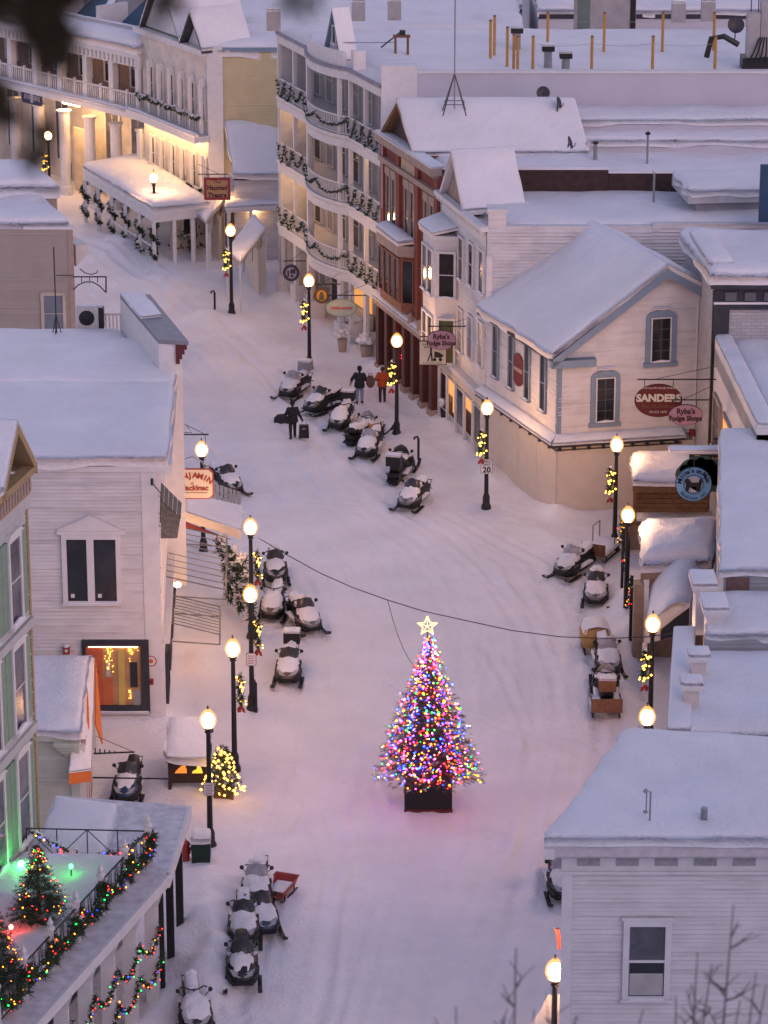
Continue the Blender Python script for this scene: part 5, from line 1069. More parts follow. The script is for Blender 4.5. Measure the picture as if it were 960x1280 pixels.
    MB().hexa([A + Vector((.02, 1, zt-2)), A + Vector((.6, 1, zt-1.4)), A + sk*.4 + Vector((.6, 0, zt-1.4)), A + sk*.4 + Vector((.02, 0, zt-2))], [A + Vector((.02, 1, zt-1)), A + Vector((.62, 1, zt-1)), A + sk*.4 + Vector((.62, 0, zt-1)), A + sk*.4 + Vector((.02, 0, zt-1))]).build('eave_box', WHITE, T)
    # aerial mast and empty bracket
    m = thing('aerial_mast', 'thin dark mast on a tripod in front of the tan building', 'aerial', P(70.5, 411, z+.2)); p = m.location.copy()
    mb = MB(); mb.cyl(p + Vector((0, 0, -.3)), p + Vector((0, 0, 3.2)), .025, n=6).build('mast', BLACK, m)
    for k in range(3): a_ = 2*pi*k/3 + .4; MB().cyl(p + Vector((.22*cos(a_), .22*sin(a_), -.3)), p + Vector((0, 0, .55)), .018, n=5).build('leg', BLACK, m)
    b = thing('empty_sign_bracket', 'black scrolled iron sign bracket with nothing hung from it, on the tan building corner', 'bracket', PY(91, 346, Y-.3)); p = b.location.copy(); sc = .037
    def K(x, y): return PY(x, y, Y-.3)
    MB().cyl(K(91, 346), K(133, 346), .035, n=6).build('arm', BLACK, b); MB().cyl(K(132.5, 346), K(132.5, 366), .035, n=6).build('end_bar', BLACK, b)
    MB().tube([K(92, 362), K(98, 356), K(106, 352.5), K(116, 352.5), K(124, 357), K(132, 365)], .03, 5).build('scroll', BLACK, b); MB().tube([K(100, 336), K(106, 341), K(114, 343), K(121, 341), K(122, 338)], .025, 5).build('scroll', BLACK, b)
    for x in (102, 112, 122): MB().cyl(K(x, 346), K(x, 353), .02, n=5).build('bar', BLACK, b)
    MB().cyl(K(70, 344), K(91, 344), .02, n=5).build('stay', BLACK, b)
bld_left_far()
def bld_l1():
    A = Vector((-10.1, 85.4, 0)); u = Vector((-.6, -2.6, 0)).normalized(); B = A + u*20
    T = thing('porch_house', 'tall pale clapboard house with shuttered windows and a roof gable, green-lit at the left edge', 'house', tuple(A))
    f = Fac(A, B); zt = ZAT(A.y, 584)
    gw = mat('pale_grey_clapboard', (.50, .50, .49), .7, .06, 2); ochre = mat('ochre_trim', (.36, .25, .13), .7, .1, 3)
    body(T, [A, B, B - X*12, A - X*12], zt-.2, gw); claps(f, [(0, 0), (f.L, 0), (f.L, zt-.9), (0, zt-.9)], .13, .024).build('siding', gw, T)['kind'] = 'stuff'
    MB().fb(f, -.02, .12, .0, .07, 0, zt-.5).build('corner_board', ochre, T)
    # corner pilaster, frieze with small brackets, cornice
    MB().fb(f, .0, f.L, .0, .35, zt-.12, zt+.08).build('cornice', ochre, T); MB().fb(f, 0, f.L, .0, .16, zt-.75, zt-.123).build('frieze', ochre, T)
    for k in range(40): MB().fb(f, .1 + .24*k, .22 + .24*k, .162, .24, zt-.62, zt-.2).build('frieze_block', STONE, T)
    MB().fb(f, 0, f.L, .0, .12, zt-1.15, zt-.753).build('band', gw, T)
    # gable in the eave
    sm, zp = f.at(23, 529, .35); s0 = -.15; s1 = 2*sm + .15
    MB().fpoly(f, [(s0+.2, zt+.1), (s1-.2, zt+.1), (sm, zp-.4)], -.35, -.25).build('gable_wall', mat('slate_scales', (.12, .14, .17), .7, .3, 5), T)
    for k in range(5):
        for j in range(5-k): s = sm + (j-(5-k)/2)*.32; MB().fb(f, s, s+.29, -.248, -.225, zt+.12+.22*k, zt+.32+.22*k).build('shingle', MATS['slate_scales'], T) if zt+.4+.22*k < zp-.5 else None
    for a_ in (s0, s1):
        q = [f.w(a_, .35, zt+.09), f.w(sm, .35, zp), f.w(sm, -9, zp), f.w(a_, -9, zt+.09)]; roofq(T, q, .3, ochre, 'gable_roof'); snow(T, q, .14, .5, .05, name='gable_snow', jit=.02, rr=.3)
    q = [f.w(s1, .3, zt+.1), f.w(f.L, .3, zt+.1), f.w(f.L, -9, zt+1.5), f.w(s1, -9, zt+1.5)]; roofq(T, q, .1); snow(T, q, .25, .8, .06, name='roof_snow')
    # three floors of shuttered windows
    sh = mat('grey_green_shutter', (.22, .32, .24), .7, .1, 5)
    for z0, z1 in ((zt-4.1, zt-1.7), (zt-7.3, zt-4.9), (zt-10.8, zt-8.2)):
        for k in range(5):
            s = .9 + k*2.1; W = window(T, f, s, s+.85, z0, z1, WHITE, GLASSG, .13, 1, 2, True, .16, .1, .05)
            for e in (s-.62, s+.99): 
                S_ = MB().fb(f, e, e+.46, .03, .09, z0-.05, z1+.1).build('shutter', sh, W)
        MB().fb(f, 0, f.L, .0, .14, z0-.62, z0-.35).build('belt_course', gw, T)
    # annex with bracketed cornice, green cast of the light put into its near-white colour, street awning in orange canvas
    zt2 = 3.4; a = P(112, 826, zt2); b = P(97, 916, zt2); an = thing('green_cast_annex', 'low near-white annex with a green light cast in its colour, corner cornice and snowy flat roof beside the tall porch house', 'annex', (b.x, b.y, 0)); gp = mat('green_cast_white', (.50, .53, .46), .7, .08, 3)
    body(an, [Vector((b.x, b.y, 0)), Vector((b.x-3, b.y, 0)), Vector((a.x-3, a.y, 0)), Vector((a.x-.15, a.y, 0))], zt2-.1, gp)
    q = flat([(b.x+.1, b.y-.2), (b.x-3, b.y-.2), (a.x-3, a.y), (a.x, a.y)], zt2); roofq(an, q, .22, gp, 'cornice'); snow(an, q, .2, .3, .07, name='roof_snow', jit=.03)
    for k in range(4): w = .42-.09*k; MB().box(b.x-.75+.1*k, b.x+w*.2, b.y-w*.9, b.y+.02, zt2-.36-.14*k, zt2-.222-.14*k).build('corbel', gp, an)
    MB().box(b.x-.25, b.x+.03, b.y-.1, b.y+.02, -.2, zt2-.8).build('corner_pilaster', gp, an)
    ff = Fac(Vector((b.x-3, b.y-.01, 0)), Vector((b.x, b.y-.01, 0))); claps(ff, [(0, 0), (2.75, 0), (2.75, zt2-.8), (0, zt2-.8)], .14, .02).build('siding', gp, an)['kind'] = 'stuff'
    pk = mat('pink_lit_trim', (.45, .30, .27), .7)  # pink of the light on the pilasters put into their colour
    g2 = Fac(Vector((b.x, b.y, 0)), Vector((a.x, a.y, 0)))
    for k in range(7): MB().fb(g2, .1 + .5*k, .3 + .5*k, .02, .2, .0, 2.9 - .06*k).build('pilaster', pk if k % 2 else WHITE, an)
    oc = mat('orange_canvas', (.62, .16, .03), .75, .08, 4)
    oa = thing('orange_awning', 'sloping orange canvas awning under snow beside the low annex', 'awning', (a.x, a.y, 0))
    q = [P(107, 826, 3.55), P(118, 824, 3.2), P(114, 962, 2.35), P(86, 966, 2.6)]
    roofq(oa, q, .05, oc, 'canvas'); snow(oa, q, .09, .3, .03, name='awning_snow', jit=.08, rr=.2)
    e0, e1 = q[1], q[2]; e2, e3 = P(127, 930, 2.0), P(120, 842, 2.8)
    MB().hexa([e0, P(118, 905, 2.6), e2, e3], [p + Vector((.05, 0, 0)) for p in (e0, P(118, 905, 2.6), e2, e3)]).build('side_valance', oc, oa)
    MB().hexa([q[2], q[3], q[3] + Vector((0, -.02, -.4)), q[2] + Vector((0, -.02, -.4))], [p + Vector((0, .05, 0)) for p in (q[2], q[3], q[3] + Vector((0, -.02, -.4)), q[2] + Vector((0, -.02, -.4)))]).build('front_valance', oc, oa)
    pp = P(97, 1000, 0); MB().cyl(Vector((pp.x, pp.y, -.2)), Vector((pp.x, pp.y, ZAT(pp.y, 926))), .1, n=10).build('post', METAL, oa)
    MB().box(a.x-1.5, a.x+.1, a.y+.3, a.y+1.2, -.2, 3.0).build('shop_wall', WHITE, oa)
    for (x0, y0, x1, y1, lb) in ((117, 942, 168, 940, 'short black iron sign bracket with hooks beside the orange awning'), (116, 972, 211, 973.5, 'long thin black sign bar reaching out over the parked sled')):
        b_ = thing('sign_bar', lb, 'bracket', PY(x0, y0, 95.2)); MB().cyl(PY(x0, y0, 95.2), PY(x1, y1, 95.2), .03, n=6).build('bar', BLACK, b_)
        if y1 < 945:
            for k in range(5): MB().cyl(PY(x0+2+6*k, y0-.4*k, 95.2), PY(x0+2+6*k, y0-7+k, 95.2), .022, n=5).build('hook', BLACK, b_)
            MB().cyl(PY(x0+3, y0-22, 95.2), PY(x1-1, y1, 95.2), .01, n=4).build('stay_wire', BLACK, b_)
    return f
bld_l1()
def veranda():
    z = 3.95; c0 = Vector((-5.85, 87.7, 0)); c1 = Vector((-6.2, 82.9, 0)); u = Vector((-2.2, -6.9, 0)).normalized(); c2 = c1 + u*16
    T = thing('veranda', 'snow-covered veranda with white columns, iron railing and light strings in the near left corner', 'veranda', tuple(c1))
    B0 = Vector((-9.9, 88.5, 0)); B1 = Vector((-10.05, 85.4, 0)); B2 = c2 + Vector((-4.6, 0, 0))
    poly = [c0, c1, c2, B2, B1, B0]
    MB().hexa([p + Vector((0, 0, z-.28)) for p in poly], [p + Vector((0, 0, z)) for p in poly]).build('deck', mat('frosted_roofing', (.60, .58, .61), .85, .2, 3, .006, 30), T)
    f = Fac(c1, c2)
    MB().fb(f, -.1, f.L, .0, .08, z-.34, z+.02).fb(f, -.1, f.L, .08, .14, z-.05, z+.05).build('fascia', WHITE, T)
    e = Fac(c0, c1); MB().fb(e, 0, e.L, .0, .1, z-.4, z+.02).build('fascia', WHITE, T)
    # thick deck snow inside the railing
    r1 = Vector((-6.75, 83.7, 0)); r2 = r1 + u*15; n = Vector((-.95, .3, 0))
    snow(T, flat([r1 + Vector((-.25, -.15, 0)), r2 + Vector((-.25, 0, 0)), r2 + Vector((-4.2, 0, 0)), Vector((-10.4, 83.9, 0))], z), .42, .35, .3, name='deck_snow', jit=.06, rr=.8, edge=.25)
    snow(T, flat([Vector((-8.0, 84.1, 0)), Vector((-7.9, 87.6, 0)), Vector((-9.8, 88.3, 0)), Vector((-10.0, 84.1, 0))], z), .22, .3, .12, name='deck_snow', jit=.1, rr=.9, edge=.1)
    # iron railing with posts
    RL = MB().cyl(r1 + Vector((0, 0, z+1.0)), r2 + Vector((0, 0, z+1.0)), .028, n=6).cyl(r1 + Vector((0, 0, z+.15)), r2 + Vector((0, 0, z+.15)), .02, n=6).build('street_railing', BLACK, T)
    L = (r2-r1).length; k = 0; mb = MB(); s = .12
    while s < L:
        p = r1 + u*s; q = r1 + u*(s + (.1 if k % 2 else -.1)); mb.cyl(p + Vector((0, 0, z+.15)), q + Vector((0, 0, z+1.0)), .011, n=4, cap=False); mb.cyl(p + Vector((0, 0, z+.15)), p + Vector((0, 0, z+1.0)), .011, n=4, cap=False); s += .24; k += 1
    mb.build('balusters', BLACK, RL)['kind'] = 'stuff'
    s = 0
    while s < L:
        p = r1 + u*s; q = MB().box(p.x-.09, p.x+.09, p.y-.09, p.y+.09, z, z+1.18).build('newel_post', WHITE, T); MB().lathe(p + Vector((0, 0, z+1.18)), [(.13, 0), (.13, .05), (.05, .08), (.08, .15), (.09, .2), (.05, .27), (.015, .36)], 10).build('finial', WHITE, q); s += 1.75
    w0 = Vector((-10.25, 83.9, 0)); W_ = MB().cyl(w0 + Vector((0, 0, z+1.0)), r1 + Vector((0, 0, z+1.0)), .022, n=6).build('end_railing', BLACK, T); 
    for k in range(5): a = w0.lerp(r1, k/4); MB().cyl(a + Vector((0, 0, z)), a + Vector((0, 0, z+1.0)), .018, n=5).build('upright', BLACK, W_)
    for k in range(4): a, b = w0.lerp(r1, k/4), w0.lerp(r1, (k+1)/4); MB().cyl(a + Vector((0, 0, z+.1 if k % 2 else z+1)), b + Vector((0, 0, z+1 if k % 2 else z+.1)), .014, n=5).build('brace', BLACK, W_)
    # columns below, wall with dark doors behind
    for k in range(8):
        p = f.w(.45 + 1.62*k, -.3, 0)
        c = MB().box(p.x-.19, p.x+.19, p.y-.19, p.y+.19, -.3, z-.75).build('column', WHITE, T); MB().hexa([p + Vector((a*.2, b*.2, z-.75)) for a, b in ((-1, -1), (1, -1), (1, 1), (-1, 1))], [p + Vector((a*.34, b*.34, z-.29)) for a, b in ((-1, -1), (1, -1), (1, 1), (-1, 1))]).build('capital', WHITE, c)
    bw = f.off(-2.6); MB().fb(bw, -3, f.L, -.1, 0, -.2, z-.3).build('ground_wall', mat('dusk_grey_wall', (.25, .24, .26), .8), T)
    for k in range(5): MB().fb(bw, .3 + 2.2*k, 1.6 + 2.2*k, .01, .06, .1, 2.3).build('door', DARKTRIM, T)
    g2 = Fac(c0, c1)
    for k in range(3): 
        p = c0.lerp(c1, .1 + .42*k) + Vector((-.25, 0, 0)); MB().box(p.x-.11, p.x+.11, p.y-.11, p.y+.11, -.3, z-.28).build('black_post', BLACK, T)
    # things on the deck and below
    rr = random.Random(21); CN = ['red', 'amber', 'amber', 'green', 'blue', 'red']
    s = 0; i = 0
    ords = ['corner', 'second', 'third', 'fourth', 'fifth', 'sixth', 'seventh', 'last']
    while s + 1.75 < L and i < 6:
        a, b = r1 + u*s + Vector((.1, -.03, z+.95)), r1 + u*(s+1.75) + Vector((.1, -.03, z+.95))
        path = [a + Vector((0, 0, -.75)), a] + sag(a, b, 8, .6)
        G = thing('lit_garland', 'evergreen garland with coloured bulbs on the %s bay of the veranda railing' % ords[i], 'garland', tuple(a), 'garlands on the veranda railing')
        garland_mesh(path, .24, 10, rr, .03, .03, .024).build('branches', [GREENP, SNOW], G)
        pts = [path[j].lerp(path[j+1], rr.random()) + Vector((rr.gauss(0, .07)+.06, rr.gauss(0, .07)-.08, rr.gauss(0, .07))) for j in range(len(path)-1) for _ in range(1 + j % 2)]
        bulbs(G, pts, CN, .022, 2.4, rr); s += 1.75; i += 1
    a, b = w0 + Vector((.2, -.05, z+.95)), r1 + Vector((0, -.05, z+.95)); G = thing('lit_garland', 'evergreen garland with coloured bulbs drooping along the far end railing of the veranda', 'garland', tuple(a), 'garlands on the veranda railing')
    path = sag(a, b, 14, .75); garland_mesh(path, .15, 6, rr, .2, .06, .022).build('branches', [GREENP, SNOW], G); bulbs(G, [path[j].lerp(path[j+1], rr.random()) + Vector((0, -.12, rr.gauss(0, .05))) for j in range(14) for _ in range(2)], CN, .03, 3.2, rr)
    for k in range(6):
        for h, zz in enumerate((2.75, 1.75)):
            if h and k > 4: continue
            a = f.w(.45 + 1.62*k, .0, zz); b = f.w(.45 + 1.62*(k+1), .0, zz-.1); path = sag(a, b, 9, .55)
            G = thing('lit_garland', '%s garland with coloured bulbs looped between the %s pair of veranda columns' % ('upper' if h == 0 else 'lower', ['far-end', 'second', 'third', 'fourth', 'fifth', 'sixth'][k]), 'garland', tuple(a), 'garlands between the veranda columns')
            garland_mesh(path, .13, 8, rr, .05, .04, .02).build('branches', [GREENP, SNOW], G); bulbs(G, [path[j].lerp(path[j+1], rr.random()) + Vector((rr.gauss(0, .05)+.04, rr.gauss(0, .05)-.06, rr.gauss(0, .05))) for j in range(9) for _ in range(1 + j % 2)], CN, .02, 2.4, rr)
    # flood lights
    for nm, lb, px, py, c, st in (('green_floodlight', 'small green floodlight on the snowy veranda deck', 89, 1090, (.02, 1, .09), 7), ('red_floodlight', 'small red floodlight on the snowy veranda deck', 14, 1166, (1, .04, .02), 26)):
        p = P(px, py, z+.45); S_ = thing(nm, lb, 'light', tuple(p)); MB().cyl(p - Vector((0, 0, .3)), p + Vector((0, 0, .1)), .02, n=6).build('stake', BLACK, S_)
        MB().lathe(p + Vector((0, 0, .1)), [(.02, 0), (.05, .03), (.06, .09), (.03, .13), (.01, .135)], 10).build('lamp', emis(nm + '_glow', c, st), S_)
    p = P(30, 985, z+1.0); 
    S_ = thing('green_wall_floodlight', 'small green floodlight at the foot of the tall house wall on the deck', 'light', (-10.25, 82.4, z+.3)); p = Vector((-10.25, 82.4, z+.55)); MB().lathe(p, [(.02, 0), (.05, .03), (.06, .09), (.01, .13)], 10).build('lamp', emis('green_wall_glow', (.03, 1, .12), 50), S_); MB().cyl(p - Vector((0, 0, .35)), p, .02, n=6).build('stake', BLACK, S_)
veranda()
# ================================================================ street lamps
ZG = 4.4
def make_lamp():
    T = thing('street_lamp', 'x', 'street lamp', (0, 0, 0), 'lit street lamps along the kerbs')
    MB().lathe((0, 0, 0), [(.21, -.3), (.21, .12), (.19, .2), (.15, .28), (.15, .55), (.13, .62), (.11, .68)], 12).build('base', BLACK, T)
    MB().lathe((0, 0, 0), [(.095, .66), (.085, 2.0), (.07, ZG-.42)], 10).build('pole', BLACK, T)
    MB().lathe((0, 0, ZG-.42), [(.07, 0), (.12, .03), (.09, .08), (.15, .16), (.18, .2), (.17, .22)], 12).build('collar', BLACK, T)
    MB().lathe((0, 0, ZG), [(.14, -.24), (.21, -.18), (.265, -.06), (.275, .03), (.255, .14), (.20, .25), (.13, .33), (.07, .38), (.05, .41)], 24).build('globe', GLOBE, T, smooth=True)
    MB().lathe((0, 0, ZG), [(.03, -.2), (.12, -.17), (.19, -.07), (.205, .02), (.185, .12), (.12, .21), (.03, .25)], 18).build('bulb', CORE, T.children[-1] if False else [c for c in T.children if c.name.startswith('globe')][0], smooth=True)
    MB().lathe((0, 0, ZG+.39), [(.05, 0), (.03, .04), (.04, .07), (.01, .13)], 8).build('finial', BLACK, T)
    return T
def make_swag(T, rr):
    c = Vector((.22, -.06, ZG-1.5)); path = [c + Vector((.02*sin(t*1.1), .05*cos(t), .55 - t*.108)) for t in range(11)]
    mb = garland_mesh(path, .22, 9, rr, .06, .035, .024); S = mb.build('swag', [GREENP, SNOW], T, Vector((0, 0, 0)))
    b = MB()
    for _ in range(22): b.octa(c + Vector((rr.gauss(.02, .1), rr.gauss(-.1, .07), rr.uniform(-.58, .56))), .042*rr.uniform(.7, 1.3))
    o = b.build('bulbs', BULBW, S, Vector((0, 0, 0))); o['kind'] = 'stuff'
    w = MB(); w.hexa([c + Vector(v) for v in ((-.12, -.16, -.7), (0, -.18, -.6), (.02, -.16, -.82), (-.1, -.16, -.84))], [c + Vector(v) for v in ((-.12, -.12, -.7), (0, -.13, -.66), (.02, -.12, -.82), (-.1, -.12, -.84))]); w.hexa([c + Vector(v) for v in ((.02, -.18, -.66), (.13, -.16, -.7), (.16, -.16, -.86), (.06, -.16, -.82))], [c + Vector(v) for v in ((.02, -.13, -.66), (.13, -.12, -.7), (.16, -.12, -.86), (.06, -.12, -.82))]); w.ball(c + Vector((.01, -.17, -.66)), .08, 0, 5)
    w.build('red_bow', RED, S, Vector((0, 0, 0)))
lamp0 = make_lamp(); make_swag(lamp0, random.Random(4)); first = [True]
LAMPS = [(60, 170, pi, 1, 'street lamp standing in front of the brightly lit far hotel entrance'), (192, 223, pi, 0, 'street lamp rising behind the snowy roof of the covered walkway'), (288, 289, pi, 1, 'street lamp beside the pitched awning and the theatre sign'),
         (386, 352, pi, 1, 'street lamp in front of the balcony hotel'), (496, 427, pi, 1, 'street lamp beside the two walkers at the brick building'), (609, 511, pi, 1, 'street lamp carrying the speed limit sign'),
         (771, 557, pi, 1, 'street lamp in front of the blue-trimmed gable wall'), (795, 645, pi, 0, 'street lamp half hidden behind the porch canopy snow'), (816, 781, pi, 1, 'taller-looking street lamp beside the arched canopy'),
         (809, 897, pi, 0, 'street lamp just behind the roof of the near corner building'), (694, 1215, pi, 0, 'street lamp peeking out beside the near corner building wall'), (252, 563, 0, 0, 'street lamp behind the cream hanging sign of the store'),
         (313, 660, 0, 1, 'street lamp holding the overhead wire, by the canvas awning'), (313, 744, 0, 1, 'street lamp with a small white notice, beside the parked sleds of the store'), (291, 812, 0, 1, 'street lamp between the lit kiosk and the store sleds'), (260, 901, 0, 0, 'street lamp right beside the snow-roofed kiosk')]
LP = []
plain = None
for (x, y, rz, sw, lb) in LAMPS:
    p = P(x, y, ZG); p.z = 0; p.x -= .3 if (x, y) == (795, 645) else 0; LP.append(p)
    if first[0]: o = lamp0; first[0] = False
    else: o = copy_tree(lamp0)
    if not sw:
        for ch in list(o.children):
            if ch.name.startswith('swag'):
                for g in list(ch.children): bpy.data.objects.remove(g)
                bpy.data.objects.remove(ch)
    o.location = (p.x, p.y, 0); o.rotation_euler = (0, 0, rz); o['label'] = lb
    if rz:   # swag hangs on the street side but faces the camera as well
        for ch in o.children:
            if ch.name.startswith('swag'): ch.rotation_euler = (0, 0, pi); ch.scale = (-1, 1, 1)
# ================================================================ signs
def sign(name, label, c, w, h, shape, bm, texts=(), border=None, bw=.05, hang=None, arm=None, thick=.06):
    T = thing(name, label, 'sign', tuple(c)); c = Vector(c)
    def poly(w, h):
        if shape == 'oval': return [(w/2*cos(2*pi*k/32), h/2*sin(2*pi*k/32)) for k in range(32)]
        if shape == 'clip': q = min(w, h)*.12; return [(-w/2+q, -h/2), (w/2-q, -h/2), (w/2, -h/2+q), (w/2, h/2-q), (w/2-q, h/2), (-w/2+q, h/2), (-w/2, h/2-q), (-w/2, -h/2+q)]
        return [(-w/2, -h/2), (w/2, -h/2), (w/2, h/2), (-w/2, h/2)]
    pb = poly(w, h); MB().hexa([c + Vector((x, -thick/2, z)) for x, z in pb], [c + Vector((x, thick/2, z)) for x, z in pb]).build('board', border or bm, T)
    if border: pi_ = poly(w-2*bw, h-2*bw); MB().hexa([c + Vector((x, -thick/2-.012, z)) for x, z in pi_], [c + Vector((x, -thick/2-.002, z)) for x, z in pi_]).build('face', bm, T)
    for t in texts:
        s, dx, dz, size, m = t[:5]; text(T, s, c + Vector((dx, -thick/2-.02, dz)), size, m, sx=t[5] if len(t) > 5 else 1, bold=t[6] if len(t) > 6 else 0)
    if arm is not None:
        za = h/2 + .18; d = 1 if arm > 0 else -1; MB().cyl(c + Vector((-d*w*.45, 0, za)), c + Vector((arm, 0, za)), .03, n=6).build('arm', BLACK, T)
        for k in (-.3, .3): MB().cyl(c + Vector((k*w, 0, h/2-.02 - (h*.12 if shape == 'oval' else 0))), c + Vector((k*w, 0, za)), .015, n=5).build('hanger', BLACK, T)
        MB().cyl(c + Vector((-d*w*.1, 0, za)), c + Vector((arm, 0, za+.55)), .012, n=5).build('stay', BLACK, T)
    return T
def arc_text(T, s, c, r, a0, a1, size, m, flip=False, y=-.05):
    for i, ch in enumerate(s):
        if ch == ' ': continue
        a = a0 + (a1-a0)*i/(len(s)-1); p = Vector(c) + Vector((r*cos(a), y, r*sin(a)))
        text(T, ch, p, size, m, rot=(pi/2, -(a - pi/2) if not flip else -(a + pi/2), 0), name='letter', bold=.012)
INK = mat('dark_ink', (.06, .015, .03), .6); PINK = mat('dusty_pink_board', (.42, .25, .29), .6, .05); MAROON = MATS['maroon']; CREAMB = mat('cream_board', (.70, .62, .48), .6, .05)
m_px = lambda Y, z=4: (Y*cos(TH) + (HC-z)*sin(TH))/FPX     # metres per photograph pixel at that depth
def signp(name, label, px, py, Y, wpx, hpx, *a, **k):
    c = PY(px, py, Y); s = m_px(Y, c.z); return sign(name, label, c, wpx*s, hpx*s/cos(TH), *a, **k)
signp('theatre_sign', 'square red sign with a tan panel reading The Haunted Theatre', 271.5, 236, 166, 33, 27, 'rect', mat('tan_board', (.42, .24, .12), .6), [('The', 0, .38, .26, INK), ('Haunted', 0, .06, .36, INK, .85, .012), ('Theatre', 0, -.34, .36, INK, .85, .012)], border=mat('sign_red', (.26, .03, .035), .6), bw=.14, arm=-1.0)
S1 = signp('round_hotel_sign', 'round dark and white sign on an iron arm beside the hotel column', 364, 341, 157, 21, 20.5, 'oval', mat('grey_white_board', (.42, .38, .42), .6), [], border=mat('dark_plum', (.06, .045, .07), .6), bw=.15, arm=.75)
c = PY(364, 341, 157); MB().box(c.x-.05, c.x+.22, c.y-.06, c.y-.05, c.z-.03, c.z+.2).box(c.x-.2, c.x-.1, c.y-.06, c.y-.05, c.z-.2, c.z+.12).box(c.x-.02, c.x+.1, c.y-.06, c.y-.05, c.z-.22, c.z-.08).build('emblem', MATS['dark_plum'], S1)
S2 = signp('round_amber_sign', 'round amber sign with a dark rim and a small figure, by the hotel street lamp', 402, 369.5, 150, 19, 19, 'oval', mat('amber_board', (.42, .22, .04), .6), [], border=mat('dark_umber', (.07, .035, .03), .6), bw=.11, arm=.9)
c = PY(402, 369.5, 150); MB().ball(c + Vector((0, -.05, .14)), .08, 0, 6).hexa([c + Vector(v) for v in ((-.14, -.06, -.22), (.14, -.06, -.22), (.1, -.06, .06), (-.1, -.06, .06))], [c + Vector(v) for v in ((-.14, -.045, -.22), (.14, -.045, -.22), (.1, -.045, .06), (-.1, -.045, .06))]).build('figure', mat('olive_print', (.09, .10, .05), .6), S2)
signp('oval_mint_sign', 'pale mint oval sign reading Little Luxuries on an iron arm', 427, 385, 148.3, 40, 22, 'oval', mat('mint_board', (.45, .50, .40), .6), [('LittleLuxuries', 0, .02, .22, mat('coral_print', (.55, .12, .10), .6), .85, .01)], border=mat('sage_rim', (.28, .34, .26), .6), bw=.05, arm=1.2)
c = PY(427, 385, 148.3); 
# carriage sign and pink oval
S3 = signp('carriage_sign', 'square cream sign with a black figure pushing a cart, behind the pink oval', 541, 441, 137.2, 35, 30, 'rect', CREAMB, [], border=mat('brown_rim', (.10, .05, .04), .6), bw=.04, arm=.9)
c = PY(541, 441, 137.2); f_ = MB(); q = -.055
f_.box(c.x-.12, c.x-.04, c.y+q, c.y+q+.01, c.z-.05, c.z+.3).hexa([c + Vector((a, q, b)) for a, b in ((-.12, 0), (-.06, 0), (-.2, -.38), (-.25, -.38))], [c + Vector((a, q+.01, b)) for a, b in ((-.12, 0), (-.06, 0), (-.2, -.38), (-.25, -.38))]).hexa([c + Vector((a, q, b)) for a, b in ((-.1, 0), (-.03, 0), (0, -.38), (-.06, -.38))], [c + Vector((a, q+.01, b)) for a, b in ((-.1, 0), (-.03, 0), (0, -.38), (-.06, -.38))])
f_.hexa([c + Vector((a, q, b)) for a, b in ((.06, -.2), (.35, -.22), (.5, -.12), (.3, .02), (.08, .08))], [c + Vector((a, q+.01, b)) for a, b in ((.06, -.2), (.35, -.22), (.5, -.12), (.3, .02), (.08, .08))])
for dx in (.08, .34): f_.hexa([c + Vector((dx + .08*cos(2*pi*k/12), q, -.3 + .08*sin(2*pi*k/12))) for k in range(12)], [c + Vector((dx + .08*cos(2*pi*k/12), q+.01, -.3 + .08*sin(2*pi*k/12))) for k in range(12)])
f_.build('silhouette', BLACK, S3); fl = MB(); 
for k in range(9): fl.box(c.x-.46+.1*k, c.x-.39+.1*k, c.y+q, c.y+q+.01, c.z-.47, c.z-.44)
for k in range(4): fl.box(c.x-.46+.09*k, c.x-.40+.09*k, c.y+q, c.y+q+.01, c.z+.38, c.z+.44); fl.box(c.x-.40+.08*k, c.x-.35+.08*k, c.y+q, c.y+q+.01, c.z+.25, c.z+.31)
fl.build('faded_lettering', mat('olive_ink', (.18, .16, .07), .6), S3)['kind'] = 'stuff'
signp('pink_oval_sign', "pink oval sign reading Ryba's Fudge Shops in front of the brick building", 551.5, 425, 136.2, 38, 24, 'oval', PINK, [("Ryba's", 0, .16, .32, INK, .9, .012), ('Fudge Shops', 0, -.14, .29, INK, .88, .012)], border=INK, bw=.02, arm=1.9)
c = PY(563, 400, 136.2); 
# signs at the gabled house
signp('maroon_oval_sign', 'large maroon oval sign reading SANDERS hung before the blue-trimmed gable wall', 823, 500.5, 121.5, 60, 41, 'oval', MAROON, [('SANDERS', 0, .10, .41, CREAMB, 1.02, .02), ('CHOCOLATE HOUSE FAMOUS', 0, .52, .105, CREAMB), ('fine chocolates', 0, -.22, .22, mat('bronze_print', (.25, .10, .05), .6), 1, 0), ('SINCE 1875', 0, -.47, .13, CREAMB, 1.1)], border=mat('dark_maroon', (.05, .008, .01), .5), bw=.03, arm=2.25)
signp('small_pink_oval_sign', "small pink oval sign reading Ryba's Fudge Shops overlapping the maroon oval", 857, 518.5, 120.3, 43, 26, 'oval', PINK, [("Ryba's", 0, .15, .32, INK, .9, .012), ('Fudge Shops', 0, -.14, .29, INK, .88, .012)], border=INK, bw=.02, arm=.95)
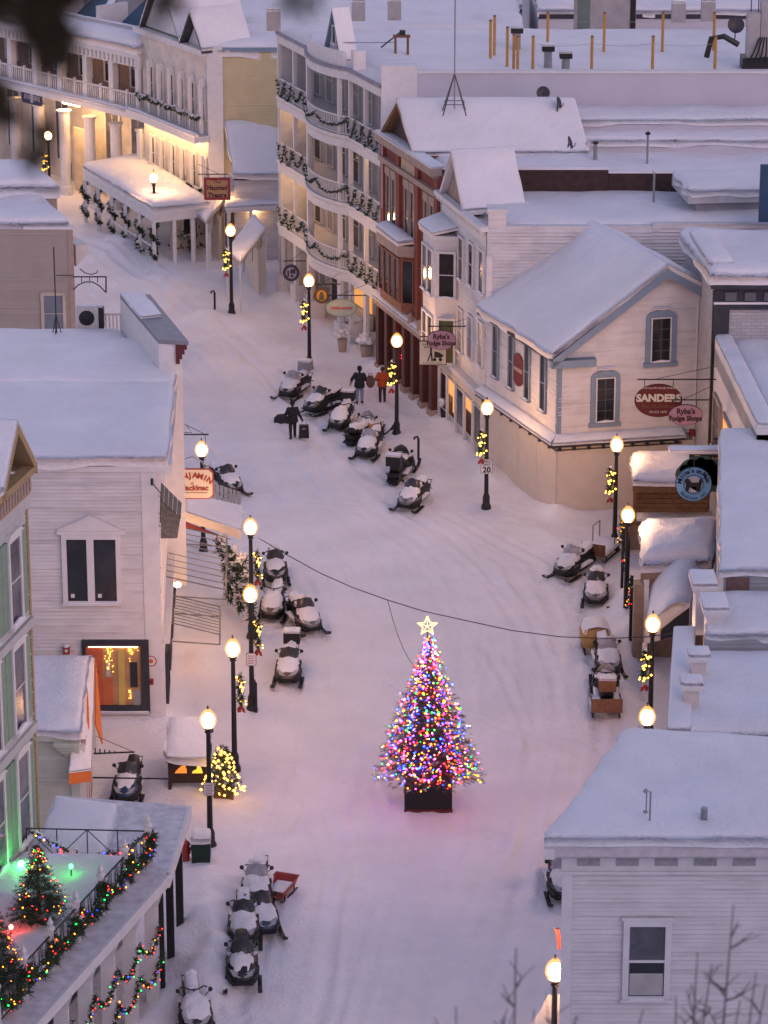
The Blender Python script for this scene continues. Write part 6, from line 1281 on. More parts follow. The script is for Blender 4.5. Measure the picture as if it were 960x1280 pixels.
# round blue sign and the dark leafy board behind it
cc = PY(867, 605, 113.5); r = 23*m_px(113.5, cc.z)
LBL = mat('light_blue_board', (.16, .38, .58), .55, .05); NAVY = mat('navy_ink', (.015, .02, .06), .6)
S4 = sign('round_blue_sign', "round light blue sign reading Millie's on Main around a black dog", cc, 2*r, 2*r, 'oval', LBL, [], border=NAVY, bw=.03)
arc_text(S4, "Millie's on Main", cc, r*.78, pi*.93, pi*.07, .24, NAVY); arc_text(S4, 'Mackinac Isl', cc, r*.80, pi*1.22, pi*1.78, .17, mat('mid_blue_ink', (.06, .14, .26), .6), True)
ring = MB()
for k in range(36): a = 2*pi*k/36; ring.hexa([cc + Vector((q_*cos(a+d), -.052, q_*sin(a+d))) for q_, d in ((r*.48, -.04), (r*.58, -.04), (r*.58, .04), (r*.48, .04))], [cc + Vector((q_*cos(a+d), -.044, q_*sin(a+d))) for q_, d in ((r*.48, -.04), (r*.58, -.04), (r*.58, .04), (r*.48, .04))])
ring.build('rope_ring', NAVY, S4)['kind'] = 'stuff'
MB().hexa([cc + Vector((r*.46*cos(2*pi*k/28), -.05, r*.46*sin(2*pi*k/28))) for k in range(28)], [cc + Vector((r*.46*cos(2*pi*k/28), -.044, r*.46*sin(2*pi*k/28))) for k in range(28)]).build('centre_disc', mat('pale_disc', (.45, .44, .48), .6), S4)
dog = [(-.30, .18), (-.34, .10), (-.27, .06), (-.22, .0), (-.24, -.12), (-.26, -.27), (-.18, -.27), (-.14, -.10), (.08, -.08), (.14, -.27), (.22, -.27), (.20, -.08), (.22, .05), (.30, .14), (.26, .22), (.19, .19), (.18, .08), (-.08, .07), (-.16, .2), (-.24, .22)]
dog = [(x*1.05, z*1.05) for x, z in dog]
me_ = bpy.data.meshes.new('dog_silhouette'); bm = bmesh.new(); fv = [bm.verts.new((x, -.054, z)) for x, z in dog]; fc_ = bm.faces.new(fv); bmesh.ops.triangulate(bm, faces=[fc_]); ex = bmesh.ops.extrude_face_region(bm, geom=bm.faces[:]); bmesh.ops.translate(bm, verts=[v for v in ex['geom'] if isinstance(v, bmesh.types.BMVert)], vec=(0, -.006, 0)); bm.to_mesh(me_); bm.free(); me_.materials.append(BLACK); do = bpy.data.objects.new('dog_silhouette', me_); col.objects.link(do); do.parent = S4
PET = mat('dark_green_petals', (.035, .085, .08), .6)
S5 = thing('leaf_topped_board', 'dark green leaf-edged board behind the round blue sign', 'sign', tuple(cc + Vector((.3, .3, 0)))); k_ = cc + Vector((.28, .3, 0))
for a in (2.7, 2.25, 1.8, 1.35, .9, .45, 0): e = k_ + Vector((r*.86*cos(a), 0, r*.86*sin(a))); MB().hexa([e + Vector((.42*cos(a+t)*(.62 if 0 else 1), 0, .42*sin(a+t))) for t in [2*pi*j/14 for j in range(14)]], [e + Vector((.42*cos(a+t), .05, .42*sin(a+t))) for t in [2*pi*j/14 for j in range(14)]]).build('petal', PET, S5)
MB().hexa([k_ + Vector((r*.9*cos(2*pi*j/20), .05, r*.9*sin(2*pi*j/20))) for j in range(20)], [k_ + Vector((r*.9*cos(2*pi*j/20), .1, r*.9*sin(2*pi*j/20))) for j in range(20)]).build('board', DARKTRIM, S5); MB().cyl(k_ + Vector((0, .07, r)), k_ + Vector((1.6, .07, r)), .03, n=6).build('arm', BLACK, S5)
cd = PY(886, 580, 115); S6 = sign('dark_shop_sign', 'dark sign with gold lettering half hidden behind the round blue sign', cd, 1.5, .9, 'rect', DARKTRIM, [('Douds', 0, .2, .42, mat('gold_print', (.42, .27, .10), .5), 1, .012)], arm=.9)
MB().box(cc.x-.9, cc.x+1.4, cc.y+.2, cc.y+.7, cc.z+r+.42, cc.z+r+.5).build('shelf', WHITE, S4); snow(S4, flat([(cc.x-.9, cc.y+.18), (cc.x+1.4, cc.y+.18), (cc.x+1.4, cc.y+.72), (cc.x-.9, cc.y+.72)], cc.z+r+.5), .12, .2, .03, name='shelf_snow', jit=.03, rr=.15)
MB().cyl(cc + Vector((0, 0, r-.02)), cc + Vector((0, .3, r+.43)), .02, n=5).build('hanger', BLACK, S4)
ln = thing('unlit_lantern_post', 'small unlit black lantern post beside the round blue sign', 'lantern', tuple(P(842, 626, 1.87))); p = ln.location.copy()
zl = ZAT(p.y, 582) - p.z; MB().cyl(p, p + Vector((0, 0, zl-.1)), .07, .05, 8).build('post', BLACK, ln); MB().lathe(p + Vector((0, 0, zl-.1)), [(.06, 0), (.16, .05), (.2, .3), (.1, .32)], 8).build('glass', mat('dim_amber_glass', (.16, .07, .03), .3), ln); MB().lathe(p + Vector((0, 0, zl+.22)), [(.24, 0), (.12, .14), (.05, .2), (.06, .26), (.01, .36)], 8).build('cap', BLACK, ln)
# hanging sign of the store
cb = PY(241, 604.5, 113); S7 = sign('store_hanging_sign', 'cream hanging sign with red rim reading Benjamin of Mackinac', cb, 52*m_px(113, cb.z), 38*m_px(113, cb.z)/cos(TH), 'clip', CREAMB, [('of', -.03, .02, .14, mat('rust_print', (.32, .05, .03), .6)), ('Mackinac', .05, -.16, .29, mat('rust_print', (.32, .05, .03), .6), 1.0, .01)], border=mat('rust_rim', (.32, .06, .04), .6), bw=.045)
arc_text(S7, 'BENJAMIN', cb + Vector((0, 0, -.75)), 1.08, pi/2+.62, pi/2-.62, .30, MATS['rust_print'], y=-.052)
MB().box(cb.x-.5, cb.x+.55, cb.y-.06, cb.y-.05, cb.z-.35, cb.z-.335).build('underline', MATS['rust_print'], S7)
top = cb.z + 19*m_px(113, cb.z)
MB().cyl(Vector((cb.x-.75, cb.y, top+1.35)), Vector((cb.x+.62, cb.y, top+1.35)), .03, n=6).build('arm', BLACK, S7)
for k in (-.45, .5): MB().cyl(Vector((cb.x+k, cb.y, top-.05)), Vector((cb.x+k*.9, cb.y, top+.2)), .02, n=5).build('hanger', BLACK, S7)
MB().tube([Vector((cb.x-.55, cb.y, top)), Vector((cb.x-.4, cb.y, top+.35)), Vector((cb.x, cb.y, top+.5)), Vector((cb.x+.35, cb.y, top+.3)), Vector((cb.x+.5, cb.y, top))], .025, 5).build('bow', METAL, S7)
MB().cyl(Vector((cb.x-.55, cb.y, top+1.9)), Vector((cb.x+.5, cb.y, top+1.35)), .012, n=5).build('stay', BLACK, S7); MB().tube([Vector((cb.x-.3+.12*t*cos(t*1.9), cb.y, top+1.5+.05*t*sin(t*1.9))) for t in range(5)], .015, 4).build('scroll', BLACK, S7)
MB().cyl(Vector((cb.x+.5, cb.y, top+.45)), Vector((cb.x+.5, cb.y, top+1.35)), .012, n=5).build('chain', BLACK, S7)
# plates on lamp posts
def plate(nm, lb, lp, py, w, h, texts):
    z = ZAT(lp.y-.12, py); c = Vector((lp.x, lp.y-.13, z)); S_ = sign(nm, lb, c, w, h, 'clip', mat('sign_white', (.72, .70, .68), .5), texts, border=BLACK, bw=.018, thick=.02); MB().box(c.x-.03, c.x+.03, c.y+.012, c.y+.06, c.z-h*.3, c.z+h*.3).build('clamp', METAL, S_)
plate('speed_limit_sign', 'white speed limit 20 sign on a lamp post', LP[5], 583, .5, .66, [('SPEED', 0, .22, .14, BLACK), ('LIMIT', 0, .08, .14, BLACK), ('20', 0, -.15, .34, BLACK, 1, .01)])
plate('lamp_post_notice', 'small white notice with faint red print on the lamp post by the store sleds', LP[13], 824, .36, .48, [])
plate('kiosk_lamp_notice', 'small white notice on the lamp post in front of the kiosk', LP[15], 986, .36, .46, [])
rp = mat('faint_red_print', (.5, .2, .22), .6)
for i, py in ((13, 824), (15, 986)):
    z = ZAT(LP[i].y-.12, py); mb = MB()
    for k in range(4): mb.box(LP[i].x-.12, LP[i].x+.12-.03*(k % 2), LP[i].y-.172, LP[i].y-.166, z+.12-.09*k, z+.15-.09*k)
    o = mb.build('faint_lettering', rp, [q for q in bpy.data.objects if q.get('label', '').startswith('small white notice') and q.location.y == LP[i].y-.13 or (q.get('label', '').startswith('small white notice') and abs(q.location.y - LP[i].y + .13) < 1e-3)][0]); o['kind'] = 'stuff'
# ================================================================ kiosk, lit shrub, bin, hydrant, bollards
kb = P(236, 990); ks = m_px(kb.y, .5); K = thing('menu_kiosk', 'dark wooden kiosk with snowy pitched roof and two glowing orange panels', 'kiosk', tuple(kb)); dkw = mat('dark_kiosk_wood', (.035, .02, .015), .7)
w = .62; zr = ZAT(kb.y, 948)
MB().box(kb.x-w, kb.x+w, kb.y-.06, kb.y+.06, .35, zr).build('board', dkw, K)
for k in (-1, 1): MB().box(kb.x+k*w-.05, kb.x+k*w+.05, kb.y-.08, kb.y+.4, -.3, zr).build('post', dkw, K)
q = [Vector((kb.x-w-.1, kb.y-.2, zr)), Vector((kb.x+w+.1, kb.y-.2, zr)), Vector((kb.x+w+.05, kb.y+1.3, zr+.75)), Vector((kb.x-w-.05, kb.y+1.3, zr+.75))]; roofq(K, q, .08, dkw); snow(K, q, .22, .2, .04, name='roof_snow', jit=.02, rr=.25)
q2 = [q[3], q[2], Vector((kb.x+w+.1, kb.y+2.4, zr)), Vector((kb.x-w-.1, kb.y+2.4, zr))]; roofq(K, q2, .08, dkw)
for k in (-1, 1): MB().box(kb.x+k*w-.05, kb.x+k*w+.05, kb.y+2.0, kb.y+2.15, -.3, zr+.1).build('post', dkw, K)
fl_ = emis('flame_panel', (1, .22, .03), .25); fl2 = emis('flame_panel_yellow', (1, .5, .05), .3)
def fpatch(pts, m): MB().hexa([Vector((kb.x+x, kb.y-.075, zr+z)) for x, z in pts], [Vector((kb.x+x, kb.y-.063, zr+z)) for x, z in pts]).build('glowing_panel', m, K)
fpatch([(-.45, -.5), (-.05, -.5), (-.05, -.38), (-.09, -.22), (-.22, -.24), (-.38, -.4)], fl_); fpatch([(.12, -.5), (.48, -.5), (.46, -.4), (.40, -.22), (.30, -.25), (.28, -.36), (.16, -.42)], fl2)
mb = MB()
for k in range(9): mb.octa((kb.x-w+.12+.14*k, kb.y-.1, zr-.1-.05*(k % 2)), .028)
mb.build('fairy_lights', BULBW, K)['kind'] = 'stuff'
sb = P(279, 995); S8 = thing('lit_evergreen_shrub', 'small evergreen wrapped in warm white lights beside the kiosk', 'shrub', tuple(sb)); rr = random.Random(12); mb = MB(); pts = []
for _ in range(520):
    t = rr.random(); z_ = .25 + 1.5*t; r_ = (.56*(1-t)+.16)*sqrt(rr.random()); a = rr.uniform(0, 2*pi); p = sb + Vector((r_*cos(a), r_*sin(a), z_)); sprig(mb, p, 5, .14, rr, 0 if rr.random() > .1 else 1, .02)
for _ in range(85): t = rr.random()**1.4; a = rr.uniform(pi, 2*pi); r_ = .58*(1-t)+.16; pts.append(sb + Vector((r_*cos(a), r_*sin(a), .3 + 1.45*t)))
mb.build('foliage', [GREENP, SNOW], S8); MB().cyl(sb - Vector((0, 0, .2)), sb + Vector((0, 0, 1.6)), .06, .02).build('trunk', WOOD, S8); mb = MB(); [mb.octa(p, .042*rr.uniform(.6, 1.5)) for p in pts]; mb.build('bulbs', BULBW, S8)['kind'] = 'stuff'
MB().box(sb.x-.3, sb.x+.35, sb.y-.3, sb.y+.3, -.2, .28).build('tub', WOOD, S8)
b = P(252, 1080); bn = thing('litter_bin', 'dark green square litter bin with a thick snow cap', 'bin', tuple(b)); g_ = mat('dark_green_paint', (.012, .03, .022), .5); MB().hexa([b + Vector(v) for v in ((-.27, -.25, -.1), (.27, -.25, -.1), (.27, .25, -.1), (-.27, .25, -.1))], [b + Vector(v) for v in ((-.31, -.29, .82), (.31, -.29, .82), (.31, .29, .82), (-.31, .29, .82))]).build('body', g_, bn); snow(bn, [b + Vector(v) for v in ((-.31, -.29, .82), (.31, -.29, .82), (.31, .29, .82), (-.31, .29, .82))], .34, .12, .04, name='snow_cap', jit=.02, rr=.28)
h = P(232, 1079); hd = thing('fire_hydrant', 'red fire hydrant half buried in snow beside the bin', 'hydrant', tuple(h)); MB().lathe(h, [(.13, -.2), (.13, .35), (.17, .36), (.17, .42), (.13, .44), (.13, .62), (.16, .63), (.15, .7), (.08, .78), (.03, .8), (.03, .86)], 12).build('barrel', RED, hd)
for k in (-1, 1): MB().cyl(h + Vector((.1*k, 0, .5)), h + Vector((.24*k, 0, .5)), .06, n=8).build('outlet', RED, hd)
for nm, px, py, hh, lb in (('water_standpipe', 523, 574, .95, 'short dark bent standpipe beside the parked sleds at the white shop'), ('water_standpipe', 268.5, 387, .9, 'short dark bent standpipe in front of the covered walkway'), ('water_standpipe', 320, 893, 1.2, 'short dark bent standpipe at the foot of the lamp post with the notice')):
    p = P(px, py); S_ = thing(nm, lb, 'standpipe', tuple(p), 'standpipes along the street'); MB().cyl(p - Vector((0, 0, .2)), p + Vector((0, 0, hh)), .055, n=8).build('pipe', BLACK, S_); MB().tube([p + Vector((0, 0, hh-.05)), p + Vector((-.05, -.03, hh+.1)), p + Vector((-.16, -.06, hh+.08)), p + Vector((-.19, -.07, hh-.02))], .05, 7).build('spout', BLACK, S_)
# snowy planters by the hotel columns and pots on the veranda side
for i, (px, py, r_, lb) in enumerate(((458, 448, .45, 'large snow-heaped planter at the hotel corner by the walkers'), (428, 440, .34, 'snow-heaped planter at the hotel entrance column'), (556, 528, .3, 'little snow-capped pot by the white shop door'))):
    p = P(px, py); S_ = thing('snow_heaped_planter', lb, 'planter', tuple(p), 'snow-heaped planters'); MB().lathe(p, [(r_*.5, -.1), (r_*.55, .1), (r_*.72, .62), (r_*.75, .66)], 12).build('tub', STONE if i < 2 else BLACK, S_); mb = MB(); rr = random.Random(i)
    for k in range(9): mb.ball(p + Vector((rr.gauss(0, r_*.4), rr.gauss(0, r_*.4), .85 + rr.random()*.25)), r_*.42, 0, 6, .8)
    mb.build('snow_heap', SNOW, S_, smooth=True)
# ================================================================ overhead wire and its drop to the tree
def wire_pts():
    pts = [(322, 672), (360, 694), (400, 716), (440, 734), (485, 750), (530, 764), (580, 775), (640, 788), (700, 796), (760, 798), (810, 796), (858, 789)]
    a = Vector((LP[12].x+.2, LP[12].y)); b = Vector((10.6, 103.0)); out = []
    for x, y in pts:
        best = min((abs(PROJ(Vector((a.x + (b.x-a.x)*t/400, a.y + (b.y-a.y)*t/400, ZAT(a.y + (b.y-a.y)*t/400, y))))[0] - x), t) for t in range(401))[1]/400
        Y = a.y + (b.y-a.y)*best; out.append(Vector((a.x + (b.x-a.x)*best, Y, ZAT(Y, y))))
    return out
wp = wire_pts(); W = thing('overhead_cable', 'thin black cable strung across the street above the Christmas tree', 'cable', tuple(wp[0])); MB().tube(wp, .018, 5).build('span', BLACK, W)
TREE = P(535, 1001); dq = [wp[4]] + [wp[4].lerp(Vector((TREE.x-.45, TREE.y, 4.75)), t) - Vector((.0, 0, 1.1*4*t*(1-t)*.35)) for t in (.2, .4, .6, .8, 1)]; MB().tube(dq, .014, 5).build('drop_lead', BLACK, W)
MB().box(wp[-1].x-.02, wp[-1].x+.1, wp[-1].y-.1, wp[-1].y+.1, 0, wp[-1].z+.15).build('anchor_post', METAL, W)
# ================================================================ Christmas tree in the street
def conifer(T, base, H_, R0, rr, n, size, green, snowy=.0, low=.3, dens=1, bell=False):
    mb = MB()
    for _ in range(n):
        t = rr.random()**(1.15 if bell else 1.45); z = low + (H_-low)*t; rmax = R0*(1-t**1.3 if bell else (1-t)**.92) + .05; tier = .86 + .14*sin(t*38 + rr.random()*.6)
        r = rmax*tier*(rr.random()**.38); a = rr.uniform(0, 2*pi); c = base + Vector((r*cos(a), r*sin(a), z))
        out = Vector((cos(a), sin(a), rr.uniform(-.28, .15))); L = size*rr.uniform(.7, 1.3)*(1-.5*t); side = Vector((-sin(a), cos(a), 0))
        m = 1 if rr.random() < snowy else 0
        for k in range(6):   # a spray: a spine with needle blades on both sides
            p = c + out*L*(k/6-.4); w = L*.42*(1-k/7)
            for s_ in (-1, 1):
                q = p + side*s_*w + out*L*.22 + Vector((0, 0, rr.uniform(-.06, .05))); mb.add([p - out*L*.045, p + out*L*.045, q], [(0, 1, 2)], m)
    o = mb.build('crown', [green, SNOW], T); MB().cyl(base - Vector((0, 0, .2)), base + Vector((0, 0, H_*.92)), .12*R0/1.7+.02, .015, 8).build('trunk', WOOD, T); return o
def big_tree():
    b = TREE.copy(); T = thing('christmas_tree', 'big Christmas tree covered in coloured lights with a glowing star, standing in the street', 'christmas tree', tuple(b)); rr = random.Random(33)
    zt = ZAT(b.y, 800); H_ = zt; R0 = 62*m_px(b.y, .9)
    bx = MB(); bx.box(b.x-.78, b.x+.78, b.y-.78, b.y+.78, -.1, .92); bx.build('planter_box', mat('black_planter', (.014, .013, .014), .6), T)
    for k in range(4): MB().box(b.x-.80, b.x+.80, b.y-.80 if k == 0 else b.y+.77, b.y-.77 if k == 0 else b.y+.80, -.08, .04).build('box_rail', mat('dark_red_rail', (.12, .02, .02), .6), T) if k < 2 else None
    tg = mat('tree_needles', (.045, .08, .045), .75, .4, 3); mb = MB(); by = {}; wood = MB()
    names = ['red', 'red', 'amber', 'amber', 'amber', 'green', 'blue', 'blue', 'blue', 'pink', 'pink', 'white', 'red']
    for i in range(520):
        t = (i/520)**1.2; z0 = 1.0 + (H_-1.0)*t; a = i*2.39996 + rr.gauss(0, .15); Rb = (R0*(1-t**1.32) + .07)*rr.choice((.6, .8, .92, .97, 1.0, 1.03, 1.06)); dr = rr.uniform(.0, .10)*Rb
        d = Vector((cos(a), sin(a), 0)); sd = Vector((-sin(a), cos(a), 0)); tip = b + d*Rb + Vector((0, 0, z0 - dr)); root = b + Vector((0, 0, z0 + .1)); wood.tube([root, root.lerp(tip, .6) + Vector((0, 0, .03)), tip], [.016, .01, .004], 4)
        n = max(4, int(Rb*15))
        for k in range(n):
            q_ = .25 + .78*k/n; p = root.lerp(tip, q_) + sd*rr.gauss(0, .035 + .10*q_*Rb) + Vector((0, 0, rr.gauss(0, .035))); L = .25*(1.25-.55*q_)*rr.uniform(.7, 1.3)*(1-.4*t); o_ = (d + sd*rr.uniform(-.9, .9) + Vector((0, 0, rr.uniform(-.25, .2)))).normalized(); s2 = o_.cross(Vector((0, 0, 1))).normalized(); m = 1 if rr.random() < .05 else 0
            for h in range(6):
                pp = p + o_*L*(h/6-.3); w = L*.4*(1-h/7)
                for s_ in (-1, 1): mb.add([pp - o_*L*.05, pp + o_*L*.05, pp + s2*s_*w + o_*L*.25 + Vector((0, 0, rr.uniform(-.05, .04)))], [(0, 1, 2)], m)
        col_ = rr.choice(names)
        for k in range(max(2, int(Rb*2.4 + rr.random()))):
            q_ = rr.uniform(.45, 1.04); p = root.lerp(tip, q_) + sd*rr.gauss(0, .10) + Vector((0, 0, rr.gauss(.02, .05))); by.setdefault(col_ if rr.random() < .35 else rr.choice(names), []).append(p)
    mb.build('crown', [tg, SNOW], T); wood.cyl(b - Vector((0, 0, .2)), b + Vector((0, 0, H_*.95)), .12, .015, 8).build('trunk', WOOD, T)
    for c in sorted(by):
        mb = MB(); [mb.octa(p, .029*rr.choice((.6, .8, .9, 1, 1.1, 1.6))) for p in by[c]]; mb.build(c + '_bulbs', emis('tree_' + c, COLS[c], {'blue': 9, 'white': 1.8, 'amber': 3.2, 'pink': 6, 'green': 2.2, 'red': 5}[c]), T)['kind'] = 'stuff'
    c = Vector((b.x-.05, b.y-.05, ZAT(b.y, 782))); o = []; i_ = []
    for k in range(10): a = pi/2 + 2*pi*k/10; r = .34 if k % 2 == 0 else .15; o.append(c + Vector((r*cos(a), 0, r*sin(a))))
    st = emis('star_glow', (1, .62, .22), .7); S = thing('tree_star', 'glowing five-pointed star on top of the big Christmas tree', 'star', tuple(c)); mb = MB(); mb.tube(o + [o[0]], .022, 5); mb.build('outline', st, S); MB().cyl(Vector((b.x, b.y, H_*.9)), c + Vector((0, .02, -.1)), .02, n=5).build('stem', BLACK, S)
    mb = MB()
    for k in range(5): a = pi/2 + 2*pi*k/5; mb.cyl(c, c + Vector((.3*cos(a), 0, .3*sin(a))), .014, n=4)
    mb.build('ray', st, S)
big_tree()
def deck_trees():
    for px, py, H_, R0, lb in ((50, 1156, 2.35, .82, 'small lit Christmas tree standing on the snowy veranda deck'), (-4, 1236, 2.3, .8, 'second small lit Christmas tree cut by the left picture edge')):
        b = P(px, py, 4.3); T = thing('small_christmas_tree', lb, 'christmas tree', tuple(b), 'small trees on the veranda'); rr = random.Random(px + 50); conifer(T, b, H_, R0, rr, 900, .34, GREENP, .03, low=.35)
        pts = []
        for _ in range(78): t = rr.random()**.8; a = rr.uniform(0, 2*pi); r = (R0*(1-t) + .05)*rr.uniform(.8, 1.02); pts.append(b + Vector((r*cos(a), r*sin(a), .45 + (H_-.45)*t)))
        bulbs(T, pts, ['red', 'amber', 'amber', 'amber', 'green', 'red'], .019, 2.6, rr)
        for k in range(4): a = pi*k/2 + .5; MB().hexa([b + Vector((.06*cos(a+s), .06*sin(a+s), -.1)) + Vector((r*cos(a), r*sin(a), 0)) for s, r in ((1.5, 0), (1.5, .32), (-1.5, .32), (-1.5, 0))], [b + Vector((.06*cos(a+s), .06*sin(a+s), .14)) + Vector((r*cos(a), r*sin(a), 0)) for s, r in ((1.5, 0), (1.5, .32), (-1.5, .32), (-1.5, 0))]).build('stand_foot', BLACK, T)
deck_trees()
# ================================================================ snowmobiles; nose towards -Y
def sec(y, w, z0, z1, top=.6, drop=.0):
    """closed section ring across the sled: flat bottom, rounded shoulders"""
    h = z1-z0
    return [Vector((x*w, y, z0 + k*h)) for x, k in ((-1, .0), (-1.02, .35), (-.92, .68), (-top, .92), (0, 1.0), (top, .92), (.92, .68), (1.02, .35), (1, .0))]
def topring(y, w, z0, z1, top, lift):
    h = z1-z0
    return [Vector((x*w, y, z0 + k*h + l)) for x, k, l in ((-.96, .62, -.02), (-top*1.12, .86, lift*.8), (-top*.5, .97, lift), (0, 1.0, lift*1.15), (top*.5, .97, lift), (top*1.12, .86, lift*.8), (.96, .62, -.02))]
def snowmobile(label, px, py, rz, colr=(.02, .02, .022), sn=1.0, wind=True, box=None, sc=1.0, rack=False, second=None, at=None, touring=False):
    name = 'snowmobile'; T = thing(name, label, 'snowmobile', (0, 0, 0), 'snowmobiles parked along the street')
    bm_ = mat('sled_%0.2f_%0.2f_%0.2f' % colr, colr, .35, .15, 4, spec=.5); dk = mat('sled_black_plastic', (.012, .012, .013), .5, .2, 6); O = Vector((0, 0, 0))
    lug = MB(); ring = []
    for k in range(22):   # rubber track as a closed loop
        t = k/22; 
        if t < .42: y, z = -.15 + (t/.42)*1.45, .02
        elif t < .55: a = (t-.42)/.13*pi; y, z = 1.3 + .17*sin(a), .19 - .17*cos(a)
        elif t < .90: y, z = 1.3 - (t-.55)/.35*1.6, .36 + (t-.55)/.35*.04
        else: a = (t-.9)/.1*pi; y, z = -.3 - .1*sin(a), .40 - .19*(1-cos(a))
        ring.append((y, z))
    lug.hexa([(-.19, y, z) for y, z in ring], [(.19, y, z) for y, z in ring]); lug.build('track', dk, T, O)
    MB().box(-.24, .24, -.25, 1.42, .38, .52).hexa([(-.24, 1.2, .38), (.24, 1.2, .38), (.24, 1.62, .22), (-.24, 1.62, .22)], [(-.24, 1.2, .42), (.24, 1.2, .42), (.24, 1.64, .25), (-.24, 1.64, .25)]).build('tunnel', dk, T, O)
    for s in (-1, 1): MB().box(s*.24 if s > 0 else -.44, .44 if s > 0 else -.24, -.35, .75, .28, .32).build('running_board', dk, T, O)
    hs = [(-1.22, .16, .30, .42, .6), (-1.12, .30, .22, .56, .62), (-.85, .42, .2, .74, .66), (-.5, .46, .22, .88, .6), (-.2, .38, .3, .93, .5), (.02, .26, .45, .84, .5)]
    MB().loft([sec(y, w, a, b_, t) for y, w, a, b_, t in hs]).build('hood', bm_, T, O, smooth=True)
    lo_ = [(-1.24, .17, .24, .36), (-1.13, .32, .18, .42), (-.85, .445, .16, .46), (-.5, .485, .18, .48), (-.2, .40, .27, .50), (.0, .28, .4, .52)]
    MB().loft([[Vector((x*w, y, z)) for x, z in ((-.9, a), (-1.03, (a+b_)/2), (-1.03, b_), (1.03, b_), (1.03, (a+b_)/2), (.9, a))] for y, w, a, b_ in lo_]).build('belly_pan', dk, T, O)
    for s in (-1, 1):
        for k in range(3): MB().hexa([(s*.44, -.72+.2*k, .56), (s*.47, -.6+.2*k, .56), (s*.45, -.56+.2*k, .7), (s*.41, -.68+.2*k, .7)], [(s*.40, -.72+.2*k, .56), (s*.42, -.6+.2*k, .56), (s*.40, -.56+.2*k, .7), (s*.37, -.68+.2*k, .7)]).build('vent', dk, T, O)
    ss = [(-.12, .17, .5, .86, .7), (.1, .19, .5, .82, .75), (.5, .21, .5, .78, .8), (.85, .21, .5, .86, .8), (1.12, .2, .52, .92, .8), (1.2, .18, .55, .86, .8)]
    MB().loft([sec(y, w, a, b_, t) for y, w, a, b_, t in ss]).build('seat', dk, T, O, smooth=True)
    for s in (-1, 1):
        x = s*.5; pts = [(.42, .09), (.1, .08), (-.35, .08), (-.62, .10), (-.80, .17), (-.9, .28)]
        sk = MB(); sk.loft([[Vector((x-.065, y-.75, z-.02)), Vector((x+.065, y-.75, z-.02)), Vector((x+.065, y-.75, z+.02)), Vector((x-.065, y-.75, z+.02))] for y, z in pts]); sk.tube([Vector((x, -1.12, .05)), Vector((x, -1.35, .2)), Vector((x, -1.6, .28))], .015, 4)
        k_ = sk.build('ski', dk, T, O)
        MB().cyl((x, -.75, .05), (x-.05*s, -.72, .38), .045, .035, 7).cyl((x-.04*s, -.72, .34), (s*.25, -.75, .42), .03, n=6).cyl((x-.05*s, -.72, .36), (s*.25, -.6, .62), .04, n=6).build('strut', dk, k_, O)
        MB().hexa([(s*.05, -1.19, .46), (s*.27, -1.15, .50), (s*.36, -1.0, .63), (s*.09, -1.10, .56)], [(s*.05, -1.12, .46), (s*.27, -1.06, .50), (s*.36, -.92, .63), (s*.09, -1.02, .56)]).build('headlight', mat('lens_grey', (.35, .35, .36), .15), T, O)
    MB().tube([Vector((-.38, .12, .98)), Vector((-.3, .02, 1.06)), Vector((-.1, -.05, 1.0)), Vector((.1, -.05, 1.0)), Vector((.3, .02, 1.06)), Vector((.38, .12, .98))], .022, 6).cyl((0, -.1, .85), (0, -.05, 1.0), .03, n=6).build('handlebar', dk, T, O)
    for s in (-1, 1): MB().ball((s*.46, -.18, 1.05), .07, 0, 5).cyl((s*.3, -.25, .9), (s*.46, -.18, 1.03), .014, n=4).build('mirror', dk, T, O)
    MB().tube([Vector((-.3, -1.18, .28)), Vector((-.26, -1.33, .38)), Vector((.26, -1.33, .38)), Vector((.3, -1.18, .28))], .02, 5).build('bumper', dk, T, O)
    MB().tube([Vector((-.22, 1.35, .5)), Vector((-.22, 1.62, .62)), Vector((.22, 1.62, .62)), Vector((.22, 1.35, .5))], .018, 5).build('rear_bumper', dk, T, O)
    if wind:
        wr = []
        for k in range(9): a = pi*(k/8)*.9 + pi*.05; wr.append((.36*cos(a), -.28 - .24*sin(a)))
        V = [Vector((x, y, .88)) for x, y in wr] + [Vector((x*.78, y + .20, 1.28 - .12*abs(x)/.36)) for x, y in wr]; n = 9
        V += [v + Vector((0, .012, 0)) for v in V]; fs = [(i, i+1, n+i+1, n+i) for i in range(n-1)] + [(2*n+i, 3*n+i, 3*n+i+1, 2*n+i+1) for i in range(n-1)] + [(n+i, n+i+1, 3*n+i+1, 3*n+i) for i in range(n-1)]
        MB().add(V, fs).build('windshield', mat('smoked_plastic' if (px + py) % 3 else 'frosted_plastic', (.05, .048, .052) if (px + py) % 3 else (.34, .32, .34), .25, .3, 5), T, O, smooth=True)
    if box:
        bxm = {'black': dk, 'brown': mat('brown_plywood', (.24, .115, .06), .75, .2, 7, .004), 'grey': METAL}[box]
        MB().box(-.3, .3, 1.0, 1.45, .86, 1.28).build('cargo_box', bxm, T, O)
        if sn > .2: snow(T, flat([(-.3, 1.0), (.3, 1.0), (.3, 1.45), (-.3, 1.45)], 1.285), .08*sn+.02, .15, .03, name='box_snow', jit=.01, rr=.12)
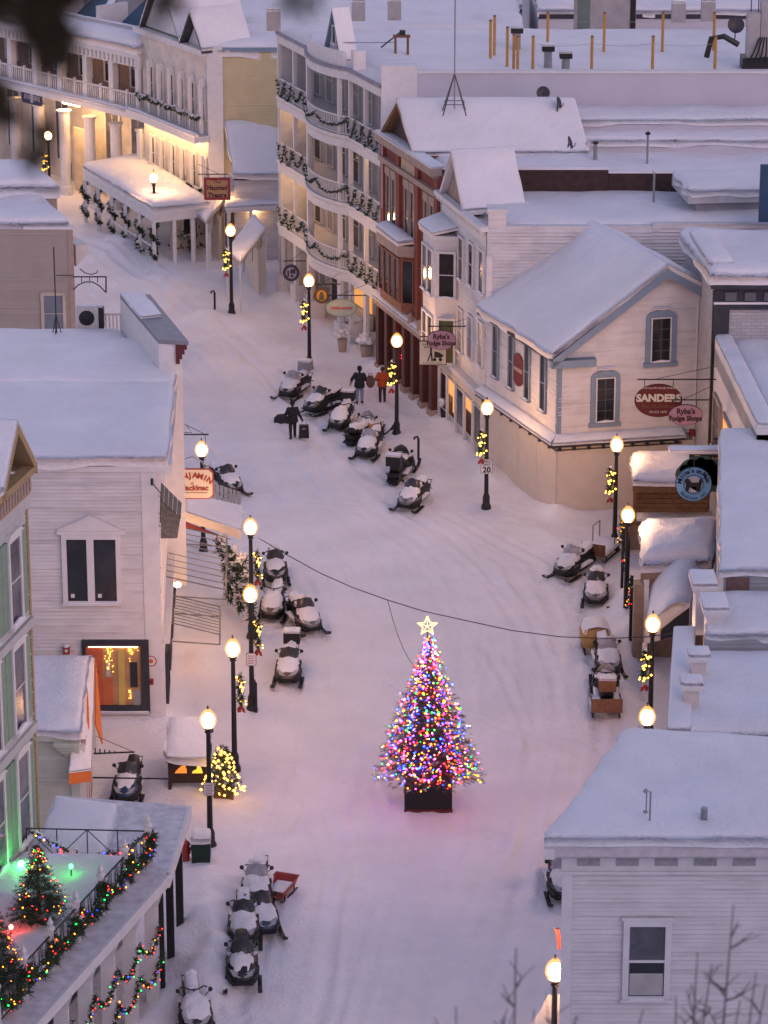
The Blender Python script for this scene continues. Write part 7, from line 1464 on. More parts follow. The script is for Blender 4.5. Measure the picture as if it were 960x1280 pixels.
    # snow lying on hood, seat and running boards
    if sn > 0:
        seed = px*.37 + py*.11
        def drift(S_, l, bias, nm):
            rows = []; N = 16
            for a_, b2 in zip(S_, S_[1:]):
                for q_ in range(5):
                    t = q_/5; rows.append([a_[i]*(1-t) + b2[i]*t for i in range(5)])
            rows.append(list(S_[-1])); V = []; M = len(rows)
            for r_, (y, w, z0, z1, t_) in enumerate(rows):
                prof = [(-.98, .55), (-.92, .68), (-t_, .92), (0, 1.0), (t_, .92), (.92, .68), (.98, .55)]
                for k in range(N+1):
                    u = k/N*6; i = min(5, int(u)); g_ = u-i; x = prof[i][0]*(1-g_) + prof[i+1][0]*g_; h_ = prof[i][1]*(1-g_) + prof[i+1][1]*g_
                    e = min(k, N-k)/3.0; e2 = min(r_, M-1-r_)/2.0; nzv = float(vnoise(x*w*6 + seed, y*5)) + .6*float(vnoise(x*w*19 + seed, y*15)); ex = abs(k/N*2-1)/(.38 + .58*bias); ey = max(0, .34 - r_/M)/.34 if nm == 'hood_snow' else 0; lift = l*(1.0 - 1.25*ex**3 - 1.5*ey*(1.2-bias) + 1.25*nzv); lift = lift*min(1, e)*min(1, e2) - .035*(1 - min(1, e)) - .03*(1 - min(1, e2))
                    V.append(Vector((x*w, y, z0 + h_*(z1-z0) + lift)))
            fs = [(r_*(N+1)+k, r_*(N+1)+k+1, (r_+1)*(N+1)+k+1, (r_+1)*(N+1)+k) for r_ in range(M-1) for k in range(N)]
            MB().add(V, fs).build(nm, SNOW, T, O, smooth=True)
        sn *= .82; l = .05 + .03*sn; drift(hs[1:] if sn < .85 else hs, l, sn, 'hood_snow')
        if sn > .3 and not (box and sn < .6): drift(ss, l*1.3, sn, 'seat_snow')
        for s in (-1, 1): snow(T, flat([(s*.25, -.3), (s*.45, -.3), (s*.45, .72), (s*.25, .72)], .32), .08*sn + .02, .2, .03, name='board_snow', jit=.01, rr=.08)
        if sn > .8 and wind:
            MB().loft([[Vector((x*.8*q_, y + .16*q_ + .05, z)) for x, y in wr] for q_, z in ((1.0, 1.22), (.75, 1.33), (.3, 1.37))], False).build('windshield_snow', SNOW, T, O, smooth=True)
    p = P(px, py) if at is None else Vector(at); T.location = (p.x, p.y, gz(p.x, p.y) + .01); T.rotation_euler = (0, 0, rz); T.scale = (sc, sc, sc)
    return T
BK = (.02, .02, .022); BR = (.085, .06, .055); GR = (.12, .12, .13); BL = (.02, .045, .10); YL = (.42, .25, .07)
d2 = radians
snowmobile('snow-buried sled beside the veranda at the bottom edge, mirrors sticking out', 243, 1280, d2(8), BK, 1.0, False)
snowmobile('black sled with pale hood markings, nose to the camera, front of the near left row', 303, 1226, d2(3), BK, .35, True)
snowmobile('dark sled with smoked windshield directly behind the pale-marked one', 305, 1176, d2(2), BK, .8, True)
snowmobile('blue-trimmed sled in the near left row, under the red cargo sled', 325, 1158, d2(12), BL, .9, True)
snowmobile('snow-covered sled with dark grips at the far end of the near left row', 322, 1124, d2(-2), GR, 1.0, True)
snowmobile('brown-hooded sled facing the camera at the near end of the store row', 362, 846, d2(-3), BR, .8, True, 'black')
snowmobile('pale snow-heaped sled beside the black cargo box of the store row', 379, 784, d2(20), GR, 1.0, True)
snowmobile('sled with its seat under a rounded snow heap beside the lamp post', 343, 766, d2(-6), BR, 1.0, False)
snowmobile('upright-barred sled with mirrors at the far end of the store row', 344, 722, d2(4), BK, .4, True)
snowmobile('blue and grey sled with a snow-furred windshield below the iron sign bars', 162, 992, d2(-4), BL, .25, True)
snowmobile('dark sled with a round windshield beside the cream hanging sign', 281, 611, d2(28), BK, .5, True)
snowmobile('sled parked alone against the terrace, nose towards the street', 718, 716, d2(-32), BK, 1.0, True)
snowmobile('sled nose-on with a bright snow hood beside the porch posts', 745, 750, d2(-5), GR, 1.0, True)
snowmobile('sled completely rounded over with snow behind the brown cargo sled', 757, 836, d2(5), GR, 1.0, True)
snowmobile('sled with a brown plywood back towing a low rack, nearest on the right', 757, 878, d2(178), BK, .9, True, 'brown')
snowmobile('sled with an upright backrest at the hotel corner, far end of the middle row', 369, 492, d2(-22), BK, .9, True, 'grey')
snowmobile('sled with a cleared black seat second in the middle row', 405, 514, d2(-38), BK, .5, True)
snowmobile('dark sled angled third in the middle row', 428, 533, d2(-12), BK, .8, False, 'black')
snowmobile('yellow-hooded sled among the middle row', 457, 548, d2(150), YL, .9, True)
snowmobile('sled with a white snow hood at the near end of the middle row', 463, 566, d2(-15), BK, .9, True)
snowmobile('sled with a large black rear box by the standpipe', 500, 594, d2(168), BK, .7, True, 'black', sc=1.05)
snowmobile('grey hooded sled in front of the boxed one, nose to the camera', 518, 630, d2(-20), GR, .8, True)
snowmobile('dark sled half hidden behind the near corner building', 700, 1112, d2(5), BK, .6, True, 'grey')
# tow sleds
def towsled(nm, lb, px, py, rz, w, l, h, m, kind):
    T = thing(nm, lb, 'cargo sled', (0, 0, 0)); O = Vector((0, 0, 0))
    for s in (-1, 1): MB().loft([[Vector((s*w*.42-.03, y, z)), Vector((s*w*.42+.03, y, z)), Vector((s*w*.42+.03, y, z+.04)), Vector((s*w*.42-.03, y, z+.04))] for y, z in ((l/2, .02), (-l/2+.2, .02), (-l/2-.05, .14))]).build('runner', BLACK, T, O); [MB().cyl((s*w*.42, y, .04), (s*w*.42, y, .3), .025, n=6).build('leg', BLACK, T, O) for y in (-l*.3, l*.3)]
    if kind == 'tub':
        MB().loft([[Vector((x*w/2*k, y*l/2*k, z)) for x, y in ((-1, -1), (1, -1), (1, 1), (-1, 1))] for k, z in ((.75, .12), (1.0, .45), (1.06, .47), (.98, .45), (.72, .16))]).build('tub', m, T, O)
        snow(T, flat([(-w*.4, -l*.4), (w*.4, -l*.4), (w*.4, l*.4), (-w*.4, l*.4)], .2), .1, .15, .05, name='snow_fill', jit=.01, rr=.2)
    elif kind == 'rack':
        for k in range(4): MB().box(-w/2, w/2, -l/2 + l*k/4, -l/2 + l*(k+.9)/4, .3, .34).build('plank', m, T, O)
        MB().box(-w/2, w/2, -l/2, -l/2+.05, .345, .8).build('back_board', m, T, O); snow(T, flat([(-w/2, -l/2+.1), (w/2, -l/2+.1), (w/2, l/2), (-w/2, l/2)], .345), .2, .2, .05, name='snow_load', jit=.02, rr=.25)
        for s in (-1, 1): MB().tube([Vector((s*w*.47, l/2, .3)), Vector((s*w*.47, l/2, .3+h)), Vector((s*w*.47, l*.1, .3+h)), Vector((s*w*.47, l*.1, .3))], .02, 5).build('hoop', BLACK, T, O)
    else:
        MB().loft([[Vector((x*w/2*k, y, z)) for x, z in ((-1, .3), (-1.05, .3+h*.5), (-.85, .3+h*.9), (0, .3+h), (.85, .3+h*.9), (1.05, .3+h*.5), (1, .3))] for y, k in ((-l/2, .8), (-l/2+.12, 1), (l/2-.12, 1), (l/2, .85))]).build('cover', m, T, O, smooth=True)
        MB().loft([[Vector((x*w/2*k, y, z+.06)) for x, z in ((-1.0, .3+h*.62), (-.8, .3+h*.93), (0, .3+h*1.02), (.8, .3+h*.93), (1.0, .3+h*.62))] for y, k in ((-l/2+.1, .9), (-l/2+.3, 1), (l/2-.2, 1), (l/2, .85))], False).build('snow_cap', SNOW, T, O, smooth=True)
        for s in (-1, 1): MB().tube([Vector((s*w*.35, -l/2, .35)), Vector((s*w*.3, -l/2-.5, .45)), Vector((s*w*.1, -l/2-1.0, .4))], .02, 5).build('tow_bar', BLACK, T, O)
    p = P(px, py); T.location = (p.x, p.y, gz(p.x, p.y)); T.rotation_euler = (0, 0, rz)
towsled('tow_tub', 'red plastic tub sled beside the near left row of sleds', 350, 1119, d2(-20), .75, 1.3, .4, mat('red_plastic', (.32, .05, .04), .5), 'tub')
towsled('covered_tow_sled', 'amber canvas-covered cargo sled under snow, right side of the street', 744, 812, d2(183), 1.05, 1.3, .75, mat('amber_canvas', (.42, .25, .08), .7, .1), 'cover')
towsled('plank_tow_sled', 'low brown plank sled with a back board nearest on the right', 757, 896, d2(0), 1.1, 1.0, .35, mat('brown_plywood', (.24, .115, .06), .75), 'rack')
towsled('hooped_cargo_sled', 'wooden cargo sled with tall metal hoops beside the terrace lamp', 752, 697, d2(-25), 1.0, 1.9, .85, WOOD, 'rack')
# ================================================================ people
def person(label, px, py, rz, jacket, trousers, hair, pose, h=1.78, hat=None):
    T = thing('person', label, 'person', (0, 0, 0), 'people walking in the street'); k = h/1.78
    me_ = bpy.data.meshes.new('body'); bm = bmesh.new()
    def cap(p0, p1, r0, r1):
        p0, p1 = Vector(p0), Vector(p1); n = 6
        for i in range(n+1): t = i/n; bmesh.ops.create_icosphere(bm, subdivisions=2, radius=r0 + (r1-r0)*t, matrix=Matrix.Translation(p0.lerp(p1, t)))
    sl = pose.get('step', .0); lean = pose.get('lean', 0)
    for s in (-1, 1):
        hip = (s*.09, 0, .92); kn = (s*.105, -.03 + sl*s*.5, .50); an = (s*.11, sl*s*1.1 + .02, .10)
        cap(hip, kn, .108, .085); cap(kn, an, .082, .066); cap((s*.11, sl*s*1.1+.04, .05), (s*.12, sl*s*1.1-.12, .045), .05, .045)
        sh = (s*.185, -lean, 1.42); el = pose['elbow'][0 if s < 0 else 1]; wr_ = pose['wrist'][0 if s < 0 else 1]
        cap(sh, el, .092, .078); cap(el, wr_, .074, .058)
        hd_ = Vector(wr_); dv = (Vector(wr_) - Vector(el)).normalized(); sd = dv.orthogonal().normalized()
        cap(hd_, hd_ + dv*.07, .032, .036)
        for f_ in range(4): o = sd*(-.03 + .02*f_); cap(hd_ + dv*.08 + o, hd_ + dv*(.15 - .012*abs(f_-1.4)) + o*1.1 + Vector((0, -.015, 0)), .011, .009)
        cap(hd_ + dv*.03 + sd*.03, hd_ + dv*.08 + sd*.065, .013, .010)
    cap((-.07, 0, .95), (.07, 0, .95), .14, .14); cap((0, 0, 1.0), (0, -lean*.5, 1.2), .17, .18); cap((-.11, -lean, 1.36), (.11, -lean, 1.36), .13, .13); cap((-.08, -lean*.5, 1.2), (.08, -lean*.5, 1.2), .16, .16)
    cap((0, -lean, 1.46), (0, -lean-.01, 1.56), .06, .055); cap((0, -lean-.02, 1.62), (0, -lean-.01, 1.69), .085, .095); cap((0, -lean-.115, 1.63), (0, -lean-.12, 1.615), .018, .016)
    for s in (-1, 1): cap((s*.095, -lean, 1.65), (s*.095, -lean, 1.63), .02, .018)
    bm.to_mesh(me_); bm.free(); tmp = bpy.data.objects.new('body', me_); col.objects.link(tmp); md = tmp.modifiers.new('r', 'REMESH'); md.mode = 'VOXEL'; md.voxel_size = .016; md.use_smooth_shade = True
    dg = bpy.context.evaluated_depsgraph_get(); fin = bpy.data.meshes.new_from_object(tmp.evaluated_get(dg)); bpy.data.objects.remove(tmp)
    o = bpy.data.objects.new('body', fin); col.objects.link(o); o.parent = T; fin.materials.clear()
    for m in (jacket, trousers, mat('skin', (.42, .26, .20), .6), hair, mat('boots', (.02, .018, .018), .6)): fin.materials.append(m)
    wr2 = [Vector(w) for w in pose['wrist']]
    for pl in fin.polygons:
        c = pl.center; i = 0
        if c.z < .14: i = 4
        elif c.z < .93 and abs(c.x) < .24 and min((c - w).length for w in wr2) > .2: i = 1
        if min((c - w).length for w in wr2) < .17 and c.z < max(w.z for w in wr2) + .02 and (i != 1): i = 2 if pose.get('bare', True) else 4
        if c.z > 1.50: i = 3 if (c.y > -lean-.05 or c.z > 1.70) else 2
        if 1.46 < c.z < 1.56: i = 0
        pl.material_index = i
    J = MB(); J.loft([[Vector((w*cos(2*pi*q/14), d*sin(2*pi*q/14) - lean*.4, z)) for q in range(14)] for w, d, z in ((.245, .20, .80), (.25, .205, .84), (.235, .19, 1.0), (.21, .175, 1.1))]); J.build('jacket_hem', jacket, T, Vector((0, 0, 0)), smooth=True)
    if hat: MB().lathe((0, -lean-.01, 1.66), [(.105, 0), (.115, .03), (.11, .1), (.07, .155), (.02, .17)], 12).build('hat', hat, T, Vector((0, 0, 0)), smooth=True)
    p = P(px, py); T.location = (p.x, p.y, gz(p.x, p.y) - .02); T.rotation_euler = (0, 0, rz); T.scale = (k, k, k); return T
NAVYJ = mat('navy_jacket', (.018, .02, .03), .8, .2, 8); BLKJ = mat('black_coat', (.012, .012, .014), .8, .2, 8)
pa = person('person in a dark jacket and light jeans walking away beside the brick building', 449.5, 504, d2(172), NAVYJ, mat('light_jeans', (.22, .27, .40), .8, .1, 10), BLKJ, {'elbow': [(-.34, .05, 1.17), (.35, .05, 1.18)], 'wrist': [(-.24, -.18, 1.08), (.42, -.02, .95)], 'step': .06}, hat=BLKJ)
person('person in an orange-red jacket and dark trousers beside the lamp at the brick building', 478, 502, d2(185), mat('orange_jacket', (.42, .07, .025), .8, .12, 8), mat('dark_trousers', (.03, .028, .03), .8), mat('brown_hair', (.06, .035, .025), .7), {'elbow': [(-.30, .06, 1.16), (.33, .06, 1.16)], 'wrist': [(-.28, -.12, .98), (.22, -.15, 1.05)], 'step': .04}, h=1.72)
person('person all in black pulling a suitcase and carrying a bulky bag', 366, 548, d2(190), BLKJ, mat('black_trousers', (.014, .014, .016), .8), BLKJ, {'elbow': [(-.28, .06, 1.16), (.32, .05, 1.15)], 'wrist': [(-.40, .10, .94), (.30, -.05, .92)], 'step': .1, 'bare': False}, h=1.76, hat=BLKJ)
def bags():
    s = m_px(137, .8); p = P(380, 549); T = thing('wheeled_suitcase', 'black upright wheeled suitcase on the snow behind the walker', 'suitcase', tuple(p)); dk = mat('black_nylon', (.016, .016, .018), .7, .2, 10)
    MB().hexa([p + Vector(v) for v in ((-.23, -.13, .08), (.23, -.13, .08), (.23, .13, .08), (-.23, .13, .08))], [p + Vector(v) for v in ((-.21, -.12, .66), (.21, -.12, .66), (.21, .12, .66), (-.21, .12, .66))]).build('case', dk, T)
    MB().hexa([p + Vector(v) for v in ((-.18, -.16, .14), (.18, -.16, .14), (.18, -.13, .14), (-.18, -.13, .14))], [p + Vector(v) for v in ((-.17, -.16, .42), (.17, -.16, .42), (.17, -.13, .42), (-.17, -.13, .42))]).build('front_pocket', dk, T); MB().box(p.x-.08, p.x+.08, p.y-.14, p.y-.128, .5, .54).build('tag', METAL, T)
    MB().tube([p + Vector((-.1, .1, .6)), p + Vector((-.1, .1, .9)), p + Vector((.1, .1, .9)), p + Vector((.1, .1, .6))], .012, 5).build('pull_handle', METAL, T)
    for x in (-.17, .17): MB().cyl(p + Vector((x-.02, .08, .05)), p + Vector((x+.02, .08, .05)), .05, n=10).build('wheel', BLACK, T)
    q = PY(351.5, 525.5, 139.3); T = thing('bulky_dark_bag', 'bulky dark holdall carried at the side of the walker in black', 'bag', tuple(q)); MB().loft([[q + Vector((x*.33*k, y, z*.30*k)) for x, z in ((-1, -.4), (-.6, -.95), (.4, -1), (1, -.5), (1, .5), (.4, 1), (-.5, .9), (-1, .35))] for y, k in ((-.14, .82), (-.08, 1), (.08, 1), (.14, .82))]).build('holdall', mat('plum_black_nylon', (.022, .018, .024), .7), T); MB().tube([q + Vector((.1, 0, .28)), q + Vector((.25, 0, .42)), q + Vector((.36, 0, .3)), q + Vector((.32, 0, .1))], .018, 5).build('strap', BLACK, T)
    q = PY(463, 477, 142.2); T = thing('flat_round_bag', 'flat brown round-edged bag held between the two walkers', 'bag', tuple(q)); MB().loft([[q + Vector((.21*k*cos(a), y, .30*k*sin(a))) for a in [2*pi*j/16 for j in range(16)]] for y, k in ((-.05, .9), (-.03, 1), (.03, 1), (.05, .9))]).build('pouch', mat('brown_leather', (.10, .06, .055), .7), T); MB().tube([q + Vector((-.1, 0, .26)), q + Vector((-.05, 0, .4)), q + Vector((.08, 0, .4)), q + Vector((.1, 0, .26))], .014, 5).build('handle', BLACK, T)
bags()
# ================================================================ roof gear on the hotel and beyond
def roof_gear():
    zr = 14.35; yw = mat('yellow_pole_paint', (.45, .24, .06), .6, .12, 5)
    posts = [(613, 60), (617, 66), (620.5, 42), (633, 77), (641, 80), (647, 84), (684, 55), (666, 88), (740, 88), (755, 55), (816, 88), (828, 55), (892, 54), (893.5, 88), (635, 72), (612, 52)]
    posts = [(613, 65), (618, 59), (634, 74), (642, 83), (647, 86), (666, 88), (684.5, 55), (739.5, 88), (755, 55), (815.5, 88), (828, 55), (892, 55), (893.5, 88)]
    for i, (x, y) in enumerate(posts):
        p = P(x, min(y, 86), zr); T = thing('roof_post', 'yellow %s post on the hotel roof, %s' % ('guard', ['leftmost of the left cluster', 'second in the left cluster', 'third in the left cluster', 'fourth in the left cluster', 'last in the left cluster', 'first of the front row behind the parapet', 'first of the rear row', 'second of the front row', 'second of the rear row', 'third of the front row', 'third of the rear row', 'last of the rear row', 'last of the front row'][i]), 'post', tuple(p), 'yellow posts on the hotel roof')
        h = 1.5; MB().cyl(p - Vector((0, 0, .4)), p + Vector((0, 0, h)), .07, n=8).build('pole', yw, T); MB().lathe(p + Vector((0, 0, h)), [(.08, 0), (.08, .05), (.03, .08)], 8).build('cap', mat('brown_cap', (.2, .1, .04), .6), T)
    def rope(ids, lb):
        T = thing('guard_wire', lb, 'wire', tuple(P(*posts[ids[0]], zr)))
        for a, b in zip(ids, ids[1:]): MB().tube(sag(P(posts[a][0], min(86, posts[a][1]), zr) + Vector((0, 0, 1.2)), P(posts[b][0], min(86, posts[b][1]), zr) + Vector((0, 0, 1.2)), 6, .12), .012, 4).build('wire', METAL, T)
    rope([5, 7, 9, 12], 'thin guard wire along the front row of yellow roof posts'); rope([6, 8, 10, 11], 'thin guard wire along the rear row of yellow roof posts')
    def dish(px, py, Y, r, az, lb, h=.6):
        c = PY(px, py, Y); T = thing('satellite_dish', lb, 'satellite dish', tuple(c), 'satellite dishes'); n = Vector((sin(az), -cos(az), .35)).normalized(); a = n.orthogonal().normalized(); b = n.cross(a)
        MB().loft([[c + (a*cos(2*pi*k/20) + b*sin(2*pi*k/20))*r*q - n*r*.25*(1-q*q) for k in range(20)] for q in (1.0, .8, .5, .2, .02)], True, caps=False).build('reflector', mat('dark_dish_grey', (.045, .045, .055), .5), T, smooth=True)
        MB().cyl(c - n*r*.25, c - n*r*.4 - Vector((0, 0, h)), .03, n=6).build('mast', BLACK, T); MB().tube([c - b*r*.0 - Vector((0, 0, r*.9)), c + n*r*.7 - Vector((0, 0, r*.7)), c + n*r*.8 - Vector((0, 0, r*.3))], .02, 5).build('feed_arm', BLACK, T)
    dish(679, 116, 146, .31, 0, 'dark satellite dish at the ridge end of the brick building roof'); dish(699, 128, 144.5, .28, 1.2, 'side-on satellite dish right of the ridge-end dish'); dish(713, 178, 139, .30, 1.3, 'thin edge-on satellite dish at the low end of the gable roof', .2); dish(920, 31, 157, .42, .1, 'large dark satellite dish beside the roof machinery', .7)
    # lattice mast on the brick roof
    p = P(568, 131, 13.7); T = thing('lattice_mast', 'tall thin aerial mast on a four-legged lattice base above the brick building', 'aerial mast', tuple(p)); 
    zt = ZAT(p.y, 92); MB().cyl(p + Vector((0, 0, -.2)), Vector((p.x, p.y, ZAT(p.y, -60))), .035, n=6).build('mast', METAL, T); gm = mat('dull_steel', (.10, .09, .09), .6)
    for k in range(4): a = pi/4 + pi/2*k; MB().cyl(p + Vector((.75*cos(a), .75*sin(a), -.4)), Vector((p.x, p.y, zt)), .03, n=5).build('leg', gm, T); b = a + pi/2; MB().cyl(p + Vector((.62*cos(a), .62*sin(a), .1)), p + Vector((.62*cos(b), .62*sin(b), .1)), .02, n=5).build('brace', gm, T)
    # vents, machinery, small roof huts
    def vent(px, py, z, kind, lb):
        p = P(px, py, z); T = thing('roof_vent', lb, 'vent', tuple(p), 'roof vents')
        if kind == 'hood': MB().cyl(p - Vector((0, 0, .4)), p + Vector((0, 0, .45)), .2, n=10).build('stack', METAL, T); MB().box(p.x-.3, p.x+.3, p.y-.3, p.y+.3, z+.45, z+.72).build('hood', BLACK, T); snow(T, flat([(p.x-.3, p.y-.3), (p.x+.3, p.y-.3), (p.x+.3, p.y+.3), (p.x-.3, p.y+.3)], z+.72), .1, .15, .02, name='snow_cap', jit=.01, rr=.15)
        elif kind == 'pipe': MB().cyl(p - Vector((0, 0, .4)), p + Vector((0, 0, .75)), .09, n=8).build('pipe', METAL, T); MB().cyl(p + Vector((0, 0, .75)), p + Vector((0, 0, .85)), .13, n=8).build('cap', BLACK, T)
        elif kind == 'tall': MB().cyl(p - Vector((0, 0, .4)), p + Vector((0, 0, 1.2)), .05, n=8).build('pipe', METAL, T); MB().lathe(p + Vector((0, 0, 1.2)), [(.02, 0), (.12, .05), (.12, .12), (.02, .18)], 8).build('cap', BLACK if px < 812 else WHITE, T)
        else: MB().box(p.x-.35, p.x+.35, p.y-.3, p.y+.3, z-.3, z+.7).build('housing', mat('pale_duct_metal', (.36, .35, .36), .6), T); snow(T, flat([(p.x-.35, p.y-.3), (p.x+.35, p.y-.3), (p.x+.35, p.y+.3), (p.x-.35, p.y+.3)], z+.7), .15, .15, .02, name='snow_cap', jit=.01, rr=.2)
    zt = 14.3
    for a in ((646, 52, zt, 'hood', 'dark hooded vent in the yellow post cluster'), (685, 75, zt, 'hood', 'squat black hooded vent left of the front post row'), (707, 84, zt, 'hood', 'lone black hooded vent just behind the parapet'), (744, 200, 11.6, 'pipe', 'short dark pipe vent on the brick building roof'), (809, 202, 11.6, 'tall', 'tall thin pipe vent with dark cap on the brick building roof'), (817, 250, 10.9, 'tall', 'tall thin pipe vent with pale cap on the white building roof'), (448, 18, zt, 'box', 'pale boxy vent left of centre at the far roof edge'), (493, 17, zt, 'box', 'pale boxy vent beside the mast at the far roof edge'), (848, 20, zt, 'box', 'boxy vent at the far edge of the roof, right'), (885, 18, zt, 'box', 'double boxy vent near the large dish'), (342, 30, zt, 'box', 'boxy vent at the roof corner beside the cream building')): vent(*a)
    p = P(502, 62, zt); T = thing('roof_hoist', 'small wooden roof frame with a hoist arm on the hotel roof', 'hoist', tuple(p))
    for dx in (-.3, .3): MB().box(p.x+dx-.06, p.x+dx+.06, p.y-.1, p.y+.1, zt-.3, zt+.6).build('leg', WOOD, T)
    MB().box(p.x-.42, p.x+.42, p.y-.12, p.y+.12, zt+.6, zt+.72).build('beam', WOOD, T); MB().cyl(p + Vector((-1.0, 0, .1)), p + Vector((0, 0, .9)), .04, n=6).build('arm', BLACK, T); MB().box(p.x-.1, p.x+.18, p.y-.1, p.y+.1, zt+.72, zt+.95).build('motor', BLACK, T); MB().cyl(p + Vector((-3.2, 0, .35)), p + Vector((-.4, 0, .35)), .03, n=5).build('rail', METAL, T)
    # machinery at the right edge
    p = P(945, 78, zt); T = thing('roof_machinery', 'cluster of pale ducts, cabinet and black pipes at the right roof edge', 'machinery', tuple(p)); pdm = MATS['pale_duct_metal']
    MB().box(p.x-.5, p.x+.1, p.y-.4, p.y+.4, zt+.3, zt+2.4).build('cabinet', pdm, T); MB().box(p.x+.15, p.x+.9, p.y-.2, p.y+.6, zt-.3, zt+2.9).build('duct', pdm, T)
    MB().tube([p + Vector((-.9, -.3, .9)), p + Vector((-1.6, -.3, 1.3)), p + Vector((-2.2, -.3, 1.2)), p + Vector((-2.4, -.3, .3))], .14, 8).build('pipe', BLACK, T)
    for k in range(4): MB().tube([p + Vector((-.4 + .25*k, -.5, .1)), p + Vector((-.2 + .2*k, -.6, .6)), p + Vector((.1 + .1*k, -.5, 1.3))], .04, 5).build('hose', BLACK, T)
    for dx in (-.3, .05, .6): MB().cyl(p + Vector((dx, .2, 2.2)), p + Vector((dx, .2, 4.5)), .025, n=5).build('aerial', BLACK, T)
    MB().box(p.x-.7, p.x+.95, p.y-.5, p.y+.7, zt-.3, zt+.3).build('base', BLACK, T)
    # rooftop hut beyond, far roofs and shore line
    T = thing('rooftop_hut', 'pale hut with a greenish door standing beyond the hotel roof', 'hut', tuple(P(755, 24, 13))); p = P(755, 24, 13); MB().box(p.x-1.5, p.x+1.7, p.y, p.y+2, 12, 14.5).build('walls', mat('hut_grey', (.38, .36, .38), .8), T); MB().box(p.x-1.4, p.x-.75, p.y-.05, p.y-.01, 12.5, 14.3).build('door', mat('grey_green_door', (.14, .2, .18), .7), T); MB().box(p.x+1.4, p.x+1.68, p.y-.05, p.y-.01, 12.5, 14.4).build('dark_panel', BLACK, T); snow(T, flat([(p.x-3, p.y-.1), (p.x+1.8, p.y-.1), (p.x+1.8, p.y+2.1), (p.x-3, p.y+2.1)], 14.5), .3, .4, .1, name='roof_snow')
    for i, (x0, x1, Y, z, dep, lb) in enumerate(((-14, 8, 182, 10.0, 16, 'wide snow-covered flat roof directly beyond the hotel'), (9, 34, 186, 10.5, 22, 'wide snow-covered flat roof beyond the rooftop hut'), (-9, 30, 214, 6.0, 24, 'low snow roof at the far shore edge'))):
        T = thing('distant_roof_building', lb, 'building', (x0, Y, 0), 'snow roofs beyond the hotel'); body(T, [Vector((x0, Y, 0)), Vector((x1, Y, 0)), Vector((x1, Y+dep, 0)), Vector((x0, Y+dep, 0))], z, LAV); snow(T, flat([(x0, Y), (x1, Y), (x1, Y+dep), (x0, Y+dep)], z), .35, 1.0, .2, name='roof_snow')
        MB().box(x0, x1, Y-.06, Y-.01, z-.25, z+.02).build('eave', DARKTRIM, T)
    # thick shelter slab on the white building roof
    q = [P(860, 245, 11.6), P(985, 242, 11.6), P(985, 222, 11.6), P(840, 222, 11.6)]; T = thing('roof_shelter', 'low slab-roofed shelter under snow on the white building roof', 'shelter', (q[0].x, q[0].y, 10.4)); roofq(T, q, .35, mat('pale_fascia', (.45, .44, .46), .7)); snow(T, q, .3, .4, .05, name='roof_snow'); MB().hexa([p - Vector((-.4, -.4, 1.4)) for p in q], [p - Vector((-.4, -.4, .36)) for p in q]).build('wall', GREYC, T)
roof_gear()
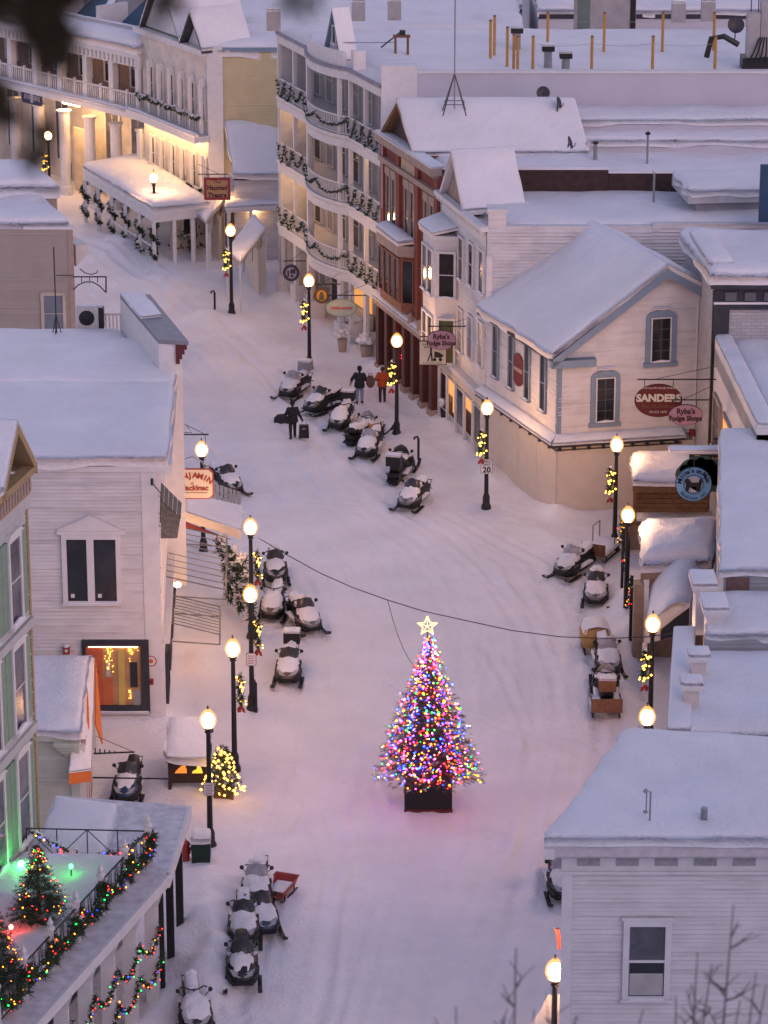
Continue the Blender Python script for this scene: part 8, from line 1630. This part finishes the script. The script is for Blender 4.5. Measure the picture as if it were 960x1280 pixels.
# ================================================================ small street-side things
def street_bits():
    # lit bay and flag at the near corner building
    p = P(690, 1262, 2.6); T = thing('lit_porch', 'snowy little porch roof glowing under the lamp beside the near corner building', 'porch', (p.x, p.y, 0)); q = [P(664, 1290, 2.5), P(716, 1290, 2.5), P(716, 1250, 3.1), P(684, 1250, 3.1)]; roofq(T, q, .15, WHITE); snow(T, q, .2, .25, .03, name='roof_snow', rr=.3)
    for a in (q[0], q[1]): MB().box(a.x-.06+.1, a.x+.06+.1, a.y+.05, a.y+.2, -.3, 2.35).build('post', WHITE, T)
    f0 = PY(690, 1163, 77.5); T = thing('red_flag', 'small furled red flag on an angled pole beside the near corner building', 'flag', tuple(f0)); MB().cyl(PY(706, 1190, 77.5), PY(692, 1158, 77.5), .02, n=6).build('pole', METAL, T)
    a = PY(694, 1161, 77.4); MB().hexa([a, a + Vector((.12, 0, -.02)), a + Vector((.2, 0, -.62)), a + Vector((.08, 0, -.6))], [v + Vector((0, .06, 0)) for v in (a, a + Vector((.12, 0, -.02)), a + Vector((.2, 0, -.62)), a + Vector((.08, 0, -.6)))]).build('cloth', RED, T)
    # hanging lanterns and greenery posts along the porch
    for i, (x, y, z) in enumerate(((782, 700, 2.6), (786, 745, 2.2), (776, 665, 2.9))):
        p = P(x, y, z); rr = random.Random(i); o = garland_mesh([p + Vector((0, 0, .7)), p + Vector((.03, 0, .2)), p + Vector((0, 0, -.5))], .17, 6, rr, .15, .06, .025); T = thing('hanging_greenery', 'dark hanging greenery %s along the porch front' % ['in the middle', 'nearest the arched canopy', 'nearest the terrace'][i], 'greenery', tuple(p), 'greenery hung on the porch'); o.build('branches', [GREENP, SNOW], T); bulbs(T, [p + Vector((rr.gauss(0, .08), -.14, rr.uniform(-.4, .6))) for _ in range(7)], ['amber', 'red'], .02, 2, rr); MB().cyl(Vector((p.x+.1, p.y+.05, -.3)), Vector((p.x+.1, p.y+.05, z+.8)), .06, n=8).build('post', BLACK, T)
    # planter rail by the canvas awning
    for i in range(3):
        a = P(274 + 13*i, 722 + 12*i, 1.1); rr = random.Random(40 + i); path = [a + Vector((0, 0, 1.6)), a + Vector((.25, -.35, .9)), a + Vector((.45, -.9, .0)), a + Vector((.5, -1.0, -.6))]; G = garland_mesh(path, .3, 8, rr, .45, .04, .04).build('porch_garland', [GREENP, SNOW], None, Vector((0, 0, 0))); tag(G, 'snowy garland on the %s post under the canvas awning' % ['wall-side', 'middle', 'street-side'][i], 'garland', 'garlands under the canvas awning')
        T = thing('white_porch_post', 'white porch post %s under the canvas awning edge' % ['near the wall', 'in the middle', 'beside the lamp'][i], 'post', (a.x+.2, a.y, 0), 'porch posts under the canvas awning'); MB().box(a.x+.15, a.x+.3, a.y, a.y+.15, -.3, 2.8).build('shaft', WHITE, T); MB().box(a.x+.09, a.x+.36, a.y-.06, a.y+.21, -.3, .3).build('plinth', WHITE, T)
street_bits()
# ================================================================ foreground on the bluff: bare shrubs and a fir bough, out of focus
def bare_tree(label, X_, Y_, tips, rr):
    base = Vector((X_, Y_, gz(X_, Y_) - .2)); T = thing('bare_shrub', label, 'shrub', tuple(base), 'bare shrubs on the bluff'); bark = mat('dark_bark', (.11, .085, .085), .85, .2, 9); mb = MB()
    stem = MB()
    for (px, py, dY) in tips:
        tip = PY(px, py, Y_ + dY); mid = base.lerp(tip, .55) + Vector((rr.gauss(0, .1), 0, .15)); pts = [base, base.lerp(mid, .5) + Vector((rr.gauss(0, .06), 0, 0)), mid, mid.lerp(tip, .5) + Vector((rr.gauss(0, .03), 0, .02)), tip]
        mb.tube(pts, [.03, .022, .014, .009, .004], 5)
        for k in range(16):
            t = .35 + .6*rr.random(); j = min(3, int(t*4)); p = pts[j].lerp(pts[j+1], t*4-j); d = Vector((rr.choice((-1, 1))*rr.uniform(.3, 1), rr.gauss(0, .3), rr.uniform(.4, 1.2))).normalized(); l = rr.uniform(.12, .4)*(1.2-t)*1.6
            q = p + d*l; mb.tube([p, p + d*l*.5 + Vector((0, 0, -.01)), q], [.009, .007, .003], 4)
            for _ in range(2): e = p + d*l*rr.uniform(.3, .9); mb.tube([e, e + Vector((rr.gauss(0, .08), rr.gauss(0, .05), rr.uniform(.05, .16)))], [.005, .003], 3)
    mb.build('branches', bark, T); stem.cyl(base - Vector((0, 0, .3)), base + Vector((0, 0, .25)), .07, .05, 8).build('stump', bark, T)
rr = random.Random(77)
bare_tree('blurred bare shrub with upright twigs before the near corner building', 2.05, 19.5, [(917, 1130, 0), (872, 1190, .3), (945, 1215, -.2), (890, 1205, .1), (958, 1230, .2), (845, 1245, 0), (925, 1250, .2)], rr)
bare_tree('blurred bare twigs rising at the bottom edge below the near window', .85, 19.0, [(804, 1262, 0), (690, 1235, .2), (645, 1185, 0), (668, 1262, -.1), (720, 1270, .1), (570, 1258, 0)], rr)
def bough():
    T = thing('fir_tree', 'dark fir tree on the bluff whose blurred boughs hang into the upper left corner', 'tree', (-1.25, 3.9, gz(-1.25, 3.9))); base = Vector((-1.25, 3.9, gz(-1.25, 3.9))); MB().cyl(base - Vector((0, 0, .3)), Vector((-1.25, 3.9, 48)), .14, .06, 10).build('trunk', WOOD, T)
    rr = random.Random(9); mb = MB(); blk = mat('fir_needles', (.012, .016, .012), .9, .4, 5)
    def spray(path, r, n, jit):
        for i in range(len(path)-1):
            for k in range(n): 
                p = path[i].lerp(path[i+1], rr.random()) + Vector((rr.gauss(0, jit), rr.gauss(0, jit), rr.gauss(0, jit))); sprig(mb, p, 6, r, rr, 0, .004)
    Y = 4.6
    def Q(x, y, d=0): return PY(x, y, Y + d)
    for a in (((-120, -60), (10, 10), (50, 25), (80, 48)), ((-120, -90), (50, -18), (92, -8)), ((-120, 60), (-22, 112), (5, 142)), ((45, 20), (64, 52), (70, 75))):
        pts = [Q(*p) for p in a]; spray(pts, .03, 120, .011); mb.tube([Vector((-1.25, 3.9, pts[0].z + .1))] + pts, [.02] + [.008]*len(pts), 5)
    for a in (((150, -60), (205, -5), (212, 8)), ((330, -70), (372, -12), (378, -2)), ((60, 165), (42, 180), (44, 205))): pts = [Q(*p) for p in a]; spray(pts, .03, 14, .012)
    for a in (((-120, -90), (150, -60), (330, -70)), ((22, 150), (60, 165))): mb.tube([Q(*p) for p in a], .006, 5)
    mb.build('crown', blk, T)
bough()
